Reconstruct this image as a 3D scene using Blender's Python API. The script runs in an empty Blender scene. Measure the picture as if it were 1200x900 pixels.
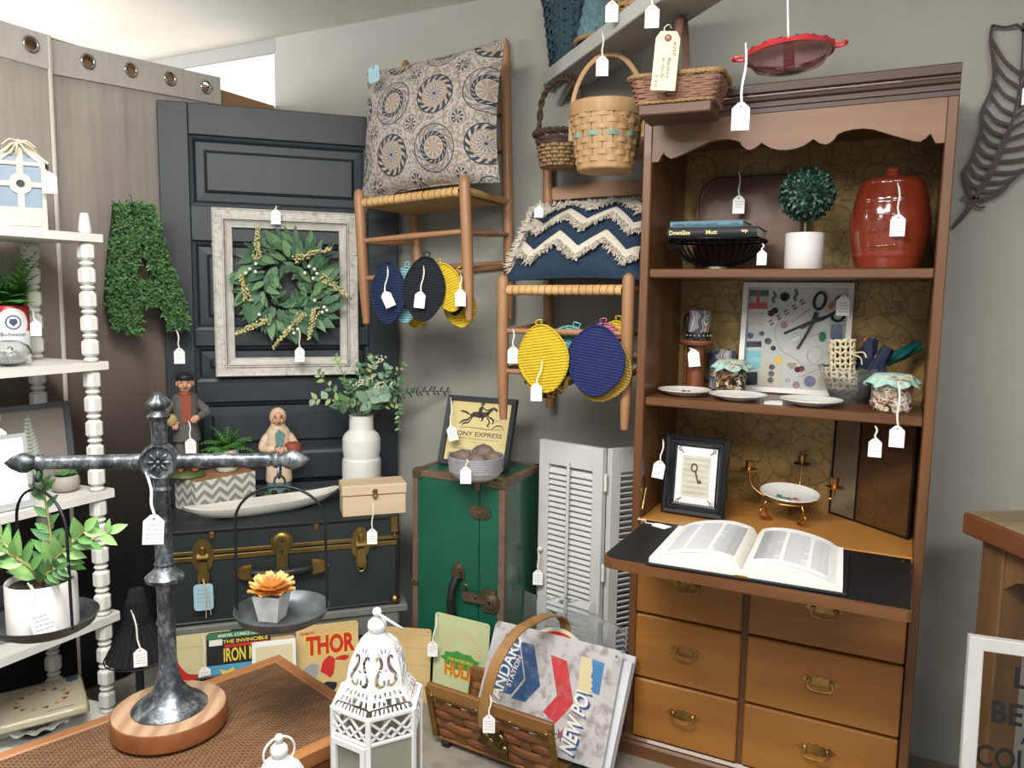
import bpy, bmesh, math, random
from math import sin, cos, pi, radians, sqrt, atan2
from mathutils import Vector, Matrix, Euler

C = bpy.context.scene.collection
V = Vector
# ------------------------------------------------------------------ camera, world, lamps, exposure
def set_camera():
    yaw, pitch, roll, foc = radians(26.969), radians(6.524), radians(0.816), 906.0
    f = V((-sin(yaw)*cos(pitch), cos(yaw)*cos(pitch), -sin(pitch)))
    r = V((cos(yaw), sin(yaw), 0)); u = r.cross(f)
    R = r*cos(roll)+u*sin(roll); U = -r*sin(roll)+u*cos(roll)
    cd = bpy.data.cameras.new('camera'); co = bpy.data.objects.new('camera', cd); C.objects.link(co)
    cd.sensor_width = 36; cd.lens = foc/1200*36; cd.clip_start = .02
    m = Matrix((R, U, -f)).transposed().to_4x4(); m.translation = V((0, 0, 1.45))
    co.matrix_world = m
    bpy.context.scene.camera = co
set_camera()
wd = bpy.data.worlds.new('world'); bpy.context.scene.world = wd; wd.use_nodes = True
wd.node_tree.nodes['Background'].inputs[0].default_value = (.93, .96, 1, 1)
wd.node_tree.nodes['Background'].inputs[1].default_value = .36
def area_lamp(name, loc, target, sx, sy, power, col):
    l = bpy.data.lights.new(name, 'AREA'); l.shape = 'RECTANGLE'; l.size = sx; l.size_y = sy; l.energy = power; l.color = col
    o = bpy.data.objects.new(name, l); C.objects.link(o); o.location = loc
    o.rotation_euler = (V(target)-V(loc)).to_track_quat('-Z', 'Y').to_euler()
    return o
area_lamp('unseen_ceiling_lamp', (-.75, .55, 2.5), (-.75, .9, 0), 1.3, .5, 50, (1, .97, .92))
area_lamp('unseen_ceiling_lamp', (.9, -.5, 2.5), (.2, 1.2, .4), 1.3, .5, 32, (1, .97, .92))
area_lamp('unseen_ceiling_lamp', (-1.45, -.1, 2.5), (-2.0, 1.4, .6), 1.2, .5, 17, (1, .98, .95))  # unseen lamp added to brighten the curtain and upper left
area_lamp('neighbour_room_lamp', (-3.5, 1.3, 2.3), (-3.2, 2.6, 2.45), .9, .6, 24, (1, 1, 1))
vs = bpy.context.scene.view_settings
vs.view_transform = 'Standard'; vs.look = 'None'; vs.gamma = 1; vs.use_curve_mapping = False; vs.exposure = .74

# ------------------------------------------------------------------ helpers: materials
def lin(c):
    if isinstance(c, str):
        c = [int(c[i:i+2], 16)/255 for i in (0, 2, 4)]
    return tuple((x/12.92 if x <= .04045 else ((x+.055)/1.055)**2.4) for x in c[:3])+(1,)
class NT:
    """a small wrapper round a material's node tree"""
    def __init__(s, name):
        s.m = bpy.data.materials.new(name); s.m.use_nodes = True; s.t = s.m.node_tree
        s.b = s.t.nodes['Principled BSDF']
    def n(s, kind, **kw):
        x = s.t.nodes.new('ShaderNode'+kind)
        for k, v in kw.items(): setattr(x, k, v)
        return x
    def l(s, a, b): s.t.links.new(a, b)
    def val(s, sock, v):
        if hasattr(v, 'is_output'): s.l(v, sock)
        else: sock.default_value = v
    def math(s, op, a, b=0, c=0):
        x = s.n('Math', operation=op); s.val(x.inputs[0], a); s.val(x.inputs[1], b); s.val(x.inputs[2], c); return x.outputs[0]
    def mix(s, f, a, b):
        x = s.n('Mix', data_type='RGBA'); s.val(x.inputs[0], f); s.val(x.inputs[6], a); s.val(x.inputs[7], b); return x.outputs[2]
    def obj(s, st=(1, 1, 1)):
        tc = s.n('TexCoord'); mp = s.n('Mapping'); mp.inputs[3].default_value = st; s.l(tc.outputs['Object'], mp.inputs[0]); return mp.outputs[0]
    def noise(s, vec, sc, det=4, rough=.55):
        x = s.n('TexNoise'); s.l(vec, x.inputs['Vector']); x.inputs['Scale'].default_value = sc; x.inputs['Detail'].default_value = det
        x.inputs['Roughness'].default_value = rough; return x.outputs[0]
    def ramp(s, f, stops, interp='LINEAR'):
        x = s.n('ValToRGB'); cr = x.color_ramp; cr.interpolation = interp
        while len(cr.elements) < len(stops): cr.elements.new(.5)
        for e_, (p, c) in zip(cr.elements, stops): e_.position = p; e_.color = lin(c)
        s.l(f, x.inputs[0]); return x.outputs[0]
    def bump(s, h, strength=.3, dist=.002):
        x = s.n('Bump'); x.inputs['Strength'].default_value = strength; x.inputs['Distance'].default_value = dist
        s.l(h, x.inputs['Height']); s.l(x.outputs[0], s.b.inputs['Normal'])
def M(name, col, rough=.55, metal=0, c2=None, ns=8, st=(1, 1, 1), lo=.35, hi=.65, det=4, bump=0, bs=None, spec=.5, coat=0, trans=0, ior=1.45, alpha=1, emit=0, c3=None, ns3=30, a3=.5):
    k = NT(name); b = k.b
    b.inputs['Roughness'].default_value = rough; b.inputs['Metallic'].default_value = metal
    b.inputs['Specular IOR Level'].default_value = spec; b.inputs['Coat Weight'].default_value = coat
    b.inputs['Transmission Weight'].default_value = trans; b.inputs['IOR'].default_value = ior; b.inputs['Alpha'].default_value = alpha
    b.inputs['Base Color'].default_value = lin(col)
    if c2 or bump:
        vec = k.obj(st); no = k.noise(vec, ns, det)
        if c2:
            out = k.ramp(no, [(lo, col), (hi, c2)])
            if c3:
                n3 = k.ramp(k.noise(k.obj(), ns3, 5), [(.5, '000000'), (.62, 'ffffff')])
                out = k.mix(k.math('MULTIPLY', n3, a3), out, lin(c3))
            k.l(out, b.inputs['Base Color'])
        if bump: k.bump(k.noise(vec, bs, 4) if bs else no, bump)
    if emit:
        b.inputs['Emission Color'].default_value = lin(col); b.inputs['Emission Strength'].default_value = emit
    return k.m
def wood(name, dark, light, axis='x', ns=14, rough=.45, coat=.1, bump=.08, lo=.3, hi=.7):
    st = {'x': (.12, 1, 1), 'y': (1, .12, 1), 'z': (1, 1, .12)}[axis]
    return M(name, dark, rough, 0, light, ns, st, lo, hi, 6, bump, ns*2, coat=coat)

# ------------------------------------------------------------------ helpers: meshes
class MB:
    def __init__(s): s.v = []; s.f = []; s.mi = []; s.xf = None; s.cur = 0
    def add(s, verts, faces, mi=None):
        n = len(s.v)
        s.v += [(s.xf @ V(p)) if s.xf else V(p) for p in verts]
        s.f += [[i+n for i in q] for q in faces]; s.mi += [s.cur if mi is None else mi]*len(faces)
        return s
    def box(s, c, d, bev=0, rot=None):
        x, y, z = d[0]/2, d[1]/2, d[2]/2
        if bev <= 0:
            vs = [(a*x, b*y, e*z) for a in (-1, 1) for b in (-1, 1) for e in (-1, 1)]
            fs = [(0, 1, 3, 2), (4, 6, 7, 5), (0, 4, 5, 1), (2, 3, 7, 6), (0, 2, 6, 4), (1, 5, 7, 3)]
        else:
            bev = min(bev, x*.99, y*.99, z*.99); vs = []; fs = []
            idx = {}
            for a in (-1, 1):
                for b in (-1, 1):
                    for e in (-1, 1):
                        for k in range(3):
                            p = [a*x, b*y, e*z]
                            for j in range(3):
                                if j != k: p[j] -= (a, b, e)[j]*bev
                            idx[(a, b, e, k)] = len(vs); vs.append(tuple(p))
            for k in range(3):
                o = [j for j in range(3) if j != k]
                for sg in (-1, 1):
                    q = []
                    for (p1, p2) in ((-1, -1), (1, -1), (1, 1), (-1, 1)):
                        t = [0, 0, 0]; t[k] = sg; t[o[0]] = p1; t[o[1]] = p2; q.append(idx[(*t, k)])
                    fs.append(q)
            for k in range(3):
                o = [j for j in range(3) if j != k]
                for p1 in (-1, 1):
                    for p2 in (-1, 1):
                        def g(sg, kk):
                            t = [0, 0, 0]; t[k] = sg; t[o[0]] = p1; t[o[1]] = p2; return idx[(*t, kk)]
                        fs.append([g(-1, o[0]), g(1, o[0]), g(1, o[1]), g(-1, o[1])])
            for a in (-1, 1):
                for b in (-1, 1):
                    for e in (-1, 1): fs.append([idx[(a, b, e, k)] for k in range(3)])
        R = rot.to_matrix() if isinstance(rot, Euler) else rot
        vs = [(R @ V(p) if R else V(p))+V(c) for p in vs]
        return s.add(vs, fs)
    def bar(s, a, b, w, h, up=(0, 0, 1), bev=0):
        a, b = V(a), V(b); d = b-a; L = d.length; x = d/L; y = V(up).cross(x)
        if y.length < 1e-4: y = V((0, 1, 0)).cross(x)
        y.normalize(); z = x.cross(y)
        return s.box((a+b)/2, (L, w, h), bev, Matrix((x, y, z)).transposed())
    def tube(s, pts, r, seg=8, closed=False, caps=True, sq=None):
        pts = [V(p) for p in pts]; n = len(pts); rs = r if isinstance(r, (list, tuple)) else [r]*n
        vs = []; prev = None
        for i, p in enumerate(pts):
            t = (pts[(i+1) % n]-pts[i-1]) if closed else (pts[min(i+1, n-1)]-pts[max(i-1, 0)])
            if t.length < 1e-9: t = V((0, 0, 1))
            t.normalize()
            if prev is None:
                prev = t.cross(V((0, 0, 1)))
                if prev.length < .1: prev = t.cross(V((0, 1, 0)))
            prev = (prev-t*prev.dot(t)); prev.normalize(); b = t.cross(prev)
            for k in range(seg):
                a = 2*pi*k/seg
                x, y = cos(a)*rs[i], sin(a)*rs[i]*(sq or 1)
                vs.append(p+prev*x+b*y)
        fs = [(i*seg+k, i*seg+(k+1) % seg, ((i+1) % n)*seg+(k+1) % seg, ((i+1) % n)*seg+k) for i in range(n if closed else n-1) for k in range(seg)]
        if caps and not closed: fs += [list(range(seg))[::-1], [(n-1)*seg+k for k in range(seg)]]
        return s.add(vs, fs)
    def lathe(s, prof, seg=24, c=(0, 0, 0), caps=True, ax=None):
        vs = []; c = V(c)
        for (r, z) in prof:
            for k in range(seg):
                a = 2*pi*k/seg; p = V((max(r, 1e-4)*cos(a), max(r, 1e-4)*sin(a), z))
                vs.append(c+(ax @ p if ax else p))
        n = len(prof)
        fs = [(i*seg+k, i*seg+(k+1) % seg, (i+1)*seg+(k+1) % seg, (i+1)*seg+k) for i in range(n-1) for k in range(seg)]
        if caps: fs += [list(range(seg))[::-1], [(n-1)*seg+k for k in range(seg)]]
        return s.add(vs, fs)
    def prism(s, poly, y0, y1, plane='xz'):
        n = len(poly)
        if plane == 'xz': g = lambda p, t: (p[0], t, p[1])
        elif plane == 'xy': g = lambda p, t: (p[0], p[1], t)
        else: g = lambda p, t: (t, p[0], p[1])
        vs = [g(p, y0) for p in poly]+[g(p, y1) for p in poly]
        fs = [list(range(n)), list(range(n, 2*n))[::-1]]+[(i, i+n, (i+1) % n+n, (i+1) % n) for i in range(n)]
        return s.add(vs, fs)
    def sphere(s, c, r, nu=16, nv=10, sc=(1, 1, 1), R=None):
        vs = []; c = V(c)
        for j in range(nv+1):
            th = pi*j/nv
            for i in range(nu):
                a = 2*pi*i/nu; p = V((sin(th)*cos(a)*r*sc[0], sin(th)*sin(a)*r*sc[1], cos(th)*r*sc[2])); vs.append(c+(R @ p if R else p))
        return s.add(vs, [(j*nu+i, (j+1)*nu+i, (j+1)*nu+(i+1) % nu, j*nu+(i+1) % nu) for j in range(nv) for i in range(nu)])
    def grid(s, fn, nu, nv, cu=False, cv=False):
        U = nu if cu else nu+1; W = nv if cv else nv+1
        vs = [fn(i/nu, j/nv) for j in range(W) for i in range(U)]
        return s.add(vs, [(j*U+i, j*U+(i+1) % U, ((j+1) % W)*U+(i+1) % U, ((j+1) % W)*U+i) for j in range(nv) for i in range(nu)])
    def leaf(s, p, d, n, L, w, curl=.15, fold=.12, seg=3):
        """a leaf blade: folded along its midrib, curling towards its tip"""
        p, d, n = V(p), V(d).normalized(), V(n); x = d.cross(n)
        if x.length < 1e-3: x = d.cross(V((1, .3, .2)))
        x.normalize(); n = x.cross(d); vs = []; fs = []
        for i in range(seg+1):
            t = i/seg; ww = w*.5*(sin(pi*min(1, t*.94+.06)**.8)+.02); q = p+d*(L*t)-n*(curl*L*t*t)
            vs += [q-x*ww+n*(fold*ww), q, q+x*ww+n*(fold*ww)]
        for i in range(seg): a = 3*i; fs += [(a, a+1, a+4, a+3), (a+1, a+2, a+5, a+4)]
        return s.add(vs, fs)
    def text(s, txt, w=None, h=None, c=(0, 0, 0), R=None, bold=0, shear=0, y=0, fit=True):
        """flat lettering in the local xz plane, centred on c, fitted to w x h"""
        vs, fs = text_mesh(txt, bold, shear)
        x0, x1 = min(p[0] for p in vs), max(p[0] for p in vs); z0, z1 = min(p[1] for p in vs), max(p[1] for p in vs)
        sx = (w/(x1-x0)) if w else None; sz = (h/(z1-z0)) if h else None
        sx = sx or sz; sz = sz or sx; c = V(c)
        out = []
        for p in vs:
            q = V(((p[0]-(x0+x1)/2)*sx, 0, (p[1]-(z0+z1)/2)*sz)); out.append(c+(R @ q if R else q))
        return s.add(out, fs)
    def build(s, name, mats, parent=None, smooth=None, loc=None, rotz=None, kind=None):
        me = s.mesh(name, mats, smooth)
        return place(name, me, parent, loc, rotz, kind)
    def mesh(s, name, mats, smooth=None):
        me = bpy.data.meshes.new(name); me.from_pydata(s.v, [], s.f)
        for m in (mats if isinstance(mats, (list, tuple)) else [mats]): me.materials.append(m)
        me.polygons.foreach_set('material_index', s.mi); me.update()
        bm = bmesh.new(); bm.from_mesh(me); bmesh.ops.recalc_face_normals(bm, faces=bm.faces); bm.to_mesh(me); bm.free()
        if smooth:
            me.polygons.foreach_set('use_smooth', [True]*len(me.polygons)); me.set_sharp_from_angle(angle=radians(smooth))
        return me
_tc = {}
def text_mesh(txt, bold=0, shear=0):
    k = (txt, bold, shear)
    if k not in _tc:
        cu = bpy.data.curves.new('t', 'FONT'); cu.body = txt; cu.offset = bold; cu.shear = shear; cu.resolution_u = 3
        o = bpy.data.objects.new('t', cu); me = bpy.data.meshes.new_from_object(o)
        _tc[k] = ([(v.co.x, v.co.y) for v in me.vertices], [list(p.vertices) for p in me.polygons])
        bpy.data.objects.remove(o); bpy.data.curves.remove(cu); bpy.data.meshes.remove(me)
    return _tc[k]
def place(name, me, parent=None, loc=None, rotz=None, kind=None):
    o = bpy.data.objects.new(name, me); C.objects.link(o)
    if parent: o.parent = parent
    if loc is not None: o.location = loc
    if rotz is not None: o.rotation_euler = (0, 0, rotz)
    if kind: o['kind'] = kind
    return o
def thing(name, label, cat, loc=(0, 0, 0), rotz=0, group=None, rot=None):
    o = bpy.data.objects.new(name, None); C.objects.link(o); o.empty_display_size = .05
    o.location = loc; o.rotation_euler = rot if rot is not None else (0, 0, rotz)
    return tag_as(o, label, cat, group)
def tag_as(o, label, cat, group=None):
    o['label'] = label; o['category'] = cat
    if group: o['group'] = group
    return o
def dup(root, loc=None, rotz=None, label=None, group=None):
    r = root.copy(); C.objects.link(r)
    if loc is not None: r.location = loc
    if rotz is not None: r.rotation_euler = (0, 0, rotz)
    if label: r['label'] = label
    if group: r['group'] = group
    for ch in list(root.children):
        c = ch.copy(); C.objects.link(c); c.parent = r
        for g in list(ch.children):
            d = g.copy(); C.objects.link(d); d.parent = c
    return r
def piece(name, me, parent, mat4):
    o = bpy.data.objects.new(name, me); C.objects.link(o); o.parent = parent; o.matrix_basis = mat4; return o
def struct(o): o['kind'] = 'structure'; return o
def frame4(loc, x, z):
    """matrix with given x axis and approximate z axis"""
    x = V(x).normalized(); z = V(z); y = z.cross(x)
    if y.length < 1e-4: y = V((.3, 1, .2)).cross(x)
    y.normalize(); z = x.cross(y); m = Matrix((x, y, z)).transposed().to_4x4(); m.translation = V(loc); return m
def spline(pts, n=6, closed=False):
    pts = [V(p) for p in pts]; out = []; N = len(pts)
    for i in range(N if closed else N-1):
        g = (lambda k: pts[k % N]) if closed else (lambda k: pts[max(0, min(N-1, k))])
        a, b, c, d = g(i-1), g(i), g(i+1), g(i+2)
        for j in range(n):
            t = j/n; out.append(.5*((2*b)+(c-a)*t+(2*a-5*b+4*c-d)*t*t+(3*b-a-3*c+d)*t**3))
    if not closed: out.append(pts[-1])
    return out
def rrect(w, h, r, n=4, cx=0, cz=0):
    out = []
    for (sx, sz, a0) in ((1, 1, 0), (-1, 1, 90), (-1, -1, 180), (1, -1, 270)):
        for k in range(n+1):
            a = radians(a0+90*k/n); out.append((cx+sx*(w/2-r)+r*cos(a), cz+sz*(h/2-r)+r*sin(a)))
    return out
def circ(r, n=20, cx=0, cz=0, a0=0, a1=2*pi): return [(cx+r*cos(a0+(a1-a0)*k/n), cz+r*sin(a0+(a1-a0)*k/n)) for k in range(n)]
# the slanting front of the corner door: s along the door, off out from its face
P0 = V((-2.5, 2.01, 0)); E45 = V((.7071, .7071, 0)); N45 = V((.7071, -.7071, 0))
def DW(s, off, z): return P0+E45*s+N45*off+V((0, 0, z))
A45 = radians(45)

# shared materials
m_white = M('white_paint', 'd9d8d3', .45, 0, 'cfcec8', 6)
m_string = M('white_string', 'e4e2dc', .8)
m_card = M('tag_card', 'f0efed', .7)
m_ink = M('faded_ink', '8d8d92', .8)
m_black = M('black_paint', '191a1d', .5)
m_brass = M('aged_brass', 'b8965a', .34, 1, '80643a', 12)
m_gold = M('gold_metal', 'b88a4e', .32, 1)
m_glass = M('clear_glass', 'f4f7f5', .03, trans=1, ior=1.45)
m_soil = M('potting_soil', '2a211b', .95, 0, '3a3028', 60, bump=.6, bs=90)
m_twine = M('twine', 'b9a888', .9)
def loft(mb, secs, seg=20, p=2.0):
    """skin through level super-elliptical sections (cx, cy, z, rx, ry)"""
    vs = []
    for (cx, cy, z, rx, ry) in secs:
        for k in range(seg):
            a = 2*pi*k/seg; c_, s_ = cos(a), sin(a)
            vs.append((cx+rx*math.copysign(abs(c_)**(2/p), c_), cy+ry*math.copysign(abs(s_)**(2/p), s_), z))
    n = len(secs)
    fs = [(i*seg+k, i*seg+(k+1) % seg, (i+1)*seg+(k+1) % seg, (i+1)*seg+k) for i in range(n-1) for k in range(seg)]
    return mb.add(vs, fs+[list(range(seg))[::-1], [(n-1)*seg+k for k in range(seg)]])
def fill2d(outer, holes):
    """triangulated flat region with holes -> verts2d, faces"""
    cu = bpy.data.curves.new('f', 'CURVE'); cu.dimensions = '2D'; cu.fill_mode = 'BOTH'
    for poly in [outer]+holes:
        sp = cu.splines.new('POLY'); sp.points.add(len(poly)-1); sp.use_cyclic_u = True
        for q, pt in zip(poly, sp.points): pt.co = (q[0], q[1], 0, 1)
    o = bpy.data.objects.new('f', cu); me = bpy.data.meshes.new_from_object(o)
    r = ([(v.co.x, v.co.y) for v in me.vertices], [list(p.vertices) for p in me.polygons])
    bpy.data.objects.remove(o); bpy.data.curves.remove(cu); bpy.data.meshes.remove(me)
    # weld doubles of the two filled sides
    key = {}; idx = []; vs = []
    for v in r[0]:
        k_ = (round(v[0], 5), round(v[1], 5))
        if k_ not in key: key[k_] = len(vs); vs.append(v)
        idx.append(key[k_])
    seen = set(); fs = []
    for f in r[1]:
        g = [idx[i] for i in f]; s_ = frozenset(g)
        if len(s_) == len(g) and s_ not in seen: seen.add(s_); fs.append(g)
    return vs, fs
def sheet(mb, outer, holes, t, y=0, fn=None):
    """a sheet of thickness t in the local xz plane, pierced by holes"""
    vs, fs = fill2d(outer, holes); n = len(vs)
    edges = {}
    for f in fs:
        for a, b in zip(f, f[1:]+f[:1]): edges[frozenset((a, b))] = edges.get(frozenset((a, b)), [])+[(a, b)]
    out = [(x, y-t/2, z) for x, z in vs]+[(x, y+t/2, z) for x, z in vs]
    ff = [f[:] for f in fs]+[[i+n for i in f[::-1]] for f in fs]
    for e_, l_ in edges.items():
        if len(l_) == 1: a, b = l_[0]; ff.append([b, a, a+n, b+n])
    return mb.add([fn(p) if fn else p for p in out], ff)
def stroke(pts, w, n=5, taper=None):
    """outline polygon of a thick stroke along a smooth centre line in 2D"""
    c = [V((p[0], p[1], 0)) for p in pts]; c = spline(c, n); L = len(c); a = []; b = []
    for i, p in enumerate(c):
        t = c[min(i+1, L-1)]-c[max(0, i-1)]; t.normalize(); nn = V((-t.y, t.x, 0))
        ww = w*.5*(taper(i/(L-1)) if taper else 1); a.append(p+nn*ww); b.append(p-nn*ww)
    return [(q.x, q.y) for q in a]+[(q.x, q.y) for q in b[::-1]]
# -------- price tags: a pointed card on a string
def make_card(w=.036, h=.056, name='card', mat=None):
    mb = MB(); sheet(mb, [(-w/2, -h), (w/2, -h), (w/2, -.012), (.006, 0), (-.006, 0), (-w/2, -.012)], [circ(.0025, 8, 0, -.007)], .0012)
    return mb.mesh(name, mat or m_card)
_card = make_card()
_rt = random.Random(5)
def scribble(rows, w, z0, dz, seed):
    r = random.Random(seed); mb = MB()
    for i in range(rows):
        x = -w/2+r.random()*w*.2; z = z0-i*dz
        while x < w/2*(.6+.4*r.random()):
            L = w*(.12+.2*r.random()); mb.box((x+L/2, -.0009, z+r.uniform(-.0008, .0008)), (L, .0003, .0014)); x += L+w*.05
    return mb.mesh('handwriting', m_ink)
_scr = [scribble(3+i % 2, .026, -.019, .0085, i) for i in range(4)]
def tag(loc, drop, label, yaw=None, roll=0, tilt=0, sc=1, sway=(0, 0), group=None, path=None):
    """loc: where the string is tied; drop: string length; the card hangs below"""
    x, y, z = loc
    if yaw is None: yaw = atan2(-x, y)*.9
    t = thing('price_tag', label, 'tag', loc, yaw, group)
    e = V((sway[0], sway[1], -drop)); mb = MB()
    mid = [V(p) for p in path] if path else [V((.003, -.001, -drop*.4)), V((-.002, 0, -drop*.75))]
    pts = spline([V((0, 0, 0))]+[p+V((sway[0], sway[1], 0))*(-p.z/max(drop, .001)) for p in mid]+[e, e+V((0, 0, -.006))], 3)
    mb.tube(pts, .0014, 5); mb.tube([p+V((.0022, .0005, 0)) for p in pts[1:]], .0011, 4)
    mb.build('string', m_string, t)
    R = Euler((tilt, roll, 0)).to_matrix().to_4x4(); R.translation = e; R = R @ Matrix.Scale(sc, 4)
    piece('card', _card, t, R); piece('handwriting', _rt.choice(_scr), t, R)
    return t
def fern(mb, n, L, w, seed, spread=1.0, up=.9, c=(0, 0, 0), leaflets=9, lw=.3):
    """arching fronds with paired leaflets"""
    r = random.Random(seed); c = V(c)
    for i in range(n):
        a = 2*pi*(i+r.random()*.7)/n; l = L*r.uniform(.65, 1.1); el = up*r.uniform(.5, 1.15); d0 = V((cos(a), sin(a), 0))
        pts = []
        for j in range(leaflets+2):
            t = j/(leaflets+1); pts.append(c+d0*(l*spread*t*(.75+.35*t))+V((0, 0, l*(el*t-.75*t*t*spread))))
        mb.tube(pts, .0012, 4)
        for j in range(1, leaflets+1):
            t = j/(leaflets+1); d = (pts[j+1]-pts[j-1]).normalized(); sd = d.cross(V((0, 0, 1)));
            if sd.length < .1: sd = V((1, 0, 0))
            sd.normalize(); ll = w*(1.1-.75*t)
            for sg in (-1, 1): mb.leaf(pts[j], d*.75+sd*sg, V((0, 0, 1)), ll, ll*lw, .25, .1, 2)
    return mb
# ------------------------------------------------------------------ the setting
k = NT('plaster_wall')
vec = k.obj(); n1 = k.noise(vec, 1.6, 6, .6); n2 = k.noise(vec, 26, 5, .7)
base = k.ramp(n1, [(.3, '8f8e87'), (.7, '9c9b93')])
sp = k.ramp(n2, [(.66, '000000'), (.74, 'ffffff')])
k.l(k.mix(k.math('MULTIPLY', sp, .35), base, lin('77756e')), k.b.inputs['Base Color']); k.b.inputs['Roughness'].default_value = .8
k.bump(n2, .12, .003); m_wall = k.m
m_ceil = M('ceiling_paint', 'e0deD6', .85, 0, 'd6d4cc', 3)
m_floor = M('concrete_floor', '8f8a7f', .6, 0, '7b766c', 3, bump=.05, bs=40, c3='6a655c', ns3=14, a3=.5)
m_ply = wood('partition_wood', '8d6a4c', 'a98463', 'y', 10, .6, 0)
m_bright = M('neighbour_wall_paint', 'e9e8e4', .8)
struct(MB().box((-1.0, 1.2, -.05), (7, 6.5, .1)).build('floor', m_floor))
struct(MB().box((-1.2, 1.2, 2.61), (7.4, 6.5, .1)).build('ceiling', m_ceil))
struct(MB().box((-.02, 2.726, 1.28), (5.08, .1, 2.56)).build('wall_back', m_wall))
struct(MB().box((-3.6, 2.736, 1.28), (2.08, .1, 2.56)).build('wall_back_far', m_bright))
w = MB(); w.box((-2.59, 1.1, 1.135), (.06, 3.14, 2.27))
struct(w.build('wall_left', m_ply))
struct(MB().box((-3.25, 2.681, 2.528), (1.40, .012, .064), .003).build('trim_1', M('grey_trim_paint', '8d8d88', .8)))
sc = MB()
for (x, y) in ((-1.9, 1.6), (-1.75, 2.02), (-1.2, 1.86), (-1.15, 1.93), (-2.35, 1.85), (-1.62, 2.35)):
    sc.lathe([(.011, 0), (.011, .004), (.004, .006)], 10, (x, y, 2.555))
struct(sc.build('trim_2', M('screw_head', '77746c', .6, .5)))
# ------------------------------------------------------------------ the secretary hutch
m_hw = wood('hutch_wood', '50301a', '6d4829', 'z', 16, .42, .15)
m_hwx = wood('hutch_wood_across', '50301a', '6d4829', 'x', 16, .42, .15)
m_hpale = wood('valance_wood', '664936', '82624b', 'x', 12, .5, .05)
m_hcrown = wood('crown_wood', '3c2c26', '50392f', 'x', 14, .5, .1)
m_dr = wood('drawer_wood', '7c4a1c', 'a06c2e', 'x', 9, .38, .2)
m_desk = wood('desk_wood', '9a662f', 'b07c40', 'x', 9, .4, .1)
m_dark = M('dark_gap', '1d120b', .8)
k = NT('gold_crackle')
vec = k.obj(); vo = k.n('TexVoronoi', feature='DISTANCE_TO_EDGE'); ds = k.n('Mix', data_type='VECTOR'); nz = k.n('TexNoise'); nz.inputs['Scale'].default_value = 9
k.l(vec, nz.inputs['Vector']); ds.inputs[0].default_value = .12; k.l(vec, ds.inputs[4]); k.l(nz.outputs['Color'], ds.inputs[5])
k.l(ds.outputs[1], vo.inputs['Vector']); vo.inputs['Scale'].default_value = 21
crk = k.ramp(vo.outputs['Distance'], [(0, '8c8c8c'), (.06, 'ffffff')])
bs_ = k.ramp(k.noise(vec, 7, 8, .75), [(.3, '6f5630'), (.7, 'a98b4f')])
k.l(k.mix(crk, lin('584322'), bs_), k.b.inputs['Base Color']); k.b.inputs['Roughness'].default_value = .45; k.b.inputs['Metallic'].default_value = .25
k.bump(crk, .3, .002); m_crackle = k.m

hutch = thing('hutch_cabinet', 'tall brown wooden hutch with scalloped top, fold-down desk and six brass-handled drawers', 'cabinet', (-.725, 2.256, 0))
W = .804; D = .405; T = .026
for x in (T/2, W-T/2): MB().box((x, D/2, .98), (T, D, 1.955), .003).build('side_panel', m_hw, hutch)
MB().box((W/2, D-.006, 1.36), (W-2*T, .01, 1.21)).build('back_panel', m_crackle, hutch)
MB().box((W/2, D-.006, .40), (W-2*T, .01, .70)).build('lower_back', m_dark, hutch)
cr = MB()
cr.prism([(.0, 1.957), (.0, 1.969), (-.006, 1.971), (-.006, 1.977), (.004, 1.980), (.004, 1.985), (-.004, 1.990), (-.006, 1.997), (.002, 2.002), (.002, 2.006), (-.008, 2.010), (-.010, 2.030), (-.004, 2.034), (D, 2.034), (D, 1.957)], 0, W, 'yz')
cr.build('crown_moulding', m_hcrown, hutch)
half = [(.026, .112), (.045, .112), (.052, .098), (.059, .087), (.066, .096), (.08, .105), (.095, .103), (.11, .097), (.135, .088), (.16, .078), (.19, .066), (.212, .062), (.24, .062), (.262, .066), (.277, .073), (.283, .084), (.294, .093), (.305, .096), (.32, .091), (.335, .079), (.345, .086), (.36, .095), (.38, .101), (.402, .103)]
low = [(x, 1.957-d) for x, d in half]+[(W-x, 1.957-d) for x, d in half[::-1][1:]]
va = MB(); va.prism([(W-T, 1.957), (T, 1.957)]+low, .004, .022); va.build('valance', m_hpale, hutch)
for z in (1.535, 1.149): MB().box((W/2, .008+(D-.02)/2, z-.013), (W-2*T, D-.03, .026), .003).build('shelf', m_hwx, hutch)
MB().box((W/2, D/2, 1.945), (W-2*T, D-.03, .016)).build('top_board', m_hwx, hutch)
MB().box((W/2, D/2, .757), (W-2*T, D-.02, .026), .002).build('desk_floor', m_desk, hutch)
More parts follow.
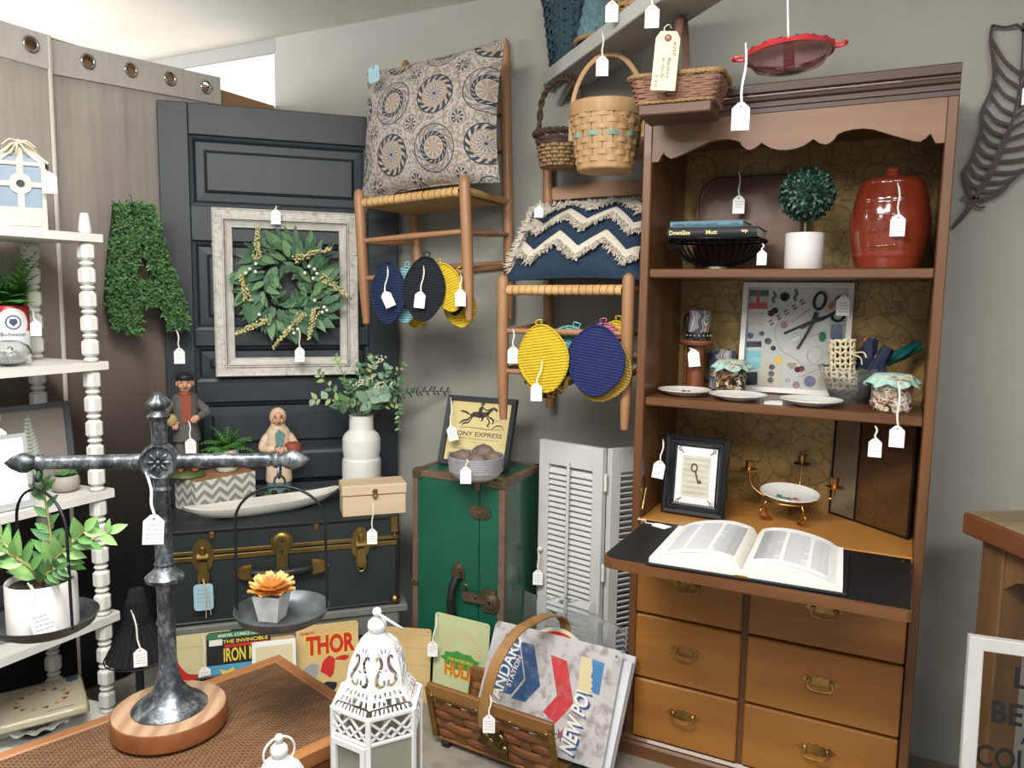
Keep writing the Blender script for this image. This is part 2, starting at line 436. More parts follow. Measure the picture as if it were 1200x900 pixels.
# fold-down writing flap
fl = MB(); pol = [(.05, 0), (.05, -.375)]
x0, x1, y0, y1 = .045, W-T-.004, -.395, -.004
pol = [(x1, y1), (x0, y1), (x0, y0+.03), (x0+.008, y0+.01), (x0+.03, y0), (x1-.008, y0), (x1, y0+.008)]
fl.prism(pol, .744, .7685, 'xy')
flap = fl.build('desk_flap', m_hwx, hutch)
pol2 = [(x1, y1), (x0+.004, y1), (x0+.004, y0+.04), (x0+.014, y0+.022), (x0+.034, y0+.014), (x1-.002, y0+.014)]
MB().prism(pol2, .7685, .7703, 'xy').build('writing_surface', M('black_leatherette', '17181b', .42, bump=.1, bs=120), flap)
for zz in (.78,): MB().tube([(T+.005, .01, .80), (T+.006, .04, .86), (T+.004, .03, .90)], .003, 6).build('flap_stay', m_brass, hutch)
MB().lathe([(.007, 0), (.007, .004), (.003, .006)], 10, (x1-.02, -.03, .7703)).build('flap_stay', m_brass, hutch)
# drawers
MB().box((W/2, .012, .715), (W-2*T, .022, .06)).build('rail', m_hwx, hutch)
MB().box((W/2, .02, .055), (W-2*T, .03, .02)).build('rail', m_hwx, hutch)
xm = .358
MB().box((xm, .016, .375), (.022, .03, .63)).build('middle_stile', m_hw, hutch)
pl = MB(); pl.prism([(-.012, .0), (-.014, .04), (-.008, .048), (-.010, .055), (-.002, .064), (.03, .066), (.03, 0)], -.012, W+.0, 'yz'); pl.build('plinth', m_hwx, hutch)
def bail_pull(parent, x, z, y):
    out = [(0, -.016), (.012, -.012), (.018, -.015), (.026, -.008), (.036, -.011), (.044, -.004), (.053, 0), (.044, .006), (.036, .012), (.026, .008), (.018, .014), (.010, .011), (0, .017)]
    pol = out+[(-a, b) for a, b in out[::-1][1:-1]]
    MBp = MB(); MBp.prism([(x+a, z+b) for a, b in pol], y-.003, y); bp = MBp.build('handle', m_brass, parent)
    b = MB()
    for sx in (-1, 1):
        b.lathe([(.006, 0), (.006, .006), (.0075, .009), (.004, .013)], 10, (x+sx*.03, y, z+.002), ax=Matrix.Rotation(pi/2, 3, 'X'))
    b.tube(spline([(x-.031, y-.012, z+.002), (x-.034, y-.016, z-.012), (x-.022, y-.018, z-.020), (x-.006, y-.018, z-.0215), (x, y-.018, z-.021), (x+.006, y-.018, z-.0215), (x+.022, y-.018, z-.020), (x+.034, y-.016, z-.012), (x+.031, y-.012, z+.002)], 4), .0026, 6)
    b.sphere((x, y-.018, z-.0215), .0045, 8, 6)
    b.build('bail', m_brass, bp, 40)
rows = [(.4745, .69, .615), (.2657, .4745, .37), (.066, .2657, .165)]
for (xa, xb) in ((T+.003, xm-.009), (xm+.009, W-T-.003)):
    for (za, zb, zh) in rows:
        d = MB(); cx, cz, w_, h_ = (xa+xb)/2, (za+zb)/2, xb-xa, zb-za-.008
        d.box((cx, -.002, cz), (w_, .02, h_), .004); d.box((cx, .17, cz), (w_-.02, .33, h_-.03))
        dr = d.build('drawer', m_dr, hutch)
        bail_pull(dr, cx, (za+zb)/2+.012, -.0121)
# ------------------------------------------------------------------ curtains, shelf unit and letter at the left
k = NT('linen_curtain'); vec = k.obj((1, 1, .06)); a = k.noise(vec, 26, 5, .7); b = k.noise(k.obj((1, 1, .3)), 5, 3)
tcz = k.n('TexCoord'); sz_ = k.n('SeparateXYZ'); k.l(tcz.outputs['Object'], sz_.inputs[0])   # shade painted into the cloth colour: pale at the header, black at the hem
shade_grad = k.ramp(k.math('MULTIPLY', sz_.outputs[2], 1/2.3), [(0, '0d0d0e'), (.21, '131213'), (.32, '332b28'), (.43, '5c504a'), (.53, '7f736a'), (.68, '9b928b'), (1, 'b5b0a9')])
mul = k.n('Mix', data_type='RGBA', blend_type='MULTIPLY'); mul.inputs[0].default_value = 1; k.l(shade_grad, mul.inputs[6]); k.l(k.ramp(k.math('MULTIPLY_ADD', b, .3, k.math('MULTIPLY', a, .7)), [(.3, 'd6d2cd'), (.7, 'ffffff')]), mul.inputs[7])
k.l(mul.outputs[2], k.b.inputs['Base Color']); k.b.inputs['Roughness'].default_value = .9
wv = k.noise(k.obj((1, 1, 1)), 300, 2); k.bump(wv, .2, .001); m_linen = k.m
m_band = M('curtain_header_cloth', 'bbb7b0', .85, 0, 'b0aca5', 40, (1, 1, .2))
m_chrome = M('chrome_ring', 'b9b7b2', .2, 1)
def curtain(label, ya, yb, zt_a, zt_b, X, grommets, seed, hem):
    t = thing('curtain', label, 'curtain', (X, 0, 0)); r = random.Random(seed); ph = [r.random()*6 for _ in range(4)]
    def off(y, z): f = (2.2-z)/2.2; return .009*f*sin(y*21+ph[0])+.004*f*sin(y*43+ph[1]+z)
    zt = lambda y: zt_a+(zt_b-zt_a)*(y-ya)/(yb-ya)
    mb = MB()
    mb.grid(lambda u, v: (off(ya+(yb-ya)*u, .02+(zt(ya+(yb-ya)*u)-.105)*v), ya+(yb-ya)*u, .02+(zt(ya+(yb-ya)*u)-.105-.02)*v), 60, 16)
    o = mb.build('fabric', m_linen, t, 60); sm = o.modifiers.new('thick', 'SOLIDIFY'); sm.thickness = .003
    hb = MB(); outer = [(ya, zt(ya)-.107), (yb, zt(yb)-.107), (yb, zt(yb)), (ya, zt(ya))]
    hb_f = lambda p: (p[1]+.004, p[0], p[2])
    sheet(hb, outer, [circ(.0205, 20, y, z) for y, z in grommets], .004, 0, hb_f); hb.build('header_band', m_band, t)
    for y, z in grommets:
        g = MB(); g.tube([(.007, y+.0225*cos(q), z+.0225*sin(q)) for q in [2*pi*i/24 for i in range(24)]], .0052, 8, True); g.build('grommet', m_chrome, t, 60)
    if hem:
        h = MB(); h.grid(lambda u, v: (off(yb, .02+2.2*v)+.004+.004*sin(pi*u), yb-.016*u, .02+(zt(yb)-.02)*v), 4, 16); h.build('hem', M('curtain_hem_cloth', 'c9c5bb', .85), t, 60)
    return t
curtain('greige linen curtain with one ringed hole showing, behind the white birdhouse', .3, 1.632, 2.256, 2.258, -2.515, [(1.564, 2.213), (1.38, 2.213), (1.2, 2.213), (1.0, 2.213)], 3, True)
curtain('greige linen curtain hung between the birdhouse curtain and the dark door', 1.60, 2.344, 2.250, 2.308, -2.538, [(1.77, 2.218), (1.934, 2.232), (2.10, 2.243), (2.269, 2.253)], 8, False)
hk = thing('ring_hook', 'small metal hook through the curtain hole nearest the corner', 'hook', (-2.533, 2.269, 2.253))
mb = MB(); mb.tube(spline([(-.03, .0, 0), (.012, .003, 0), (.018, .016, .004), (.012, .028, .002)], 4), .003, 6); mb.build('hook_wire', m_chrome, hk)

# white shelf unit on bead-turned posts
su = thing('shelf_unit', 'white open shelf unit with bead-turned posts before the curtain', 'shelf', (0, 0, 0))
zs = [1.615, 1.232, .832, .432, .11]
plan = [(-2.17, .8), (-2.17, 1.54), (-2.185, 1.548), (-2.215, 1.546), (-2.25, 1.532), (-2.33, 1.52), (-2.46, 1.512), (-2.46, .8)]
for z in zs: MB().prism(plan, z-.024, z, 'xy').build('shelf_board', m_white, su)
def bead_post(x, y):
    def oct_block(mb, z0, z1, w):
        c = .26*w; e = .009
        def ring(z, k_):
            h = w/2*k_; cc = c*k_
            return [(x+a, y+b, z) for a, b in ((h, -h+cc), (h, h-cc), (h-cc, h), (-h+cc, h), (-h, h-cc), (-h, -h+cc), (-h+cc, -h), (h-cc, -h))]
        rs = [ring(z0, .62), ring(z0+e, 1), ring(z1-e, 1), ring(z1, .62)]
        mb.add(sum(rs, []), [(i*8+j, i*8+(j+1) % 8, (i+1)*8+(j+1) % 8, (i+1)*8+j) for i in range(3) for j in range(8)]+[list(range(8))[::-1], list(range(24, 32))])
    for za, zb in zip(zs[1:], zs[:-1]):
        mb = MB(); zb = zb-.024; n = 5 if zb-za > .3 else 4; p = (zb-za)/n
        for i in range(n):
            z0 = za+i*p; oct_block(mb, z0+p*.23, z0+p*.97, .044)
            mb.lathe([(.012, z0-.001 if i else z0), (.018, z0+.003), (.021, z0+p*.1), (.018, z0+p*.18), (.012, z0+p*.2), (.013, z0+p*.27)], 12, (x, y, 0))
        mb.build('post', m_white, su, 25)
    mb = MB(); mb.lathe([(.015, zs[0]), (.019, zs[0]+.008), (.019, zs[0]+.012), (.0125, zs[0]+.058), (.011, zs[0]+.06)], 16, (x, y, 0))
    mb.build('finial', m_white, su, 25)
    mb = MB(); mb.lathe([(.02, 0), (.024, .03), (.018, .086)], 12, (x, y, 0)); mb.build('foot', m_white, su, 25)
for x, y in ((-2.197, 1.502), (-2.43, 1.478), (-2.197, .86), (-2.43, .86)): bead_post(x, y)

# birdhouse
m_bh = M('cream_paint', 'c6c2b4', .6, 0, 'bab6a8', 20); m_blue = M('blue_grey_pane', '77899a', .35)
bh = thing('birdhouse', 'cream birdhouse with blue panes and round black entry hole on top shelf', 'birdhouse', (-2.205, 1.325, 1.6158), radians(58))
w_, d_, h_, ap = .12, .15, .185, .235
mb = MB(); mb.prism([(-w_/2, 0), (w_/2, 0), (w_/2, h_), (0, ap-.006), (-w_/2, h_)], .006, d_, 'xz'); mb.build('body', m_bh, bh)
fr = MB(); hp = [rrect(.044, .066, .003, 2, -.031, .073+.033+.012)]
holes = []
for sx in (-1, 1):
    holes.append([(sx*.008, .058), (sx*.05, .058), (sx*.05, .114), (sx*.026, .114), (sx*.022, .103), (sx*.008, .094)])
    holes.append([(sx*.008, .150), (sx*.022, .141), (sx*.026, .128), (sx*.05, .128), (sx*.05, .172), (sx*.008, .172)])
    holes.append([(sx*.008, .182), (sx*.043, .182), (sx*.008, .212)])
holes.append(circ(.0105, 16, 0, .122))
sheet(fr, [(-w_/2, 0), (w_/2, 0), (w_/2, h_), (0, ap), (-w_/2, h_)], holes, .005, 0); fr.build('front_frame', m_bh, bh)
pn = MB()
for h in holes[:-1]: pn.prism(h, .0028, .0055)
pn.build('front_pane', m_blue, bh)
MB().lathe([(.0104, 0), (.0104, .003)], 16, (0, .005, .122), ax=Matrix.Rotation(pi/2, 3, 'X')).build('entry_hole', m_black, bh)
sp_ = MB()
for y in (.014, .062, .110): sp_.box((-w_/2-.0005, y+.016, .115), (.003, .034, .12))
sp_.build('side_pane', M('side_pane_slate', '6f7c80', .4), bh)
for sx in (-1, 1):
    rf = MB(); rf.bar((sx*(w_/2+.008), d_/2, h_-.004), (0, d_/2, ap+.004), d_+.012, .006, up=(0, 0, 1)); rf.build('roof_board', m_bh, bh)
mb = MB(); mb.box((0, -.004, .022), (.09, .003, .030), .001); mb.build('name_panel', m_bh, bh)
mb = MB(); mb.text('COUNTRY HOUSE', .05, .005, (0, -.0058, .03)); mb.build('lettering', m_ink, bh)
bw = MB(); r = random.Random(2)
for i in range(9):
    a = r.random()*6.28; bw.tube(spline([(0, -.004, .232), (.02*cos(a), -.012-.01*r.random(), .232+.014*sin(a)), (.042*cos(a), -.008, .225+.018*sin(a)-.01)], 4), .0022, 5)
bw.build('raffia_bow', M('raffia', 'd5c9ad', .9), bh)

# tin planter with fern
m_red = M('red_print', 'a5262a', .35); m_tinw = M('white_print', 'd2d3d4', .35); m_navy = M('navy_print', '3a4a66', .4)
tp = thing('tin_planter', 'red and white beer tin planted with a bright green fern', 'planter', (-2.345, 1.355, 1.2328), radians(70))
MB().lathe([(.046, 0), (.05, .004), (.05, .164), (.047, .168), (.046, .168), (.045, .155)], 32).build('tin', m_red, tp, 40)
MB().lathe([(.045, 0), (.001, .002)], 24, (0, 0, .15)).build('soil', m_soil, tp)
lb = MB()
def wrap(mb, poly, rad, mi, sub=6):
    mb.cur = mi; n0 = len(mb.v); vs, fs = fill2d(poly, [])
    bm = bmesh.new(); vv = [bm.verts.new((p[0], 0, p[1])) for p in vs]; [bm.faces.new([vv[i] for i in f]) for f in fs]
    x0, x1 = min(p[0] for p in vs), max(p[0] for p in vs)
    for i in range(1, sub*2):
        bmesh.ops.bisect_plane(bm, geom=bm.verts[:]+bm.edges[:]+bm.faces[:], plane_co=(x0+(x1-x0)*i/(sub*2), 0, 0), plane_no=(1, 0, 0))
    bm.verts.index_update()
    mb.add([(rad*sin(v.co.x/rad), -rad*cos(v.co.x/rad), v.co.z) for v in bm.verts], [[v.index for v in f.verts] for f in bm.faces]); bm.free()
wrap(lb, [(-.07, .0), (.07, .0), (.07, .094), (-.07, .094)], .0503, 0); wrap(lb, circ(.043, 24, 0, .118), .0504, 0)
wrap(lb, circ(.021, 20, 0, .120), .0506, 1); wrap(lb, circ(.017, 20, 0, .120), .0508, 0); wrap(lb, [(-.008, .130), (.008, .130), (.011, .119), (0, .108), (-.011, .119)], .051, 1)
tv, tf = text_mesh('Budweiser', .01); tw = max(p[0] for p in tv)
lb.cur = 1; lb.add([(.0507*sin((p[0]/tw-.5)*.07/.0507), -.0507*cos((p[0]/tw-.5)*.07/.0507), .080+p[1]*.0165) for p in tv], tf)
lb.build('label_print', [m_tinw, m_navy], tp)
m_fern = M('fern_green', '3f7a34', .6, 0, '5d9a45', 30); m_fern.use_backface_culling = False
fern(fern(MB(), 30, .160, .052, 4, .45, 1.35, (0, 0, .15), 11, .36), 24, .13, .055, 5, .6, 1.3, (0, 0, .15), 9, .38).build('fern_fronds', m_fern, tp, kind='stuff')
# bubbled glass ball
gb = thing('glass_float', 'clear bubbled glass ball standing before the red tin on second shelf', 'glass', (-2.245, 1.292, 1.2328))
mb = MB(); mb.lathe([(r_*.84, z_*.78) for r_, z_ in [(.02, .0), (.045, .010), (.062, .035), (.064, .052), (.055, .075), (.036, .088), (.03, .09), (.028, .09), (.035, .084), (.052, .072), (.060, .052), (.058, .036), (.042, .014), (.018, .007)]], 28); mb.build('globe', m_glass, gb, 60)
mb = MB(); r = random.Random(4)
for i in range(14): a = r.random()*6.28; z = .02+.055*r.random(); mb.sphere((.040*cos(a), .040*sin(a), z*.78), .004+.003*r.random(), 8, 6)
mb.build('bubble', M('bubble_glass', 'ffffff', .02, trans=1, ior=1.2), gb, 60)
# fern print in a dark frame
m_slate = M('slate_frame', '4d5154', .5); m_taupe = M('taupe_mount', '857d76', .6); m_fp = M('printed_fern', 'a9b4a4', .7)
ff = thing('picture_frame', 'dark grey frame with a pale pressed fern, leaning at back of third shelf', 'frame', (-2.36, 1.33, .8338), radians(80), rot=Euler((radians(-6), 0, radians(84))))
mb = MB(); sheet(mb, [(-.2, 0), (.2, 0), (.2, .265), (-.2, .265)], [[(-.183, .016), (.183, .016), (.183, .249), (-.183, .249)]], .016); mb.build('frame', m_slate, ff)
MB().box((0, .003, .132), (.37, .004, .236)).build('mount', m_taupe, ff)
for (cx, s_) in ((.075, 1), (-.09, .9)):
    mb = MB()
    mb.tube([(cx-.006, -.001, .02), (cx, -.001, .12), (cx+.004, -.001, .225*s_+.01)], .0012, 4)
    for j in range(15):
        t = j/15; L = .045*s_*(1-t*.85); z = .05+.18*s_*t
        for sg in (-1, 1): mb.leaf((cx, -.001, z), (sg, 0, .55), (0, -1, 0), L, .011, .05, .02, 2)
    mb.build('pressed_fern', m_fp, ff)
# framed white print; its bright reflected light is put in as emission
lf = thing('white_print_frame', 'grey-rimmed picture frame on the third shelf, white print with added glow', 'frame', (-2.205, 1.215, .8338), rot=Euler((radians(-8), 0, radians(84))))
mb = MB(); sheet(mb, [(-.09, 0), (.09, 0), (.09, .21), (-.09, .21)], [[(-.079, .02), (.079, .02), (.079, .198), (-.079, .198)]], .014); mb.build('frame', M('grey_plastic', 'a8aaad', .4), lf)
MB().box((0, .002, .11), (.165, .004, .19)).build('glowing_print', M('added_print_glow', 'ffffff', .5, emit=1.1), lf)
# little succulent pot
m_grey = M('grey_ceramic', '9a958c', .5); m_green = M('leaf_green', '3d6b35', .5, 0, '517f43', 25); m_dgreen = M('dark_leaf_green', '2f5631', .55, 0, '44703f', 25)
sp = thing('succulent_pot', 'tiny round grey pot of green succulent by the shelf post', 'plant', (-2.275, 1.452, .8328))
MB().lathe([(.022, 0), (.034, .006), (.041, .024), (.039, .042), (.033, .05), (.030, .05), (.034, .04)], 24).build('pot', m_grey, sp, 60)
MB().lathe([(.033, 0), (.001, .002)], 16, (0, 0, .042)).build('soil', m_soil, sp)
lm = MB().leaf((0, 0, 0), (1, 0, .0), (0, 0, 1), 1, .5, .1, .3).mesh('leaf', m_green)
r = random.Random(9)
for i in range(16):
    a = i*2.4; e_ = .4+.5*(i/16); m = frame4((.008*cos(a), .008*sin(a), .044), (cos(a), sin(a), e_), (-cos(a)*.5, -sin(a)*.5, 1)) @ Matrix.Scale(.026+.01*r.random(), 4); piece('leaf', lm, sp, m)
# crystal dish on the fourth shelf
cd = thing('crystal_dish', 'faceted clear crystal dish on fourth shelf behind the potted plant', 'dish', (-2.3, 1.25, .4328))
mb = MB(); n = 24
mb.lathe([(.04, 0), (.05, .006), (.03, .02), (.075, .07), (.085, .13), (.081, .13), (.07, .074), (.02, .028)], n); mb.build('bowl', m_glass, cd)
# packaged decoration on a glass stand, bottom shelf
gp = thing('glass_cake_plate', 'clear glass cake plate with wavy rim on the bottom shelf', 'plate', (-2.30, 1.335, .1108))
mb = MB(); mb.lathe([(.06, 0), (.065, .005), (.03, .02), (.03, .035)], 24)
mb.grid(lambda u, v: ((.03+.098*v+.005*sin(u*2*pi*18)*v)*cos(u*2*pi), (.03+.098*v+.005*sin(u*2*pi*18)*v)*sin(u*2*pi), .036+.012*v*v+.005*v*v*cos(u*2*pi*18)), 108, 6, cu=True)
o = mb.build('plate', m_glass, gp, 50)
pk = thing('party_pack', 'flat plastic-wrapped pack printed with a ring of paper flags, on glass plate', 'pack', (-2.30, 1.345, .1735), radians(70), rot=Euler((radians(4), 0, radians(62))))
MB().box((0, 0, .012), (.25, .2, .022), .004).build('card_box', M('printed_card', 'c9c1a8', .6, 0, 'bfb69b', 12), pk)
mb = MB(); rr = random.Random(6)
for i in range(13):
    a = 2*pi*i/13; mb.cur = i % 5; x, y = .068*cos(a)+.01, .052*sin(a); b = a+rr.random()
    mb.add([(x+.012*cos(b), y+.010*sin(b), .0236), (x+.012*cos(b+2.1), y+.010*sin(b+2.1), .0236), (x+.012*cos(b+4.2), y+.010*sin(b+4.2), .0236)], [(0, 1, 2)])
mb.cur = 5; mb.box((.055, -.078, .0234), (.07, .008, .0004))
mb.cur = 6; mb.lathe([(.018, 0), (.018, .0006)], 16, (.1, .083, .0232))
mb.build('flag_print', [m_red, M('amber_print', 'c08a2c', .5), M('plum_print', '5c3d63', .5), M('orange_print', 'b8552c', .5), M('pink_print', 'b9808a', .5), m_ink, M('teal_print', '3f6a6d', .5)], pk)
MB().box((0, 0, .0125), (.258, .208, .028), .006).build('wrapper', M('clear_plastic', 'ffffff', .06, trans=1, ior=1.15), pk)
# black wire lamp
lp = thing('wire_lamp', 'black lamp with flared wire shade between shelf post and metal scale', 'lamp', (-2.02, 1.49, 0))
mb = MB(); mb.lathe([(.075, 0), (.075, .012), (.02, .03), (.012, .05), (.012, .5)], 20); mb.build('stand', m_black, lp, 40)
mb = MB(); mb.lathe([(.092, .345), (.032, .455), (.028, .52), (.02, .555), (.001, .556)], 24, caps=False); mb.build('inner_shade', M('black_cloth', '121214', .9), lp, 50)
m_wire = M('black_wire', '26282b', .4, .6)
for i in range(26):
    a = 2*pi*i/26; MB().tube([(.096*cos(a), .096*sin(a), .342), (.036*cos(a), .036*sin(a), .457), (.03*cos(a), .03*sin(a), .52)], .0013, 4).build('shade_wire', m_wire, lp)
for z, rr_ in ((.342, .096), (.457, .036)): MB().tube([(rr_*cos(q), rr_*sin(q), z) for q in [2*pi*i/28 for i in range(28)]], .002, 6, True).build('shade_ring', m_wire, lp)
bk = thing('black_bin', 'low black metal bin with a brass foot, behind the wicker table', 'bin', (-1.87, 1.625, 0))
mb = MB(); mb.lathe([(.075, .02), (.09, .03), (.1, .20), (.104, .205), (.1, .21), (.095, .205), (.085, .04), (.07, .035)], 24); mb.build('bin', m_black, bk, 40)
for i in range(3):
    a = 2.6+2*pi*i/3; MB().tube([(.085*cos(a), .085*sin(a), 0), (.095*cos(a), .095*sin(a), .04), (.098*cos(a), .098*sin(a), .16)], .006, 6).build('foot', m_brass, bk)

# boxwood letter A on the curtain
la = thing('boxwood_letter', 'green boxwood letter A hanging between curtain and dark door', 'letter', (-2.42, 1.878, 1.526), radians(69.6))
A_out = [(-.098, .219), (.026, .225), (.058, .075), (.10, -.045), (.136, -.18), (.128, -.216), (.064, -.22), (.043, -.14), (.006, -.126), (-.029, -.138), (-.032, -.231), (-.122, -.207), (-.139, -.105), (-.122, .045), (-.104, .165)]
A_hole = [(-.02, .065), (-.046, -.035), (.018, -.035)]
mb = MB(); sheet(mb, A_out, [A_hole], .03); mb.build('letter_board', M('dark_moss', '22331f', .9), la)
def inside(p, poly):
    c = False; j = len(poly)-1
    for i in range(len(poly)):
        a, b = poly[i], poly[j]
        if (a[1] > p[1]) != (b[1] > p[1]) and p[0] < (b[0]-a[0])*(p[1]-a[1])/(b[1]-a[1])+a[0]: c = not c
        j = i
    return c
r = random.Random(12); mb = MB(); cnt = 0
while cnt < 3600:
    p = (r.uniform(-.15, .15), r.uniform(-.245, .235))
    if not inside(p, A_out) or inside(p, A_hole) or min((p[0]-a)**2+(p[1]-b)**2 for a, b in A_hole) < .00006: continue
    cnt += 1; d = V((r.uniform(-1, 1), r.uniform(-1.4, .15), r.uniform(-1, 1))); mb.cur = r.randrange(3)
    mb.leaf((p[0], -.012-r.random()*.022, p[1]), d, (0, -1, .4), .014+.009*r.random(), .008, .2, .15, 2)
mb.build('boxwood_leaves', [m_dgreen, M('boxwood_green', '33582f', .5, 0, '446b3b', 30), M('pale_leaf_green', '587c46', .5)], la, kind='stuff')
MB().tube([(-.03, .012, .20), (-.03, .03, .25), (-.03, .05, .26)], .0015, 5).build('hanging_wire', m_wire, la)
# ------------------------------------------------------------------ dark door across the corner, trunk and what stands on it
k = NT('charcoal_door'); vec = k.obj((1, 1, .1)); n1 = k.noise(vec, 22, 5); n2 = k.noise(k.obj(), 3, 3)
k.l(k.mix(k.math('MULTIPLY', n2, .5), k.ramp(n1, [(.35, '1b242a'), (.7, '252f37')]), lin('272a2e')), k.b.inputs['Base Color']); k.b.inputs['Roughness'].default_value = .5
k.bump(n1, .15, .001); m_door = k.m
dr = thing('panelled_door', 'tall charcoal panelled door leaning across the corner behind the trunk', 'door', P0, A45); dr['kind'] = 'thing'
DWD, DH = .885, 2.145
def rail(x0, x1, z0, z1): MB().box(((x0+x1)/2, .017, (z0+z1)/2), (x1-x0, .034, z1-z0), .003).build('door_rail', m_door, dr)
rail(0, .105, 0, DH); rail(.765, DWD, 0, DH)
zr = [(0, .22), (.40, .52), (.70, .80), (1.02, 1.10), (1.24, 1.30), (1.64, 1.77), (2.03, DH)]
for a, b in zr: rail(.105, .765, a, b)
for (a, b), (c, d) in zip(zr[:-1], zr[1:]):
    mb = MB(); z0, z1 = b, c; x0, x1 = .105, .765
    def rg(i, y): return [(x0+i, y, z0+i), (x1-i, y, z0+i), (x1-i, y, z1-i), (x0+i, y, z1-i)]
    rs = [rg(0, .012), rg(.012, .016), rg(.022, .026), rg(.05, .024), rg(.062, .014)]
    mb.add(sum(rs, []), [(i*4+j, i*4+(j+1) % 4, (i+1)*4+(j+1) % 4, (i+1)*4+j) for i in range(4) for j in range(4)]+[(16, 17, 18, 19)])
    mb.build('door_panel', m_door, dr)
MB().box((DWD/2, .030, DH/2), (DWD-.02, .006, DH-.02)).build('door_back', m_door, dr)

# distressed white frame hanging on the door
k = NT('distressed_white'); n1 = k.noise(k.obj(), 55, 6, .7); n2 = k.noise(k.obj(), 9, 3)
k.l(k.ramp(k.math('MULTIPLY_ADD', n2, .35, k.math('MULTIPLY', n1, .75)), [(.38, '6d6b66'), (.46, 'aeaca4'), (.6, 'c6c4bc')]), k.b.inputs['Base Color']); k.b.inputs['Roughness'].default_value = .7; k.bump(n1, .5, .003)
m_dist = k.m; m_dist2 = M('worn_white', 'c5c3ba', .6, 0, 'b4b2a9', 30, bump=.15, bs=60)
s0, s1, z0, z1 = .178, .722, 1.122, 1.765
wf = thing('carved_frame', 'empty distressed white carved frame hanging on the dark door round a wreath', 'frame', DW(s0, .004, z0), A45)
Wf, Hf = s1-s0, z1-z0
mb = MB()
def fr_ring(a, b, ya, yb):
    P = lambda i, y: [(i, y, i), (Wf-i, y, i), (Wf-i, y, Hf-i), (i, y, Hf-i)]
    n = len(mb.v); return P(a, ya)+P(b, yb)
def frame_profile(mb, W_, H_, prof, ox=0, oz=0):
    n = len(prof); rs = []
    for i, y in prof: rs += [(ox+i, y, oz+i), (ox+W_-i, y, oz+i), (ox+W_-i, y, oz+H_-i), (ox+i, y, oz+H_-i)]
    return mb.add(rs, [(a*4+j, a*4+(j+1) % 4, ((a+1) % n)*4+(j+1) % 4, ((a+1) % n)*4+j) for a in range(n) for j in range(4)])
frame_profile(mb, Wf, Hf, [(0, 0), (0, -.02), (.004, -.026), (.010, -.022), (.034, -.022), (.038, -.030), (.042, -.030), (.045, 0)])
mb.build('outer_moulding', m_dist, wf)
mb = MB(); frame_profile(mb, Wf, Hf, [(.045, 0), (.045, -.026), (.052, -.018), (.066, -.012), (.070, -.013), (.073, -.008), (.073, 0)]); mb.build('inner_moulding', m_dist2, wf)
r = random.Random(3)
for side in range(4):
    L = Wf if side % 2 == 0 else Hf; n = int(L/.017); mb = MB()
    for i in range(n):
        t = .02+(L-.04)*(i+.5)/n; o_ = .022+.006*sin(i*1.9)
        x, z = [(t, o_), (Wf-o_, t), (t, Hf-o_), (o_, t)][side]
        mb.leaf((x, -.0215, z), (r.uniform(-1, 1), -.25, r.uniform(-1, 1)), (0, -1, 0), .019, .010, .35, .3, 2)
    mb.build('carved_relief', m_dist, wf, kind='stuff')
mb = MB(); mb.tube([(Wf*.45, -.002, Hf-.01), (Wf*.45, -.002, Hf+.02)], .003, 5); mb.build('hanging_nail', m_brass, wf)

# wreath
wr = thing('leaf_wreath', 'green leaf wreath with cream berry sprigs inside the white frame', 'wreath', DW(.452, .044, 1.475), A45)
MB().tube([(.135*cos(q), 0, .135*sin(q)) for q in [2*pi*i/40 for i in range(40)]], .012, 8, True).build('twig_ring', M('twig_brown', '4a3a2a', .9, bump=.5, bs=60), wr)
mw = [M('wreath_green', '3c5f43', .55, 0, '4d7252', 18), M('wreath_pale_green', '5a7d55', .55, 0, '6d8d62', 18), M('wreath_dark_green', '2d4a37', .55, 0, '3c5c44', 18)]
lms = [MB().leaf((0, 0, 0), (1, 0, 0), (0, 0, 1), 1, w_, c_, .25, 4).mesh('leaf', m_, 60) for m_, w_, c_ in ((mw[0], .34, .2), (mw[1], .40, .12), (mw[2], .30, .25), (mw[0], .55, .2))]
r = random.Random(21)
for i in range(270):
    a = 2*pi*i/270+r.uniform(-.06, .06); rad = r.uniform(.065, .165); sp_ = r.uniform(.2, .95)
    d = V((-sin(a)*(1-sp_)+cos(a)*sp_*(1 if rad > .09 else -.5), r.uniform(-.55, .12), cos(a)*(1-sp_)+sin(a)*sp_*(1 if rad > .09 else -.5)))
    L = r.uniform(.055, .09)*(1 if rad > .1 else .75); p = (rad*cos(a), r.uniform(-.035, -.004), rad*sin(a))
    piece('leaf', r.choice(lms), wr, frame4(p, d, (r.uniform(-.4, .4), -1, r.uniform(-.3, .5))) @ Matrix.Scale(L, 4))
m_berry = M('cream_berry', 'cfc58f', .6, 0, 'b9b07a', 60); m_wb = M('white_berry', 'e4e2d6', .4)
def sprig(p, d, L, n):
    mb = MB(); d = V(d).normalized(); sd = V((-d.z, 0, d.x))
    for i in range(n):
        t = i/n; q = V(p)+d*(L*t)+sd*r.uniform(-.015, .015)*(1.1-t*.8)+V((0, r.uniform(-.02, .004), 0)); mb.sphere(q, .0042*r.uniform(.75, 1.2), 6, 4)
    mb.tube([V(p), V(p)+d*L], .0018, 4); mb.build('berry_sprig', m_berry, wr, 60, kind='stuff')
K = 1/322.0
for (x0, y0, x1, y1) in ((333, 262, 329, 312), (377, 350, 384, 290), (311, 265, 300, 230)): pass
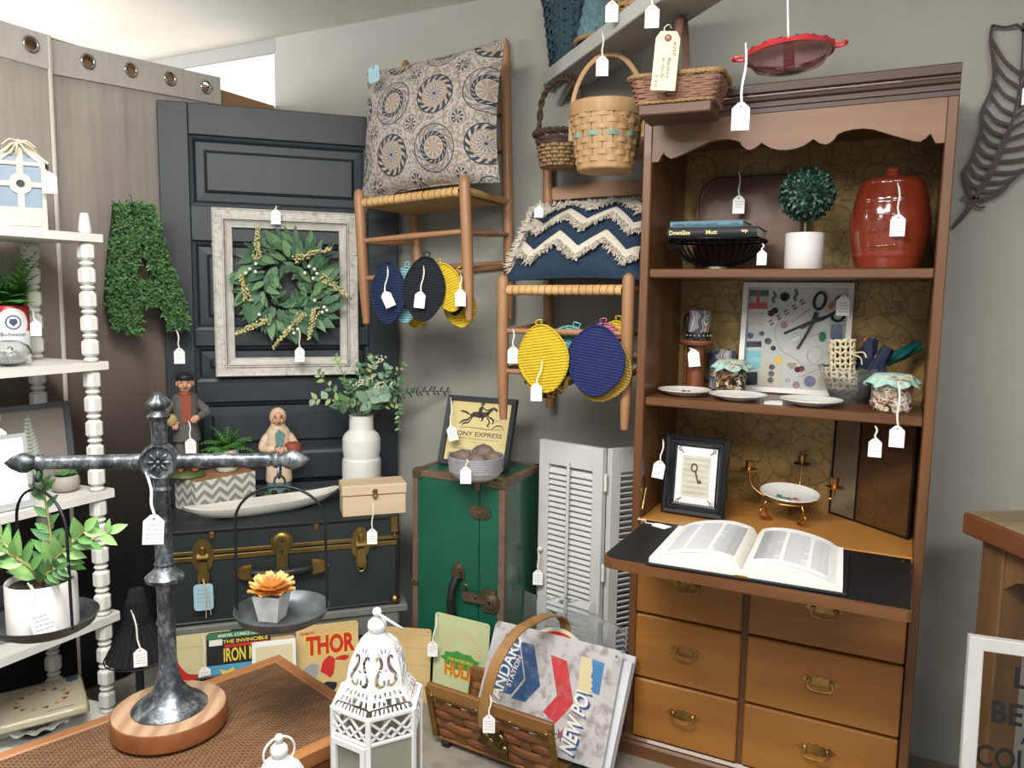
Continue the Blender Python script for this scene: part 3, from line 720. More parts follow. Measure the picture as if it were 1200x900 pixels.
for (p, d, L) in (((-.115, -.05, .095), (.06, -.02, 1), .13), ((-.15, -.05, -.06), (-.25, 0, 1), .10), ((.02, -.05, .10), (1, 0, .33), .15), ((.12, -.05, .035), (.85, 0, -.6), .13),
                  ((.10, -.055, -.08), (-.25, 0, -1), .13), ((.05, -.055, -.10), (-.65, 0, -.8), .18), ((-.08, -.05, -.13), (-1, 0, -.45), .13)):
    sprig(p, d, L, 60)
for (x, z) in ((-.14, .06), (-.155, .045), (-.12, .05), (-.118, .08), (.075, .075), (.095, .065), (.06, .05), (.105, .048), (.09, .03), (.13, -.08), (.122, -.1), (.14, -.092), (.095, -.055), (.0, -.16), (.03, -.165), (.015, -.18), (-.02, -.18), (-.11, -.11)):
    MB().sphere((x, -.055, z), .0066, 10, 7).build('white_berry', m_wb, wr, 60)

# grey bench under the trunk
m_bench = M('grey_bench_paint', '6f716c', .6, 0, '5f615d', 8)
bn = thing('grey_bench', 'low grey painted bench carrying the black trunk by the corner', 'bench', DW(0, 0, 0), A45)
MB().box((.41, -.265, .3018), (.86, .41, .026), .003).build('bench_top', m_bench, bn)
MB().box((.41, -.45, .250), (.80, .02, .078), .002).build('bench_apron', m_bench, bn)
for x in (.04, .78):
    for y in (-.09, -.44): MB().box((x, y, .1445), (.05, .05, .289), .003).build('leg', m_bench, bn)

# black trunk
m_tr = M('black_trunk_vinyl', '1c2325', .5, 0, '232b2d', 6, bump=.06, bs=160); m_tredge = M('black_trunk_edge', '15191c', .4)
tk = thing('black_footlocker', 'long black footlocker trunk with brass latches on the grey bench', 'trunk', DW(.018, .45, .3154), A45)
TW, TD, TH, LZ = .787, .37, .333, .243
MB().box((TW/2, TD/2, LZ/2), (TW, TD, LZ), .004).build('trunk_body', m_tr, tk)
lid = MB().box((TW/2, TD/2, (LZ+.002+TH)/2), (TW, TD, TH-LZ-.002), .004).build('lid', m_tr, tk)
for (p, q) in (((0, 0, TH-.0055), (TW, 0, TH-.0055)), ((0, TD, TH-.0055), (TW, TD, TH-.0055)), ((0, 0, TH-.0055), (0, TD, TH-.0055)), ((TW, 0, TH-.0055), (TW, TD, TH-.0055))):
    MB().bar(p, q, .012, .012, bev=.003).build('edge_binding', m_tredge, lid)
for (p, q) in (((0, 0, 0.006), (TW, 0, .006)), ((0, 0, 0), (0, 0, LZ)), ((TW, 0, 0), (TW, 0, LZ))):
    MB().bar(p, q, .012, .012, bev=.003).build('edge_binding', m_tredge, tk)
m_brp = M('polished_brass', 'a58c56', .33, 1, '837045', 10)
mb = MB(); mb.box((TW/2, -.002, LZ-.011), (TW+.004, .006, .018), .002); mb.box((TW+.001, TD/2, LZ-.011), (.004, TD, .018), .001); mb.build('brass_band', m_brp, tk)
mb = MB(); mb.box((TW/2, -.002, LZ+.010), (TW+.004, .006, .014), .002); mb.build('brass_band', m_brp, lid)
def latch(x):
    pol = [(0, .062), (.012, .058), (.026, .040), (.033, .015), (.033, -.015), (.028, -.035), (.018, -.052), (-.018, -.052), (-.028, -.035), (-.033, -.015), (-.033, .015), (-.026, .040), (-.012, .058)]
    mb = MB(); mb.prism([(x+a, LZ+b) for a, b in pol], -.010, -.005); mb.prism([(x+a*.7, LZ+b*.72+.004) for a, b in pol], -.014, -.010)
    o = mb.build('latch', m_brp, tk)
    mb = MB(); mb.prism(rrect(.028, .07, .012, 4, x, LZ-.05), -.026, -.018); mb.lathe([(.010, -.018), (.010, .018)], 12, (x, -.019, LZ-.003), ax=Matrix.Rotation(pi/2, 3, 'Y')); mb.box((x, -.018, LZ+.02), (.016, .012, .03), .003); mb.build('hasp', m_brp, o)
    MB().tube(spline([(x-.015, -.018, LZ-.045), (x-.017, -.022, LZ-.075), (x-.008, -.025, LZ-.096), (x+.008, -.025, LZ-.096), (x+.017, -.022, LZ-.075), (x+.015, -.018, LZ-.045)], 4), .003, 6).build('wire_loop', m_brass, o)
latch(.125); latch(.653)
lk = MB(); lk.prism(circ(.038, 24, .382, LZ+.028), -.011, -.005); lk.prism([(.352, LZ+.0), (.412, LZ+.0), (.418, LZ+.045), (.346, LZ+.045)], -.009, -.005); o = lk.build('lock_plate', m_brp, tk)
mb = MB(); mb.lathe([(.030, 0), (.030, .004), (.022, .008), (.018, .008)], 24, (.382, -.011, LZ+.030), ax=Matrix.Rotation(pi/2, 3, 'X')); mb.prism(rrect(.038, .10, .006, 3, .382, LZ-.022), -.018, -.011); mb.build('lock_tongue', m_brp, o, 40)
mb = MB(); mb.prism(circ(.006, 10, .382, LZ-.002), -.0195, -.0188); mb.box((.382, -.0192, LZ-.011), (.003, .001, .012)); mb.prism(circ(.005, 8, .382, LZ+.034), -.0195, -.0188); mb.build('keyhole', m_black, o)
hd = MB(); hd.tube([(.27, -.012, .172), (.30, -.026, .170), (.382, -.032, .165), (.46, -.026, .170), (.494, -.012, .172)], [.014, .016, .017, .016, .014], 10); h = hd.build('handle', M('black_leather', '16171a', .45, bump=.2, bs=60), tk, 60)
for sx in (-1, 1):
    x = .382+sx*.112; pol = [(sx*.05, 0), (sx*.04, .014), (sx*.022, .024), (-sx*.012, .029), (-sx*.012, -.029), (sx*.022, -.024), (sx*.04, -.014)]
    mb = MB(); mb.prism([(x+a, .172+b) for a, b in pol], -.010, -.004); mb.prism([(x+a*.75, .172+b*.75) for a, b in pol], -.030, -.010); mb.build('handle_cap', m_brp, h)
mb = MB(); mb.text('Mercury', .052, .013, (.39, -.0495, .166), bold=.01, shear=.25); mb.build('lettering', m_brp, h)
for x, zc in ((TW-.012, .30), (.012, .30)):
    mb = MB(); mb.box((x, -.003, zc), (.03, .010, .06), .003); mb.box((x, -.009, zc-.04), (.014, .008, .02), .003); mb.build('corner_cap', m_brp, lid)
mb = MB()
for x in (.155, .50):
    MB().box((x, -.003, TH-.022), (.018, .005, .022), .002).build('hinge_clip', m_brass, lid)
MB().sphere((TW-.01, -.004, .0195), .018, 12, 8).build('corner_cap', m_brass, tk, 60)
MB().sphere((.01, -.004, .0195), .018, 12, 8).build('corner_cap', m_brass, tk, 60)

# chevron box
k = NT('chevron_print'); tc = k.n('TexCoord'); sx = k.n('SeparateXYZ'); k.l(tc.outputs['Object'], sx.inputs[0])
u = k.math('ADD', sx.outputs[0], sx.outputs[1]); tri = k.math('ABSOLUTE', k.math('SUBTRACT', k.math('FRACT', k.math('MULTIPLY', u, 1/.062)), .5))
zz = k.math('FRACT', k.math('MULTIPLY', k.math('ADD', sx.outputs[2], k.math('MULTIPLY', tri, .055)), 1/.036))
st = k.math('GREATER_THAN', zz, .5)
k.l(k.mix(st, lin('8a8a85'), lin('cfccc2')), k.b.inputs['Base Color']); k.b.inputs['Roughness'].default_value = .7; m_chev = k.m
cb = thing('chevron_box', 'grey and white chevron box holding old man figurine and potted fern', 'box', (-2.232, 1.902, .6486), radians(79))
MB().box((.122, .074, .06), (.244, .148, .12), .002).build('carton', m_chev, cb)
MB().box((.122, .074, .1216), (.242, .146, .003), .001).build('kraft_top', M('kraft_card', '8a6540', .7, 0, '96704a', 30), cb)

# potted fern on the box
fp = thing('potted_fern', 'small green fern in a white pot on the chevron box', 'plant', (-2.276, 2.086, .7722), radians(50))
MB().lathe([(.034, 0), (.039, .004), (.044, .06), (.045, .085), (.042, .085), (.041, .07)], 28).build('pot', M('white_ceramic', 'd3d0c8', .5), fp, 60)
MB().lathe([(.041, 0), (.001, .003)], 20, (0, 0, .072)).build('soil', m_soil, fp)
fmb = fern(MB(), 24, .122, .038, 14, .72, 1.0, (0, 0, .075), 8, .3); fern(fmb, 12, .10, .04, 15, .5, 1.2, (0, 0, .075), 7, .32)
fmb.build('fern_fronds', m_fern, fp, kind='stuff')

# figurines
m_skin = M('glazed_skin', 'c08f74', .5); m_coat = M('grey_coat_glaze', '4d4a47', .55, 0, '5c5955', 25); m_rust = M('rust_glaze', '7d3a28', .5, 0, '8f4a35', 30); m_trous = M('taupe_glaze', '57514a', .55, 0, '655e55', 25)
m_gbase = M('moss_green_glaze', '50602f', .5, 0, '435227', 20); m_cap = M('black_cap_glaze', '1b1c1f', .5); m_tan = M('tan_glaze', 'b59a7c', .55, 0, 'c3aa8c', 25); m_cloth = M('cream_glaze', 'bfa68d', .55, 0, 'cdb69c', 25); m_teal = M('teal_glaze', '5d7f80', .5); m_eye = M('dark_eye', '2a1d18', .4)
def head(parent, c, s, hat, mats):
    mb = MB()
    mb.sphere(c, .030*s, 20, 14, (.86, .95, 1.12)); x, y, z = c
    mb.sphere((x, y-.012*s, z-.016*s), .019*s, 14, 8, (1, .9, .85))
    mb.tube([(x, y-.027*s, z+.008*s), (x, y-.035*s, z-.004*s)], [.004*s, .0065*s], 8); mb.sphere((x, y-.034*s, z-.005*s), .0068*s, 8, 6)
    for sg in (-1, 1):
        mb.sphere((x+sg*.0275*s, y+.002*s, z-.002*s), .008*s, 8, 6, (.5, .8, 1.2)); mb.sphere((x+sg*.014*s, y-.022*s, z-.008*s), .008*s, 8, 6)
    mb.tube([(x, y+.004, z-.02*s), (x, y+.004, z-.045*s)], .014*s, 10)
    h = mb.build('head', m_skin, parent, 60)
    mb = MB()
    for sg in (-1, 1): mb.sphere((x+sg*.0105*s, y-.0268*s, z+.006*s), .0030*s, 8, 6, (1.3, .7, .8)); mb.tube([(x+sg*.006*s, y-.0278*s, z+.013*s), (x+sg*.017*s, y-.025*s, z+.0125*s)], .0014*s, 5)
    mb.tube(spline([(x-.009*s, y-.0275*s, z-.0155*s), (x, y-.0312*s, z-.0175*s), (x+.009*s, y-.0275*s, z-.0155*s)], 3), .0014*s, 5)
    mb.build('face_paint', m_eye, h)
    return h
def hand(mb, c, d, s):
    """a small palm with four fingers and a thumb"""
    c, d = V(c), V(d).normalized(); sd = d.cross(V((0, 1, 0))); sd.normalize()
    mb.sphere(c, .0095*s, 10, 8, (1, .7, 1))
    for i in range(4):
        o = sd*((i-1.5)*.0042*s); L = (.013, .016, .0155, .012)[i]*s
        mb.tube([c+o, c+o+d*L*.6+V((0, -.003*s, 0)), c+o+d*L+V((0, -.001*s, -.004*s))], [.0027*s, .0025*s, .0018*s], 6)
    mb.tube([c+sd*.006*s, c+sd*.013*s+d*.006*s], [.003*s, .002*s], 6)
# old man: legs, coat, arms on a mossy base
om = thing('old_man_figurine', 'glazed figurine of an old man in dark cap and grey coat, on chevron box', 'figurine', (-2.322, 1.945, .7722), radians(50))
S = 1.0
mb = MB(); loft(mb, [(0, 0, 0, .058, .05), (0, 0, .004, .062, .054), (0, 0, .014, .058, .05), (0, 0, .022, .04, .036)], 24); mb.build('mossy_base', m_gbase, om, 50)
mb = MB()
for sg in (-1, 1):
    loft(mb, [(sg*.02, 0, .03, .017, .017), (sg*.021, 0, .04, .019, .018), (sg*.021, .002, .09, .019, .019), (sg*.018, .002, .15, .022, .023), (sg*.014, .002, .195, .026, .028)], 16)
mb.build('trousers', m_trous, om, 60)
for sg in (-1, 1): MB().sphere((sg*.024, -.014, .028), .018, 12, 8, (.75, 1.4, .6)).build('shoe', m_rust, om, 60)
MB().box((0, .02, .09), (.03, .025, .15), .01).build('tree_stump', m_rust, om, 60)
mb = MB(); loft(mb, [(0, 0, .135, .048, .038), (0, 0, .15, .047, .038), (0, 0, .19, .041, .034), (0, 0, .24, .043, .033), (0, 0, .28, .047, .031), (0, .002, .30, .040, .026), (0, .004, .315, .02, .018)], 24)
for sg, el, hn in ((-1, (-.072, .0, .232), (-.045, -.040, .212)), (1, (.070, .0, .235), (.038, -.040, .222))):
    mb.tube(spline([(sg*.028, .002, .282), (sg*.050, .002, .264), el, ((el[0]+hn[0])/2, -.02, (el[2]+hn[2])/2), hn], 4), [.016]*6+[.0175]*4+[.015]*4+[.012]*3, 12)
ct = mb.build('coat', m_coat, om, 60)
mb = MB(); mb.prism([(-.014, .205), (.016, .205), (.020, .305), (-.018, .305)], -.0375, -.02); mb.sphere((0, -.012, .308), .024, 14, 8, (1, .85, .5)); mb.build('waistcoat', m_rust, om, 60)
mb = MB(); hand(mb, (-.040, -.045, .208), (.4, -.3, -1), 1.25); hand(mb, (.034, -.046, .222), (-.9, -.3, -.2), 1.25); mb.build('hands', m_skin, om, 60)
head(om, (0, -.004, .345), 1.0, None, None)
mb = MB(); mb.sphere((0, .002, .366), .0315, 20, 10, (.98, 1.05, .62)); mb.sphere((0, -.020, .362), .022, 14, 6, (1, .9, .25)); mb.build('cap', m_cap, om, 60)
MB().sphere((-.048, -.047, .218), .021, 12, 8, (1, .7, 1.1)).build('bread_loaf', M('straw_glaze', 'a08a63', .6), om, 60)
# old woman
ow = thing('old_woman_figurine', 'glazed figurine of an old woman in headscarf and apron with basket, behind the dough bowl', 'figurine', DW(.402, .105, .6492), radians(47))
mb = MB(); loft(mb, [(0, 0, 0, .06, .045), (0, 0, .004, .064, .048), (0, 0, .022, .06, .045), (0, 0, .032, .04, .03)], 24); mb.build('mossy_base', m_gbase, ow, 50)
mb = MB(); loft(mb, [(0, 0, .03, .042, .034), (0, 0, .04, .047, .037), (0, 0, .1, .045, .035), (0, 0, .2, .036, .03)], 24); mb.build('skirt', m_teal, ow, 60)
for sg in (-1, 1): MB().sphere((sg*.02, -.03, .035), .013, 10, 8, (.9, 1.4, .7)).build('shoe', m_cap, ow, 60)
mb = MB(); loft(mb, [(0, -.002, .072, .049, .039), (0, -.002, .08, .050, .040), (0, 0, .14, .046, .036), (0, 0, .195, .038, .030), (0, 0, .24, .046, .034), (0, 0, .265, .046, .032), (0, .002, .285, .032, .026), (0, .002, .298, .018, .017)], 24)
for sg, el, hn in ((-1, (-.058, -.006, .205), (-.014, -.040, .205)), (1, (.060, -.006, .205), (.018, -.042, .200))):
    mb.tube(spline([(sg*.026, .0, .256), (sg*.045, 0, .240), el, ((el[0]+hn[0])/2, -.03, .203), hn], 4), [.017]*6+[.0175]*4+[.015]*4+[.011]*3, 12)
mb.build('dress', m_cloth, ow, 60)
mb = MB(); mb.prism([(-.012, .215), (.014, .215), (.022, .262), (.0, .280), (-.014, .262)], -.0375, -.02); mb.build('blouse', m_teal, ow, 60)
mb = MB(); hand(mb, (-.006, -.046, .203), (1, -.2, -.1), 1.1); hand(mb, (.010, -.048, .199), (-1, -.2, -.1), 1.1); mb.build('hands', m_skin, ow, 60)
head(ow, (0, -.006, .318), .95, None, None)
mb = MB(); mb.sphere((0, .004, .322), .034, 20, 12, (.95, .9, 1.1)); mb.tube([(0, .0, .300), (0, .002, .272)], [.026, .034], 14); mb.build('headscarf', m_cloth, ow, 60)
mb = MB(); loft(mb, [(.052, -.03, .178, .018, .016), (.052, -.03, .184, .028, .024), (.052, -.03, .205, .034, .028), (.052, -.03, .222, .03, .024), (.052, -.03, .228, .015, .012)], 18); mb.build('basket', m_rust, ow, 50)

# long white dough bowl
dbm = M('chalk_white_wood', 'c9c7c0', .6, 0, 'b9b6ae', 16, (.3, 1, 1), bump=.1, bs=40)
db = thing('dough_bowl', 'long narrow white wooden dough bowl lying across the black trunk', 'bowl', DW(.350, .283, .6492), radians(62))
mb = MB()
def boat(u, v):
    # v: 0 outer bottom -> 1 outer rim -> inner bottom
    a = 2*pi*u; hl, hw = .285, .062
    sec = [(.55, .0), (.80, .012), (.95, .03), (1.0, .042), (.96, .044), (.86, .034), (.70, .018), (.3, .012), (.02, .011)]
    t = v*(len(sec)-1); i = min(int(t), len(sec)-2); f = t-i; k_ = sec[i][0]*(1-f)+sec[i+1][0]*f; z = sec[i][1]*(1-f)+sec[i+1][1]*f
    cx = cos(a); lift = .018*abs(cx)**4*(z/.044)
    return (hl*k_*math.copysign(abs(cx)**.8, cx), hw*k_*sin(a)*(1-.25*abs(cx)**3), z+lift)
mb.grid(boat, 48, 16, cu=True); n = len(mb.v); mb.add([], []); mb.f.append(list(range(48))[::-1]); mb.mi.append(0)
mb.build('bowl', dbm, db, 60)

# white vase with greenery
vz = thing('white_vase', 'white embossed milk-can vase of mixed greenery behind the wooden box', 'vase', DW(.712, .172, .6492), A45)
m_vase = M('matte_white_ceramic', 'd4d3cf', .55)
mb = MB()
def vprof(z):
    P_ = [(0, .068), (.012, .073), (.15, .073), (.165, .069), (.195, .072), (.235, .072), (.255, .066), (.268, .052), (.272, .047), (.325, .046), (.33, .048)]
    for (a, b), (c, d) in zip(P_[:-1], P_[1:]):
        if a <= z <= c: return b+(d-b)*(z-a)/(c-a)
    return P_[-1][1]
def vs_(u, v):
    a = 2*pi*u; z = .33*v; rr_ = vprof(z)
    if .18 < z < .25: rr_ += .0022*sin(a*36)*cos(z*400)
    if .09 < z < .15: rr_ += .0028*max(0, cos(6*pi*abs(((u*14+ (z-.09)/.06*1.0) % 1)-.5)))
    if .075 < z < .085 or .152 < z < .16: rr_ += .002
    return (rr_*cos(a), rr_*sin(a), z)
mb.grid(vs_, 144, 90, cu=True); mb.lathe([(.048, .33), (.043, .33), (.041, .28), (.001, .275)], 40, caps=False); mb.lathe([(.001, 0), (.068, 0)], 40, caps=False)
mb.build('vase', m_vase, vz, 70)
mg = [M('eucalyptus_green', '74907a', .55, 0, '869f87', 20), M('mid_green', '4c7147', .55, 0, '5e8456', 20), M('deep_green', '375a3c', .55, 0, '4a6d49', 20), M('yellow_green', '8c9c63', .55, 0, '9aaa72', 20)]
glm = [MB().leaf((0, 0, 0), (1, 0, 0), (0, 0, 1), 1, w_, .12, .15, 4).mesh('leaf', m_, 60) for m_, w_ in ((mg[0], .8), (mg[1], .5), (mg[2], .55), (mg[3], .55), (mg[0], .65))]
m_stem = M('stem_green', '5d6b45', .7)
r = random.Random(31)
def branch(tip, ctrl, n, L, kinds, spread=.9):
    pts = spline([(0, 0, .30), ctrl, tip], 8); MB().tube(pts, [.0026-.0016*i/len(pts) for i in range(len(pts))], 5).build('stem', m_stem, vz)
    for i in range(n):
        t = .35+.65*i/(n-1); j = min(int(t*(len(pts)-1)), len(pts)-2); d = (pts[j+1]-pts[j]).normalized(); sd = d.cross(V((r.uniform(-.5, .5), 1, r.uniform(-.5, .5)))).normalized()*(1 if i % 2 else -1)
        piece('leaf', glm[r.choice(kinds)], vz, frame4(pts[j]+(pts[j+1]-pts[j])*.3, d*.55+sd*spread, (r.uniform(-.4, .4), -1, r.uniform(-.1, .8))) @ Matrix.Scale(L*r.uniform(.75, 1.15)*(1.15-.45*t), 4))
for tip, ctrl, n, L, kd in (((-.165, -.02, .50), (-.10, -.01, .42), 9, .034, [3, 1]), ((-.10, .0, .56), (-.05, 0, .45), 9, .032, [3, 1]), ((-.185, -.03, .40), (-.09, -.02, .39), 8, .040, [3, 0]), ((.05, 0, .56), (.03, 0, .44), 14, .036, [0, 1, 3]),
    ((.0, -.02, .53), (-.01, -.02, .42), 12, .038, [1, 2]), ((.16, -.01, .47), (.10, -.01, .42), 16, .03, [1, 2]), ((.20, 0, .42), (.12, 0, .40), 14, .028, [1, 2]), ((.14, -.03, .27), (.13, -.03, .38), 16, .026, [1, 3]), ((.09, -.05, .42), (.05, -.04, .40), 9, .055, [0, 4]),
    ((-.09, -.06, .37), (-.06, -.05, .39), 7, .05, [2, 1]), ((.03, -.07, .37), (.02, -.06, .40), 7, .062, [4, 2]), ((.10, -.04, .52), (.06, -.03, .43), 14, .034, [0, 1]), ((-.05, -.04, .47), (-.03, -.03, .41), 10, .04, [1, 2]), ((.17, -.02, .53), (.09, -.01, .45), 12, .026, [1, 3]), ((.02, .02, .50), (.01, .02, .41), 12, .04, [2, 1])):
    branch(tip, ctrl, n, L, kd)
mb = MB()
for i in range(70):
    c_ = r.choice([(.06, -.03, .55), (.02, -.05, .47), (.08, -.05, .45), (-.02, -.04, .46)]); mb.sphere((c_[0]+r.uniform(-.035, .035), c_[1]+r.uniform(-.01, .01), c_[2]+r.uniform(-.014, .014)), .0035, 6, 4)
mb.build('white_blossom', M('cream_blossom', 'd8d4bd', .6), vz, kind='stuff')
# dark sprig stretched along the wall
m_sp = M('dark_sprig', '2f3a2f', .7)
pts = spline([(.06, 0, .34), (.15, .012, .40), (.26, .016, .415), (.36, .016, .41)], 8); MB().tube(pts, .0016, 5).build('stem', m_sp, vz)
slm = MB().leaf((0, 0, 0), (1, 0, 0), (0, 0, 1), 1, .3, .1, .15, 2).mesh('leaf', m_sp)
for i in range(18):
    j = 8+i*15//18; d = (pts[j+1]-pts[j]).normalized(); piece('leaf', slm, vz, frame4(pts[j], d*.6+V((0, 0, 1 if i % 2 else -1)), (0, -1, 0)) @ Matrix.Scale(.026, 4))

# pale pine box
wb = thing('pine_box', 'small pale unfinished pine box with brass clasp on the black trunk', 'box', DW(.612, .435, .6492), A45)
m_pine = wood('pale_pine', 'c2aa8b', 'd2bfa3', 'x', 12, .6, 0, .05)
MB().box((.1145, .055, .038), (.229, .11, .076), .003).build('box_body', m_pine, wb)
MB().box((.1145, .053, .096), (.235, .118, .038), .004).build('lid', m_pine, wb)
mb = MB(); mb.lathe([(.010, 0), (.010, .002), (.006, .003)], 12, (.1145, -.006, .092), ax=Matrix.Rotation(pi/2, 3, 'X')); mb.tube([(.1145+.009*cos(q), -.0095, .078+.008*sin(q)) for q in [2*pi*i/12 for i in range(12)]], .002, 6, True); mb.box((.1145, -.008, .068), (.012, .003, .008), .001)
mb.build('clasp', m_brp, wb)
# folded linen behind the trunk box, against the wall
# ------------------------------------------------------------------ ladder-back chairs hung on the wall, cushions, pot holders
m_ch = wood('honey_chair_wood', '875f40', 'a37a57', 'z', 14, .5, .05); m_chx = wood('honey_rung_wood', '875f40', 'a37a57', 'x', 14, .5, .05)
m_splint = M('ash_splint', 'b08a58', .65, 0, 'c19c69', 20, (.3, 1, 1), bump=.15, bs=60)
def hung_chair(label, loc, roll, fw=.222, rw=.212):
    c = thing('ladderback_chair', label, 'chair', loc, group='ladderback chairs on the wall', rot=Euler((0, roll, 0)))
    D_ = .335
    for sg in (-1, 1):
        x = sg*fw
        MB().tube([(x*.985, -D_, 0), (x*.988, -D_, .03), (x*.995, -D_, .14), (x, -D_, .30), (x, -D_, .462), (x, -D_, .478), (x, -D_, .486)], [.0125, .0145, .019, .0195, .0195, .016, .006], 14).build('leg', m_ch, c, 50)
        MB().tube([(sg*(rw-.012), 0, 0), (sg*(rw-.008), 0, .14), (sg*rw, 0, .44), (sg*(rw+.01), .004, 1.0), (sg*(rw+.01), .004, 1.022), (sg*(rw+.01), .004, 1.03)], [.016, .0185, .019, .018, .014, .005], 14).build('back_post', m_ch, c, 50)
        for z, dz in ((.295, .02), (.165, .03)):
            MB().tube([(sg*fw, -D_, z), (sg*(fw+rw)/2, -D_/2, z+dz/2), (sg*rw, 0, z+dz)], [.0085, .0115, .0085], 10).build('rung', m_ch, c, 50)
    for z in (.30, .165):
        MB().tube([(-fw, -D_, z), (0, -D_, z), (fw, -D_, z)], [.0085, .012, .0085], 10).build('rung', m_chx, c, 50)
    MB().tube([(-rw, 0, .21), (0, 0, .21), (rw, 0, .21)], [.0085, .012, .0085], 10).build('rung', m_chx, c, 50)
    for z, h in ((.63, .05), (.765, .055), (.90, .07)):
        mb = MB(); top = [(-rw+.234*2*rw/.468*0, 0)]
        pol = []
        n = 12
        for i in range(n+1): t = i/n; pol.append((-rw+2*rw*t, z+h*(.75+.35*sin(pi*t)**.8)))
        for i in range(n+1): t = 1-i/n; pol.append((-rw+2*rw*t, z+.006*sin(pi*t)))
        vs = [(x, .004+.022*(1-(x/rw)**2)-.004, zz) for x, zz in pol]+[(x, .004+.022*(1-(x/rw)**2)+.005, zz) for x, zz in pol]; m = len(pol); half_ = n+1
        fs = [(i, i+1, m-2-i, m-1-i) for i in range(n)]+[(m+i+1, m+i, 2*m-1-i, 2*m-2-i) for i in range(n)]+[(i, (i+1) % m, (i+1) % m+m, i+m) for i in range(m)]
        mb.add(vs, fs); mb.build('back_slat', m_chx, c, 40)
    # woven seat: splint strips wrapped over front and rear rails, crossed by side-to-side strips
    zs_ = .437; n = 17
    for i in range(n):
        t = (i+.5)/n; xf = -fw+.018+2*(fw-.018)*t; xr = -rw+.018+2*(rw-.018)*t; w = 2*(fw-.018)/n*.93
        prof = [(-D_+.03, zs_+.014), (-D_-.004, zs_+.013), (-D_-.015, zs_+.002), (-D_-.015, zs_-.01), (-D_-.003, zs_-.018), (-D_+.03, zs_-.012)]
        path = [(0, zs_+.013), (-.06, zs_+.008+.003*(i % 2)), (-D_*.5, zs_+.004+.004*((i+1) % 2)), (-D_+.07, zs_+.010+.003*(i % 2))]+prof+[(-D_*.5, zs_-.012), (-.03, zs_-.014), (.012, zs_-.008), (.013, zs_+.004)]
        vs = []
        for y, z in path:
            f = max(0, min(1, -y/D_)); x = xr+(xf-xr)*f; r_ = (i*7919 % 5-2)*.0004
            vs += [(x-w/2, y+r_, z), (x, y+r_-.001, z+.0012 if z > zs_ else z-.001), (x+w/2, y+r_, z)]
        m = len(path)
        mb = MB(); mb.add(vs, [(a*3+j, a*3+j+1, ((a+1) % m)*3+j+1, ((a+1) % m)*3+j) for a in range(m) for j in range(2)]); mb.build('seat_strip', m_splint, c, 60)
    for j in range(9):
        y = -.03-j*.031; f = -y/D_; x = rw+(fw-rw)*f-.012; mb = MB()
        mb.grid(lambda u, v: (-x+2*x*u, y-.012+.024*v, zs_+.0125+.003*sin(u*pi*n+(j % 2)*pi)), 34, 1); mb.build('cross_strip', m_splint, c, 60)
    for sg in (-1, 1): MB().tube([(sg*fw, -D_, zs_), (sg*rw, 0, zs_)], .013, 10).build('seat_rail', m_splint, c, 50)
    MB().tube([(0, .018, .955), (0, .045, .955)], .005, 8).build('wall_peg', m_brass, c)
    return c
CH1 = V((-1.555, 2.632, 1.352)); CH2 = V((-.985, 2.632, 1.035))
hung_chair('upper ladder-back chair hung high on the wall, medallion cushion on its seat', CH1, radians(-3.2))
hung_chair('lower ladder-back chair hung beside the wooden hutch, fringed navy cushion on its seat', CH2, radians(-.6), .218, .205)

def pillow_pt(u, v, a, b, T, sg, sag=0):
    """u, v in -1..1"""
    x = a*u*(1-.085*(1-v*v)*abs(u)**3); z = b*v*(1-.085*(1-u*u)*abs(v)**3)
    t = T*max(0, (1-u*u)*(1-v*v))**.5*(1-.25*sag*v)
    return (x, sg*t, z)
# medallion cushion
k = NT('medallion_cloth'); tc = k.n('TexCoord'); sx = k.n('SeparateXYZ')
nzv = k.n('TexNoise'); nzv.inputs['Scale'].default_value = 6; k.l(tc.outputs['Object'], nzv.inputs['Vector'])
k.l(tc.outputs['Object'], sx.inputs[0])
def fr_(s_): return k.math('SUBTRACT', k.math('FRACT', s_), .5)
P_ = .185
def medal(ox, oz):
    u = k.math('MULTIPLY', k.math('ADD', sx.outputs[0], ox), 1/P_); w_ = k.math('MULTIPLY', k.math('ADD', sx.outputs[2], oz), 1/P_)
    fu, fw_ = fr_(u), fr_(w_); rr_ = k.math('SQRT', k.math('ADD', k.math('MULTIPLY', fu, fu), k.math('MULTIPLY', fw_, fw_))); an = k.math('ARCTAN2', fw_, fu)
    par = k.math('FRACT', k.math('MULTIPLY', k.math('ADD', k.math('FLOOR', u), k.math('FLOOR', w_)), .5))
    return rr_, an, k.math('GREATER_THAN', par, .25)
r1, a1, par = medal(.012, .03)
def petals(an, n, r_, a, b): return k.math('GREATER_THAN', k.math('SINE', k.math('MULTIPLY_ADD', r_, a, k.math('MULTIPLY', an, n))), b)
cream, sand, ink, slate_ = lin('a19b94'), lin('8e7c69'), lin('303339'), lin('6c6a6e')
def band(r_, a, b): return k.math('MULTIPLY', k.math('GREATER_THAN', r_, a), k.math('LESS_THAN', r_, b))
nfine = k.noise(tc.outputs['Object'], 95, 3, .6); swirl = k.ramp(nfine, [(.5, 'a19b94'), (.56, '66646a')], 'CONSTANT')
nf2 = k.noise(tc.outputs['Object'], 60, 2, .5); swirl2 = k.mix(k.math('GREATER_THAN', nf2, .56), swirl, sand)
colA = swirl2; colB = swirl2
def lay(c, m, n): return k.mix(m, c, n)
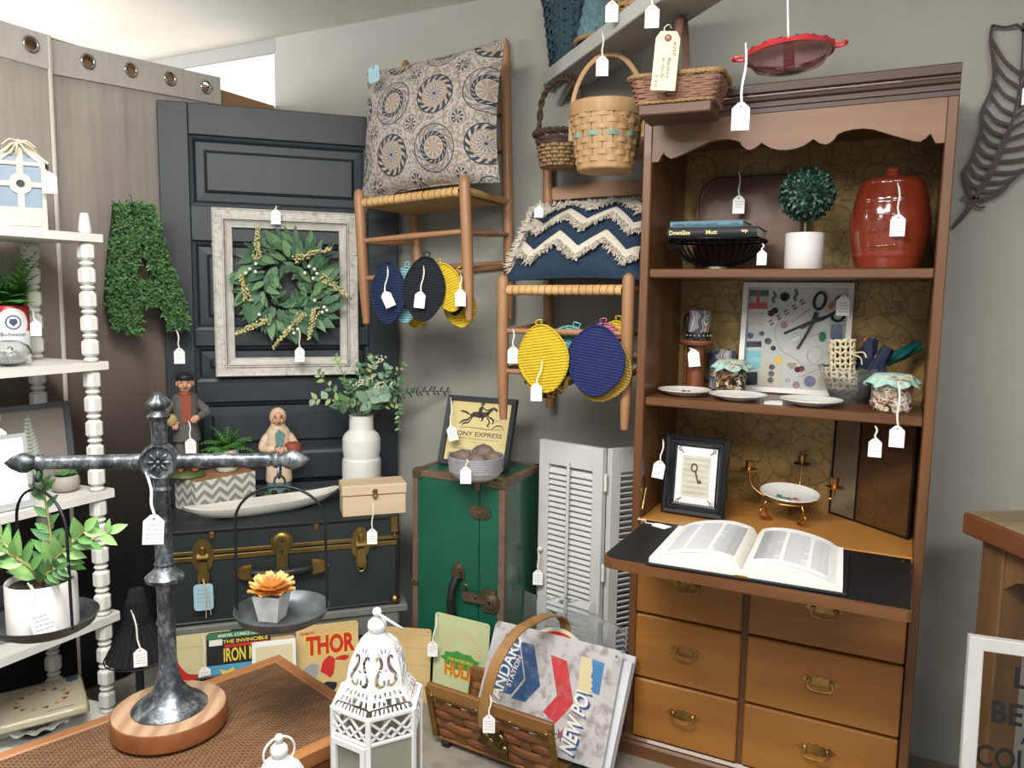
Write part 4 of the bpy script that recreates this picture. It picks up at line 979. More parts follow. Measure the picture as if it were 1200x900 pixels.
# medallion kind A: slate flower, sand ring, inked scroll ring
cA = lay(swirl2, band(r1, .36, .385), ink); cA = lay(cA, k.math('MULTIPLY', band(r1, .27, .36), petals(a1, 14, r1, 40, -.1)), ink)
cA = lay(cA, band(r1, .17, .265), sand); cA = lay(cA, k.math('MULTIPLY', band(r1, .19, .25), petals(a1, 18, r1, 90, .3)), cream); cA = lay(cA, k.math('LESS_THAN', r1, .165), cream); cA = lay(cA, k.math('MULTIPLY', k.math('LESS_THAN', r1, .155), petals(a1, 14, r1, 0, -.2)), slate_); cA = lay(cA, k.math('LESS_THAN', r1, .03), ink)
# kind B: sand flower, broad dark ring, cream ring
cB = lay(swirl2, band(r1, .41, .43), ink); cB = lay(cB, k.math('MULTIPLY', band(r1, .30, .40), petals(a1, 12, r1, 60, .35)), slate_); cB = lay(cB, band(r1, .205, .285), ink); cB = lay(cB, k.math('MULTIPLY', band(r1, .22, .27), petals(a1, 16, r1, 80, .72)), cream)
cB = lay(cB, k.math('LESS_THAN', r1, .2), cream); cB = lay(cB, k.math('MULTIPLY', k.math('LESS_THAN', r1, .185), petals(a1, 9, r1, 12, -.55)), sand)
r2, a2, p2 = medal(.012+P_/2, .03+P_/2)
cc = k.mix(par, cA, cB); cc = lay(cc, k.math('MULTIPLY', band(r2, .04, .12), petals(a2, 8, r2, 0, .1)), ink); cc = lay(cc, band(r2, .15, .165), slate_)
k.l(cc, k.b.inputs['Base Color']); k.b.inputs['Roughness'].default_value = .9; k.bump(k.noise(tc.outputs['Object'], 500, 2), .15, .001); m_med = k.m
def cushion(name, label, loc, rot, a, b, T, m):
    c = thing(name, label, 'cushion', loc, rot=rot, group=None); mb = MB()
    mb.grid(lambda u, v: pillow_pt(u*2-1, v*2-1, a, b, T, -1), 30, 30); mb.grid(lambda u, v: pillow_pt(u*2-1, v*2-1, a, b, T*.8, 1), 30, 30)
    o = mb.build('cover', m, c, 80)
    mb = MB(); ed = [(-1+2*i/30, -1) for i in range(30)]+[(1, -1+2*i/30) for i in range(30)]+[(1-2*i/30, 1) for i in range(30)]+[(-1, 1-2*i/30) for i in range(30)]
    mb.tube([pillow_pt(u, v, a, b, 0, 1) for u, v in ed], .003, 6, True); mb.build('seam', m, c, 60)
    return c
cushion('medallion_cushion', 'square cushion with cream, tan and navy medallions on the upper chair', (-1.57, 2.405, 2.056), Euler((radians(-9), radians(-3.5), radians(-3))), .305, .250, .095, m_med)
# fringed navy cushion
m_nv = M('navy_cotton', '16293c', .9, 0, '1c3146', 40, bump=.2, bs=250); m_frg = M('cream_fringe', 'b9b2a4', .95, 0, 'c9c2b4', 90)
CA, CB_, CT = .235, .185, .07
fc = cushion('fringed_cushion', 'navy cushion with cream fringed zigzag bands on the lower chair', (-.985, 2.452, 1.636), Euler((radians(-43), radians(-1), 0)), CA, CB_, CT, m_nv)
r = random.Random(17)
def zigzag(x, ph): return .036*(2*abs(((x/.165+ph) % 1)*2-1)-1)
def on_pillow(x, z, lift):
    u, v = max(-.985, min(.985, x/CA)), max(-.985, min(.985, z/CB_)); p = pillow_pt(u, v, CA, CB_, CT, -1); return V((p[0], p[1]-lift, p[2]))
for bi, zc in enumerate((-.085, .035, .140)):
    mb = MB(); hw = .027
    mb.grid(lambda u, v: on_pillow(-CA*.985+2*CA*.985*u, zc+zigzag(-CA+2*CA*u, .35)+hw*(v*2-1), .004+.005*sin(pi*v)), 72, 4)
    mb.build('zigzag_band', m_frg, fc, 60)
    mb = MB()
    for i in range(520):
        x = r.uniform(-CA, CA)*.98; z = zc+zigzag(x, .35)-hw*r.uniform(.3, 1.05); p = on_pillow(x, z, .007)
        d = V((r.uniform(-.7, .7), r.uniform(-.9, -.15), -1)).normalized(); mb.tube([p, p+d*.012+V((0, -.003, 0)), p+d*r.uniform(.018, .028)], [.0026, .0024, .0012], 4)
    mb.build('fringe', m_frg, fc, 60, kind='stuff')
mb = MB()
for i in range(240):
    z = r.uniform(-CB_*.7, CB_); p = V((-CA*.98, r.uniform(-.015, .015), z)); d = V((-1, r.uniform(-.7, .4), r.uniform(-.7, .5))).normalized(); mb.tube([p, p+d*.012, p+d*r.uniform(.018, .032)], [.0026, .0024, .0012], 4)
for i in range(200):
    x = r.uniform(-CA, CA); p = V((x, r.uniform(-.012, .012), CB_*.97)); d = V((r.uniform(-.6, .6), r.uniform(-.8, .2), 1)).normalized(); mb.tube([p, p+d*.012, p+d*r.uniform(.012, .022)], [.0026, .0024, .0012], 4)
mb.build('fringe', m_frg, fc, 60, kind='stuff')

# crocheted pot holders folded over the front rungs
def crochet(name, c1, c2):
    k = NT(name); v = k.obj(); wv = k.n('TexWave', bands_direction='Z'); wv.inputs['Scale'].default_value = 34; wv.inputs['Distortion'].default_value = 1.5; wv.inputs['Detail Scale'].default_value = 3
    k.l(v, wv.inputs[0]); n = k.noise(v, 130, 3)
    k.l(k.ramp(k.math('MULTIPLY_ADD', wv.outputs['Fac'], .35, k.math('MULTIPLY', n, .6)), [(.3, c1), (.7, c2)]), k.b.inputs['Base Color']); k.b.inputs['Roughness'].default_value = .95
    k.bump(k.math('ADD', wv.outputs['Fac'], n), .7, .004); return k.m
cr_navy = crochet('navy_yarn', '0f2038', '17305a'); cr_yel = crochet('yellow_yarn', 'b99a1c', 'd6ba2e'); cr_teal = crochet('teal_yarn', '4e979a', '75b7b8'); cr_blk = crochet('black_yarn', '0d1218', '161d25')
cr_blue = crochet('royal_blue_yarn', '141d4a', '1f2b68'); cr_must = crochet('mustard_yarn', '8f7428', 'b09240'); cr_pink = crochet('pink_yarn', 'a3566c', 'bd7288'); cr_pale = crochet('pale_aqua_yarn', '6fa3ad', '93c0c6')
k = NT('black_gold_yarn'); n = k.noise(k.obj(), 55, 4, .7); k.l(k.ramp(n, [(.47, '14120e'), (.53, 'a07a2a')]), k.b.inputs['Base Color']); k.bump(n, .8, .004); cr_leo = k.m
def holder(label, loc, w, h, m, yaw=0, roll=0, tilt=0, bend=.0, t=.008, shape=2.4, rim=None):
    o = thing('pot_holder', label, 'pot holder', loc, rot=Euler((tilt, roll, yaw)), group='crocheted pot holders')
    def P(u, v, sg):
        rad = v; a = 2*pi*u; c_, s_ = cos(a), sin(a); f = (abs(c_)**shape+abs(s_)**shape)**(-1/shape)
        d = .7071; x, z = rad*f*c_, rad*f*s_; x, z = (x-z)*d, (x+z)*d
        x *= w/2*(1.0); z *= h/2
        edge = sqrt(max(0, 1-rad**6)); return (x, sg*t*.5*(.35+.65*edge)+bend*x*x+.0012*sin(60*rad), z)
    mb = MB(); mb.grid(lambda u, v: P(u, v, -1), 40, 8, cu=True); mb.grid(lambda u, v: P(u, v, 1), 40, 8, cu=True); mb.build('pad', m, o, 60)
    mb = MB(); mb.tube([P(i/40, 1, 0) for i in range(40)], .0042, 6, True); mb.build('edging', rim or m, o, 60)
    mb = MB(); mb.tube(spline([P(.135, .98, 0), V(P(.135, .98, 0))+V((-.008, 0, .016)), V(P(.125, .98, 0))+V((.010, 0, .018)), P(.115, .98, 0)], 4), .0022, 5); mb.build('hanging_loop', rim or m, o, 60)
    return o
YF = 2.632-.335
holder('round navy pot holder, leftmost on the upper chair', (-1.643, YF-.044, 1.452), .17, .205, cr_navy, radians(-14), radians(4))
holder('pale aqua pot holder behind the navy one on the upper chair', (-1.583, YF-.022, 1.447), .12, .185, cr_pale, radians(-5), radians(3))
holder('yellow pot holder hanging lowest between navy and black ones', (-1.575, YF+.03, 1.40), .13, .13, cr_yel, radians(-15), radians(10))
holder('black pot holder turned edgewise, on middle of upper chair rung', (-1.485, YF-.054, 1.468), .135, .205, cr_blk, radians(17), radians(5))
holder('ribbed yellow pot holder hanging just right of the black one', (-1.414, YF-.0205, 1.475), .11, .16, cr_yel, radians(0), radians(-22))
holder('black and yellow pot holder nearly hidden behind chair leg', (-1.398, YF+.034, 1.462), .085, .17, cr_blk, radians(10), radians(12), rim=cr_yel)
holder('ribbed yellow pot holder hanging lowest near the right chair leg', (-1.40, YF+.046, 1.405), .11, .125, cr_yel, radians(10), radians(-8))
holder('bright yellow lacy pot holder on the lower chair', (-1.035, YF-.046, 1.25), .178, .205, cr_yel, radians(-8), radians(-9))
holder('black and gold speckled pot holder behind the bright yellow one', (-1.03, YF-.024, 1.205), .165, .155, cr_leo, radians(0), radians(-9))
holder('teal pot holder peeping out behind the bright yellow one', (-.99, YF+.03, 1.255), .17, .19, cr_teal, radians(3), radians(20))
holder('royal blue pot holder in front on the lower chair', (-.852, YF-.056, 1.253), .185, .205, cr_blue, radians(-6), radians(6))
holder('mustard pot holder fringing out below the royal blue one', (-.84, YF-.034, 1.228), .185, .195, cr_must, radians(-2), radians(14))
holder('pink pot holder peeping out behind the royal blue one', (-.862, YF+.048, 1.285), .155, .15, cr_pink, radians(-4), radians(-4))
holder('yellow pot holder peeping above the royal blue one', (-.838, YF+.062, 1.305), .10, .13, cr_yel, radians(-4), radians(12))

# ------------------------------------------------------------------ overhead board and hanging baskets
m_board = M('grey_white_board', 'a9a8a3', .7, 0, '9d9c97', 8)
ob = thing('overhead_shelf', 'pale grey board slung overhead with baskets on it', 'shelf', (-1.285, 2.672, 2.2), radians(-45))
MB().box((.665, .075, .024), (1.16, .15, .048), .003).build('board', m_board, ob)
mb = MB(); mb.prism([(.0, .0), (.085, .0), (.085, .0)], 0, .001) if False else None
for x in (1.08, 1.22):
    for y in (.02, .13): MB().tube([(x, y, .04), (x, y, .36)], .003, 6).build('hanger_rod', m_wire, ob)
mb = MB(); mb.prism([(.087, -.06), (.22, -.005), (.087, -.005)], .055, .075); mb.build('wall_bracket', m_board, ob)

def woven(parent, rad_fn, z0, z1, rows, stakes, m_weave, m_stake, sup=2.0, t=.0022, w_st=.016, amp=.0025, alt=None):
    """basket wall: every weaver goes in front of one stake and behind the next; stakes stand between"""
    def pt(a, z, off):
        rx, ry = rad_fn(z); c_, s_ = cos(a), sin(a); f = (abs(c_)**sup+abs(s_)**sup)**(-1/sup)
        return V(((rx+off)*f*c_, (ry+off)*f*s_, z))
    h = (z1-z0)/rows; N = stakes*4
    for j in range(rows):
        za = z0+h*j; mb = MB(); N_ = N
        def W(u, v):
            a = 2*pi*u; o = amp*1.25*sin(a*stakes/2+(j % 2)*pi); th = v*2*pi
            q = pt(a, za+h/2, o); n = pt(a, za+h/2, o+1)-q
            return q+n*(t*.8*cos(th))+V((0, 0, h*.46*sin(th)))
        mb.grid(W, N_, 6, cu=True, cv=True); mb.build('weaver', alt[j] if alt and j in alt else m_weave, parent, 60)
    for i in range(stakes):
        a = 2*pi*i/stakes; mb = MB(); n = 5
        for sgn in (1,):
            vs = []
            for kk in range(n+1):
                z = z0+(z1-z0)*kk/n; q = pt(a, z, 0); tg = V((-sin(a), cos(a), 0)); nn = V((cos(a), sin(a), 0))
                vs += [q-tg*w_st/2-nn*.0008, q+tg*w_st/2-nn*.0008, q+tg*w_st/2+nn*.0008, q-tg*w_st/2+nn*.0008]
            mb.add(vs, [(kk*4+s_, kk*4+(s_+1) % 4, (kk+1)*4+(s_+1) % 4, (kk+1)*4+s_) for kk in range(n) for s_ in range(4)])
        mb.build('stake', m_stake, parent)
    return pt
m_pale = wood('pale_basket_splint', '9a7850', 'b39068', 'z', 26, .6, 0); m_bteal = M('teal_dyed_splint', '67887b', .65, 0, '7c9c8c', 30); m_bask = M('brown_wicker', '6d4a38', .65, 0, '85604a', 40); m_bdark = M('dark_twig', '33261d', .8, 0, '4a382b', 40, bump=.4, bs=60); m_straw = M('straw_wicker', '97794f', .7, 0, '7d6140', 50)
rb = thing('round_basket', 'round pale splint basket with a teal stripe and hoop handle hanging under the board', 'basket', (-.872, 2.335, 1.838), radians(5))
rf = lambda z: (.085+.027*min(1, z/.17),)*2
woven(rb, rf, .018, .165, 8, 20, m_pale, m_pale, w_st=.028, alt={4: m_bteal}, amp=.003)
mb = MB(); mb.lathe([(.084, 0), (.088, .004), (.0895, .022), (.086, .024), (.082, .006)], 40); mb.build('base_hoop', m_pale, rb, 40)
MB().lathe([(.083, .004), (.001, .006)], 32).build('base', m_pale, rb)
mb = MB(); mb.lathe([(.114, .160), (.1165, .164), (.118, .198), (.1145, .202), (.111, .198), (.110, .164)], 44, caps=False); mb.build('rim_hoop', m_pale, rb, 40)
hp = [(.113*cos(q), .0, .17+.184*sin(q)) for q in [pi*i/28 for i in range(29)]]; mb = MB()
mb.tube([(.1155, 0, .10)]+[(x*1.02, y, z) for x, y, z in hp]+[(-.1155, 0, .10)], .0075, 8, sq=.4); mb.build('handle', m_pale, rb, 50)
mb = MB(); mb.tube(spline([(0, 0, .36), (.008, 0, .355), (0, 0, .35)], 4), .002, 5); 
# dark twig basket
dk = thing('twig_basket', 'small dark twig basket with twisted handle behind the round basket', 'basket', (-1.105, 2.512, 1.89), 0)
df = lambda z: (.066+.02*z/.11,)*2
woven(dk, df, .0, .11, 9, 20, m_straw, m_bdark, w_st=.010, alt={7: m_bdark, 8: m_bdark, 6: m_bdark})
MB().lathe([(.064, .0), (.001, .003)], 24).build('base', m_straw, dk)
def twisted(pts, rad, n=2, turns=9, r_=.006):
    out = []
    for s_ in range(n):
        pp = []
        for i, p in enumerate(pts):
            t = i/(len(pts)-1); d = (pts[min(i+1, len(pts)-1)]-pts[max(0, i-1)]).normalized(); a = d.cross(V((0, 1, 0))).normalized(); b = d.cross(a); q = 2*pi*(turns*t+s_/n)
            pp.append(p+a*rad*cos(q)+b*rad*sin(q))
        out.append(MB().tube(pp, r_, 6))
    return out
for mb in twisted(spline([(-.082, 0, .09), (-.075, 0, .22), (-.04, 0, .282), (0, 0, .298), (.04, 0, .282), (.075, 0, .22), (.082, 0, .09)], 10), .006): mb.build('handle_strand', m_bdark, dk, 60)
for mb in twisted([V((.088*cos(q), .088*sin(q), .112)) for q in [2*pi*i/60 for i in range(61)]], .006, 2, 12): mb.build('rim_strand', m_bdark, dk, 60)
# rectangular wicker basket
rc = thing('wicker_tray_basket', 'rectangular brown wicker basket with tall wooden handle and big paper tag', 'basket', (-.588, 2.13, 1.932), radians(4)); rc.scale = (.88, .88, .88)
qf = lambda z: (.105+.034*z/.115, .075+.02*z/.115)
woven(rc, qf, .035, .108, 10, 32, m_bask, m_bask, sup=9, w_st=.007, amp=.0025)
mb = MB(); mb.box((0, 0, .017), (.218, .156, .034), .004); mb.build('wooden_base', M('dark_oak', '4c3325', .55, 0, '5d4130', 14, (.2, 1, 1)), rc)
def rect_ring(z, off): 
    rx, ry = qf(z); return [V(((rx+off)*(abs(cos(q))**9+abs(sin(q))**9)**(-1/9)*cos(q), (ry+off)*(abs(cos(q))**9+abs(sin(q))**9)**(-1/9)*sin(q), z)) for q in [2*pi*i/80 for i in range(80)]]
rr0 = rect_ring(.112, .002)
for mb in twisted(rr0+[rr0[0]], .0045, 3, 26, .005): mb.build('rim_strand', m_straw, rc, 60)
r2 = rect_ring(.036, .001)
for mb in twisted(r2+[r2[0]], .003, 2, 26, .0035): mb.build('lower_strand', m_straw, rc, 60)
mb = MB(); mb.tube(spline([(0, -.092, .06), (0, -.093, .13), (0, -.07, .22), (0, -.03, .288), (0, 0, .294), (0, .03, .288), (0, .07, .22), (0, .093, .13), (0, .092, .06)], 6), .012, 8, sq=.4); mb.build('handle', M('handle_wood', '5d4134', .55, 0, '6f5042', 20), rc, 50)
# big manila tag
mt = thing('manila_tag', 'big cream paper tag with handwriting on the brown wicker basket', 'tag', (-.592, 2.020, 2.128), radians(14), rot=Euler((radians(-2), radians(4), radians(16))))
m_man = M('manila_card', 'd9cfae', .75); mb = MB()
mb2 = MB(); sheet(mb2, [(-.031, -.148), (.031, -.148), (.031, -.018), (.02, 0), (-.02, 0), (-.031, -.018)], [circ(.003, 10, 0, -.017)], .001); mb2.build('card', m_man, mt)
mb = MB(); mb.tube([(.0065*cos(q), -.001, -.017+.0065*sin(q)) for q in [2*pi*i/16 for i in range(16)]], .0028, 6, True); mb.build('paper_eyelet', m_rust, mt, 60)
mb = MB(); RT = Matrix.Rotation(radians(90), 3, 'Y')
for s_, w_, x, z in (('#360', .036, .019, -.043), ('Basket', .052, .009, -.092), ('w/ Handle', .052, -.005, -.092), ('$14.00', .034, -.020, -.126)): mb.text(s_, w_, .009, (x, -.0009, z), RT, shear=.15)
mb.build('handwriting', M('ink', '2a2a32', .8), mt)
mb = MB(); mb.tube(spline([(0, -.001, -.017), (-.012, -.004, .004), (-.002, .0, .016), (.006, .012, .012)], 5), .0014, 5); mb.build('string', m_string, mt)
# baskets on the overhead board
def board_pt(s, d, z): return V((-1.285, 2.672, 2.2+z))+V((.7071, -.7071, 0))*s+V((.7071, .7071, 0))*d
m_tealw = M('deep_teal_wicker', '1b333d', .75, 0, '28434c', 60, bump=.5, bs=70); m_tealb = M('faded_teal_wicker', '4a6a70', .75, 0, '5d7c80', 50, bump=.5, bs=60)
tb = thing('teal_basket', 'deep teal woven basket tipped on the far end of the overhead board', 'basket', board_pt(.215, .066, .0495), radians(-45), rot=Euler((0, 0, radians(-45))))
tf_ = lambda z: (.092+.036*z/.23, .06+.025*z/.23)
woven(tb, tf_, .0, .23, 13, 26, m_tealw, m_tealw, sup=5, w_st=.022)
MB().box((0, 0, .004), (.16, .112, .008), .002).build('base', m_tealw, tb)
for mb in twisted([V(((.129)*(abs(cos(q))**5+abs(sin(q))**5)**(-1/5)*cos(q), .087*(abs(cos(q))**5+abs(sin(q))**5)**(-1/5)*sin(q), .232)) for q in [2*pi*i/60 for i in range(61)]], .004, 2, 16, .005): mb.build('rim_strand', m_tealw, tb, 60)
fb = thing('lampshade_basket', 'faded teal woven basket turned upside down on the overhead board', 'basket', board_pt(.430, .082, .0485), radians(-45))
ff_ = lambda z: (.088-.03*z/.15,)*2
woven(fb, ff_, .012, .15, 8, 22, m_tealb, m_tealb, w_st=.02)
mb = MB(); mb.tube([(.090*cos(q), .090*sin(q), .008) for q in [2*pi*i/40 for i in range(40)]], .0075, 8, True); mb.build('rim_hoop', m_straw, fb, 60)
wk = thing('wicker_bowl_basket', 'round tan wicker basket nearest on the overhead board', 'basket', board_pt(.665, .085, .0485), 0)
wf_ = lambda z: (.075+.03*z/.12,)*2
woven(wk, wf_, .004, .13, 8, 22, m_straw, m_straw, w_st=.010)
MB().lathe([(.075, .0), (.075, .004), (.001, .005)], 24).build('base', m_straw, wk)
# hummingbird feeder
m_redp = M('red_plastic', 'd0303a', .2, trans=.6, ior=1.45, coat=.3); m_clearp = M('clear_pink_plastic', 'e6d3d6', .05, trans=.97, ior=1.3)
bf = thing('bird_feeder', 'red saucer hummingbird feeder hanging by a white wire before the hutch', 'feeder', (-.262, 1.808, 1.938), radians(8), rot=Euler((radians(-2), radians(-4), radians(8))))
mb = MB(); mb.lathe([(.001, .0005), (.018, 0), (.040, .001), (.072, .012), (.088, .034), (.0865, .036), (.070, .016), (.038, .004), (.001, .003)], 40, caps=False); mb.build('dish', m_clearp, bf, 50)
mb = MB(); mb.grid(lambda u, v: ((.0 + (.094+.002*cos(u*2*pi*18))*v)*cos(u*2*pi), (.094+.002*cos(u*2*pi*18))*v*sin(u*2*pi), .040+.012*(1-v*v)+(.003*cos(u*2*pi*18) if v > .8 else 0)), 72, 6, cu=True)
mb.grid(lambda u, v: ((.0 + .090*v)*cos(u*2*pi), .090*v*sin(u*2*pi), .036+.010*(1-v*v)), 72, 4, cu=True); mb.lathe([(.094, .041), (.092, .032), (.090, .036)], 40, caps=False); mb.build('lid', m_redp, bf, 50)
for i in range(6):
    a = 2*pi*i/6; mb = MB(); mb.lathe([(.014, .044), (.012, .052), (.006, .054)], 12, (.06*cos(a), .06*sin(a), 0)); mb.build('feeding_port', m_redp, bf, 50)
mb = MB(); mb.lathe([(.012, .004), (.010, .05), (.012, .056), (.004, .06)], 14); mb.build('centre_post', m_redp, bf, 50)
for a in (pi, 0):
    mb = MB(); mb.tube(spline([(.088*cos(a), -.012, .04), (.11*cos(a), -.012, .042), (.116*cos(a), 0, .042), (.11*cos(a), .012, .042), (.088*cos(a), .012, .04)], 4), .003, 6); mb.build('perch', m_redp, bf, 60)
mb = MB(); mb.tube([(0, 0, .055), (0, 0, .30), (.0, 0, .62)], .002, 6); mb.build('hanging_wire', m_string, bf)
# ------------------------------------------------------------------ what stands in the hutch
S1, S2, SD = 1.5356, 1.1496, .7706
m_bowlw = wood('dark_board_wood', '4f3322', '6b4a33', 'z', 14, .5, .05)
cbd = thing('serving_board', 'large dark wooden serving board with rounded top leaning in top compartment', 'board', (-.475, 2.598, S1+.001), rot=Euler((radians(-4), 0, 0)))
ow_ = .172
pol = [(-ow_, 0), (ow_, 0), (ow_, .24)]+[(ow_-.07+.07*cos(q), .24+.07*sin(q)) for q in [pi/2*i/6 for i in range(1, 7)]]+[(-ow_+.07-.07*sin(q), .24+.07*cos(q)) for q in [pi/2*i/6 for i in range(0, 7)]]
mb = MB(); mb.prism(pol, -.008, .010); mb.build('board', m_bowlw, cbd)
mb = MB(); mb.tube([(x*.93, -.009, .012+z*.93) for x, z in pol], .006, 6, True); mb.build('raised_rim', m_bowlw, cbd, 50)
# wire bowl with two books
wbl = thing('wire_bowl', 'black wire fruit bowl on a metal foot carrying two books', 'bowl', (-.535, 2.425, S1))
m_wb2 = M('black_bowl_wire', '1b1c1f', .35, .7); m_steel = M('worn_steel', '8d877e', .35, 1)
mb = MB(); mb.lathe([(.04, 0), (.045, .003), (.045, .010), (.03, .014)], 28); mb.build('foot', m_steel, wbl, 40)
mb = MB(); mb.tube([(.145*cos(q), .145*sin(q), .088) for q in [2*pi*i/48 for i in range(48)]], .004, 8, True); mb.build('rim', m_wb2, wbl, 60)
wm = MB().tube(spline([(.03, 0, .014), (.07, 0, .020), (.115, 0, .045), (.138, 0, .072), (.145, 0, .088)], 4), .0017, 5).mesh('rib', m_wb2, 60)
for i in range(40): piece('rib', wm, wbl, Matrix.Rotation(2*pi*i/40, 4, 'Z'))
def closed_book(label, loc, w, d, t, cov, rz, title):
    b = thing('hardback_book', label, 'book', loc, rz)
    mb = MB(); mb.box((0, .0, .0015), (w, d, .003), .0008); mb.box((0, 0, t-.0015), (w, d, .003), .0008)
    mb.grid(lambda u, v: (-w/2+w*u, -d/2-.006*sin(pi*v)+.001, t*v), 1, 8); mb.build('cover', cov, b, 50)
    MB().box((0, .002, t/2), (w-.006, d-.008, t-.006)).build('pages', M('page_edge', 'cfc7b2', .8), b)
    for s_, ww, h, x, m in title:
        mb = MB(); mb.text(s_, ww, h, (x, -d/2-.0072, t/2), bold=.012); mb.build('spine_title', m, b)
m_giltt = M('gilt_lettering', 'd9c893', .4, .3); m_inkd = M('dark_lettering', '2f4a57', .6)
closed_book('black hardback book with gilt title lying on the wire bowl', (-.532, 2.415, S1+.0925), .262, .19, .030, M('black_cloth_cover', '1c1e22', .6), radians(1), [('DownSize', .062, .013, -.092, m_giltt), ('Mutt', .032, .012, .002, m_giltt), ('wp', .018, .010, .095, m_giltt)])
closed_book('thin blue hardback book lying on the black book', (-.555, 2.425, S1+.1235), .215, .16, .020, M('blue_cloth_cover', '5d7f90', .6), radians(1.5), [('SIMPLE  IT\'S ONLY  NOTES', .132, .006, -.03, m_inkd), ('WRIGHT', .025, .004, .085, m_inkd)])
# topiary
tpy = thing('topiary_ball', 'small dark green topiary ball on a stem in a white pot', 'plant', (-.282, 2.415, S1))
MB().lathe([(.050, 0), (.053, .003), (.053, .104), (.051, .106), (.049, .104), (.048, .09)], 32).build('pot', M('matte_white_pot', 'd2d1cf', .5), tpy, 50)
MB().lathe([(.0485, 0), (.001, .002)], 20, (0, 0, .088)).build('soil', m_soil, tpy)
MB().tube([(0, 0, .085), (0, 0, .2)], .004, 8).build('stem', m_stem, tpy)
MB().sphere((0, 0, .215), .070, 20, 14).build('foliage_core', M('dark_teal_green', '13241f', .9), tpy, 60)
m_tl = [M('topiary_leaf_dark', '17322b', .35), M('topiary_leaf', '264a3e', .3), M('topiary_leaf_pale', '5c7d6a', .3)]
r = random.Random(8); mb = MB()
for i in range(1500):
    z = 1-2*(i+.5)/1500; a = i*2.39996; s_ = sqrt(1-z*z); n = V((s_*cos(a), s_*sin(a), z)); mb.cur = r.choice((0, 0, 1, 1, 2)); d = n*.5+V((r.uniform(-1, 1), r.uniform(-1, 1), r.uniform(-1, 1)))
    mb.leaf(V((0, 0, .215))+n*.069, d, n, .015, .009, .2, .1, 2)
mb.build('leaves', m_tl, tpy, kind='stuff')
# barrel jar
m_bar = M('red_brown_glaze', '6a2718', .14, 0, '7d3320', 5, coat=.6)
bj = thing('barrel_jar', 'glossy red-brown ceramic barrel cookie jar in the top compartment', 'jar', (-.062, 2.425, S1))
def bp(z): return .074+.029*sin(pi*(z/.235*.88+.06))
pr = [(.07, 0), (.076, .002)]
for i in range(41):
    z = .004+.231*i/40; rr_ = bp(z)
    if .036 < z < .042 or .185 < z < .19: rr_ += .003
    elif z < .036 or z > .19: rr_ += .0012
    pr.append((rr_, z))
mb = MB(); mb.lathe(pr+[(.082, .238), (.07, .239)], 56); mb.build('barrel', m_bar, bj, 50)
mb = MB(); mb.lathe([(.076, .239), (.078, .243), (.07, .249), (.03, .255), (.02, .256), (.016, .262), (.02, .27), (.016, .277), (.001, .279)], 40); mb.build('lid', m_bar, bj, 50)
def on_barrel(a, z, off=0): q = bp(z)+.0006+off; return V((q*sin(a), -q*cos(a), z))
mb = MB(); path = [(-.72, .06), (-.62, .152), (.22, .138), (.18, .062), (-.72, .06)]; pts = []
for (a, b), (c, d) in zip(path[:-1], path[1:]): pts += [on_barrel(a+(c-a)*i/10, b+(d-b)*i/10) for i in range(10)]
mb.tube(pts, .002, 6, True); mb.build('raised_border', m_bar, bj, 60)
r = random.Random(4); mb = MB()
for row, z in enumerate((.126, .092)):
    for i in range(5 if row else 3):
        a = -.5+i*.13+(.05 if not row else 0)
        for s_ in range(3):
            mb.tube([on_barrel(a+r.uniform(0, .09), z+r.uniform(0, .016)), on_barrel(a+r.uniform(0, .09), z+r.uniform(.004, .02))], .0022, 5)
mb.build('worn_embossing', m_bar, bj, 60, kind='stuff')
# ---- middle shelf
k = NT('wavy_stripe_glaze'); v = k.obj((1, 1, 1)); wv = k.n('TexWave', bands_direction='X'); wv.inputs['Scale'].default_value = 6; wv.inputs['Distortion'].default_value = 4.5; wv.inputs['Detail'].default_value = 1; wv.inputs['Detail Scale'].default_value = 3.0
k.l(v, wv.inputs[0]); k.l(k.ramp(wv.outputs['Fac'], [(0, 'a9a5a2'), (.2, '70788a'), (.32, '2f3444'), (.45, 'b3aea8'), (.58, '96734f'), (.68, '4a2024'), (.80, '8d8f98'), (.92, '343a4a')]), k.b.inputs['Base Color']); k.b.inputs['Roughness'].default_value = .25; m_stripe = k.m
m_wal = wood('walnut_stand', '5c301d', '7a4429', 'z', 16, .5, .1)
ws = thing('wooden_stand', 'small turned wooden stand holding a striped mug on the middle shelf', 'stand', (-.612, 2.53, S2))
MB().lathe([(.052, 0), (.054, .004), (.052, .010), (.03, .012)], 28).build('foot', m_wal, ws, 40)
MB().lathe([(.030, .011), (.029, .06), (.029, .13), (.032, .146)], 28).build('column', m_wal, ws, 40)
MB().lathe([(.035, .146), (.052, .150), (.055, .158), (.052, .164), (.001, .165)], 28).build('top_plate', m_wal, ws, 40)
MB().tube([(-.042, .01, .01), (-.042, .01, .15)], .003, 6).build('thin_rod', m_wal, ws)
def mug(label, loc, r_, h, rz=0, band=True):
    g = thing('striped_mug', label, 'mug', loc, rz)
    MB().lathe([(r_*.9, 0), (r_, .004), (r_, h), (r_-.003, h), (r_-.004, .01), (.001, .008)], 32).build('cup', m_stripe, g, 40)
    if band:
        MB().lathe([(r_+.0008, .004), (r_+.0012, .008), (r_+.0012, .022), (r_+.0008, .026)], 32, caps=False).build('foot_band', m_black, g, 40)
        for i in range(16):
            a = 2*pi*i/16; MB().sphere((cos(a)*(r_+.001), sin(a)*(r_+.001), .015), .0022, 6, 4).build('band_dot', m_white, g, 60)
    MB().tube(spline([(-r_, 0, h*.85), (-r_-.02, -.004, h*.8), (-r_-.024, -.006, h*.5), (-r_-.016, -.004, h*.25), (-r_, 0, h*.22)], 5), .0045, 8).build('handle', m_black, g, 60)
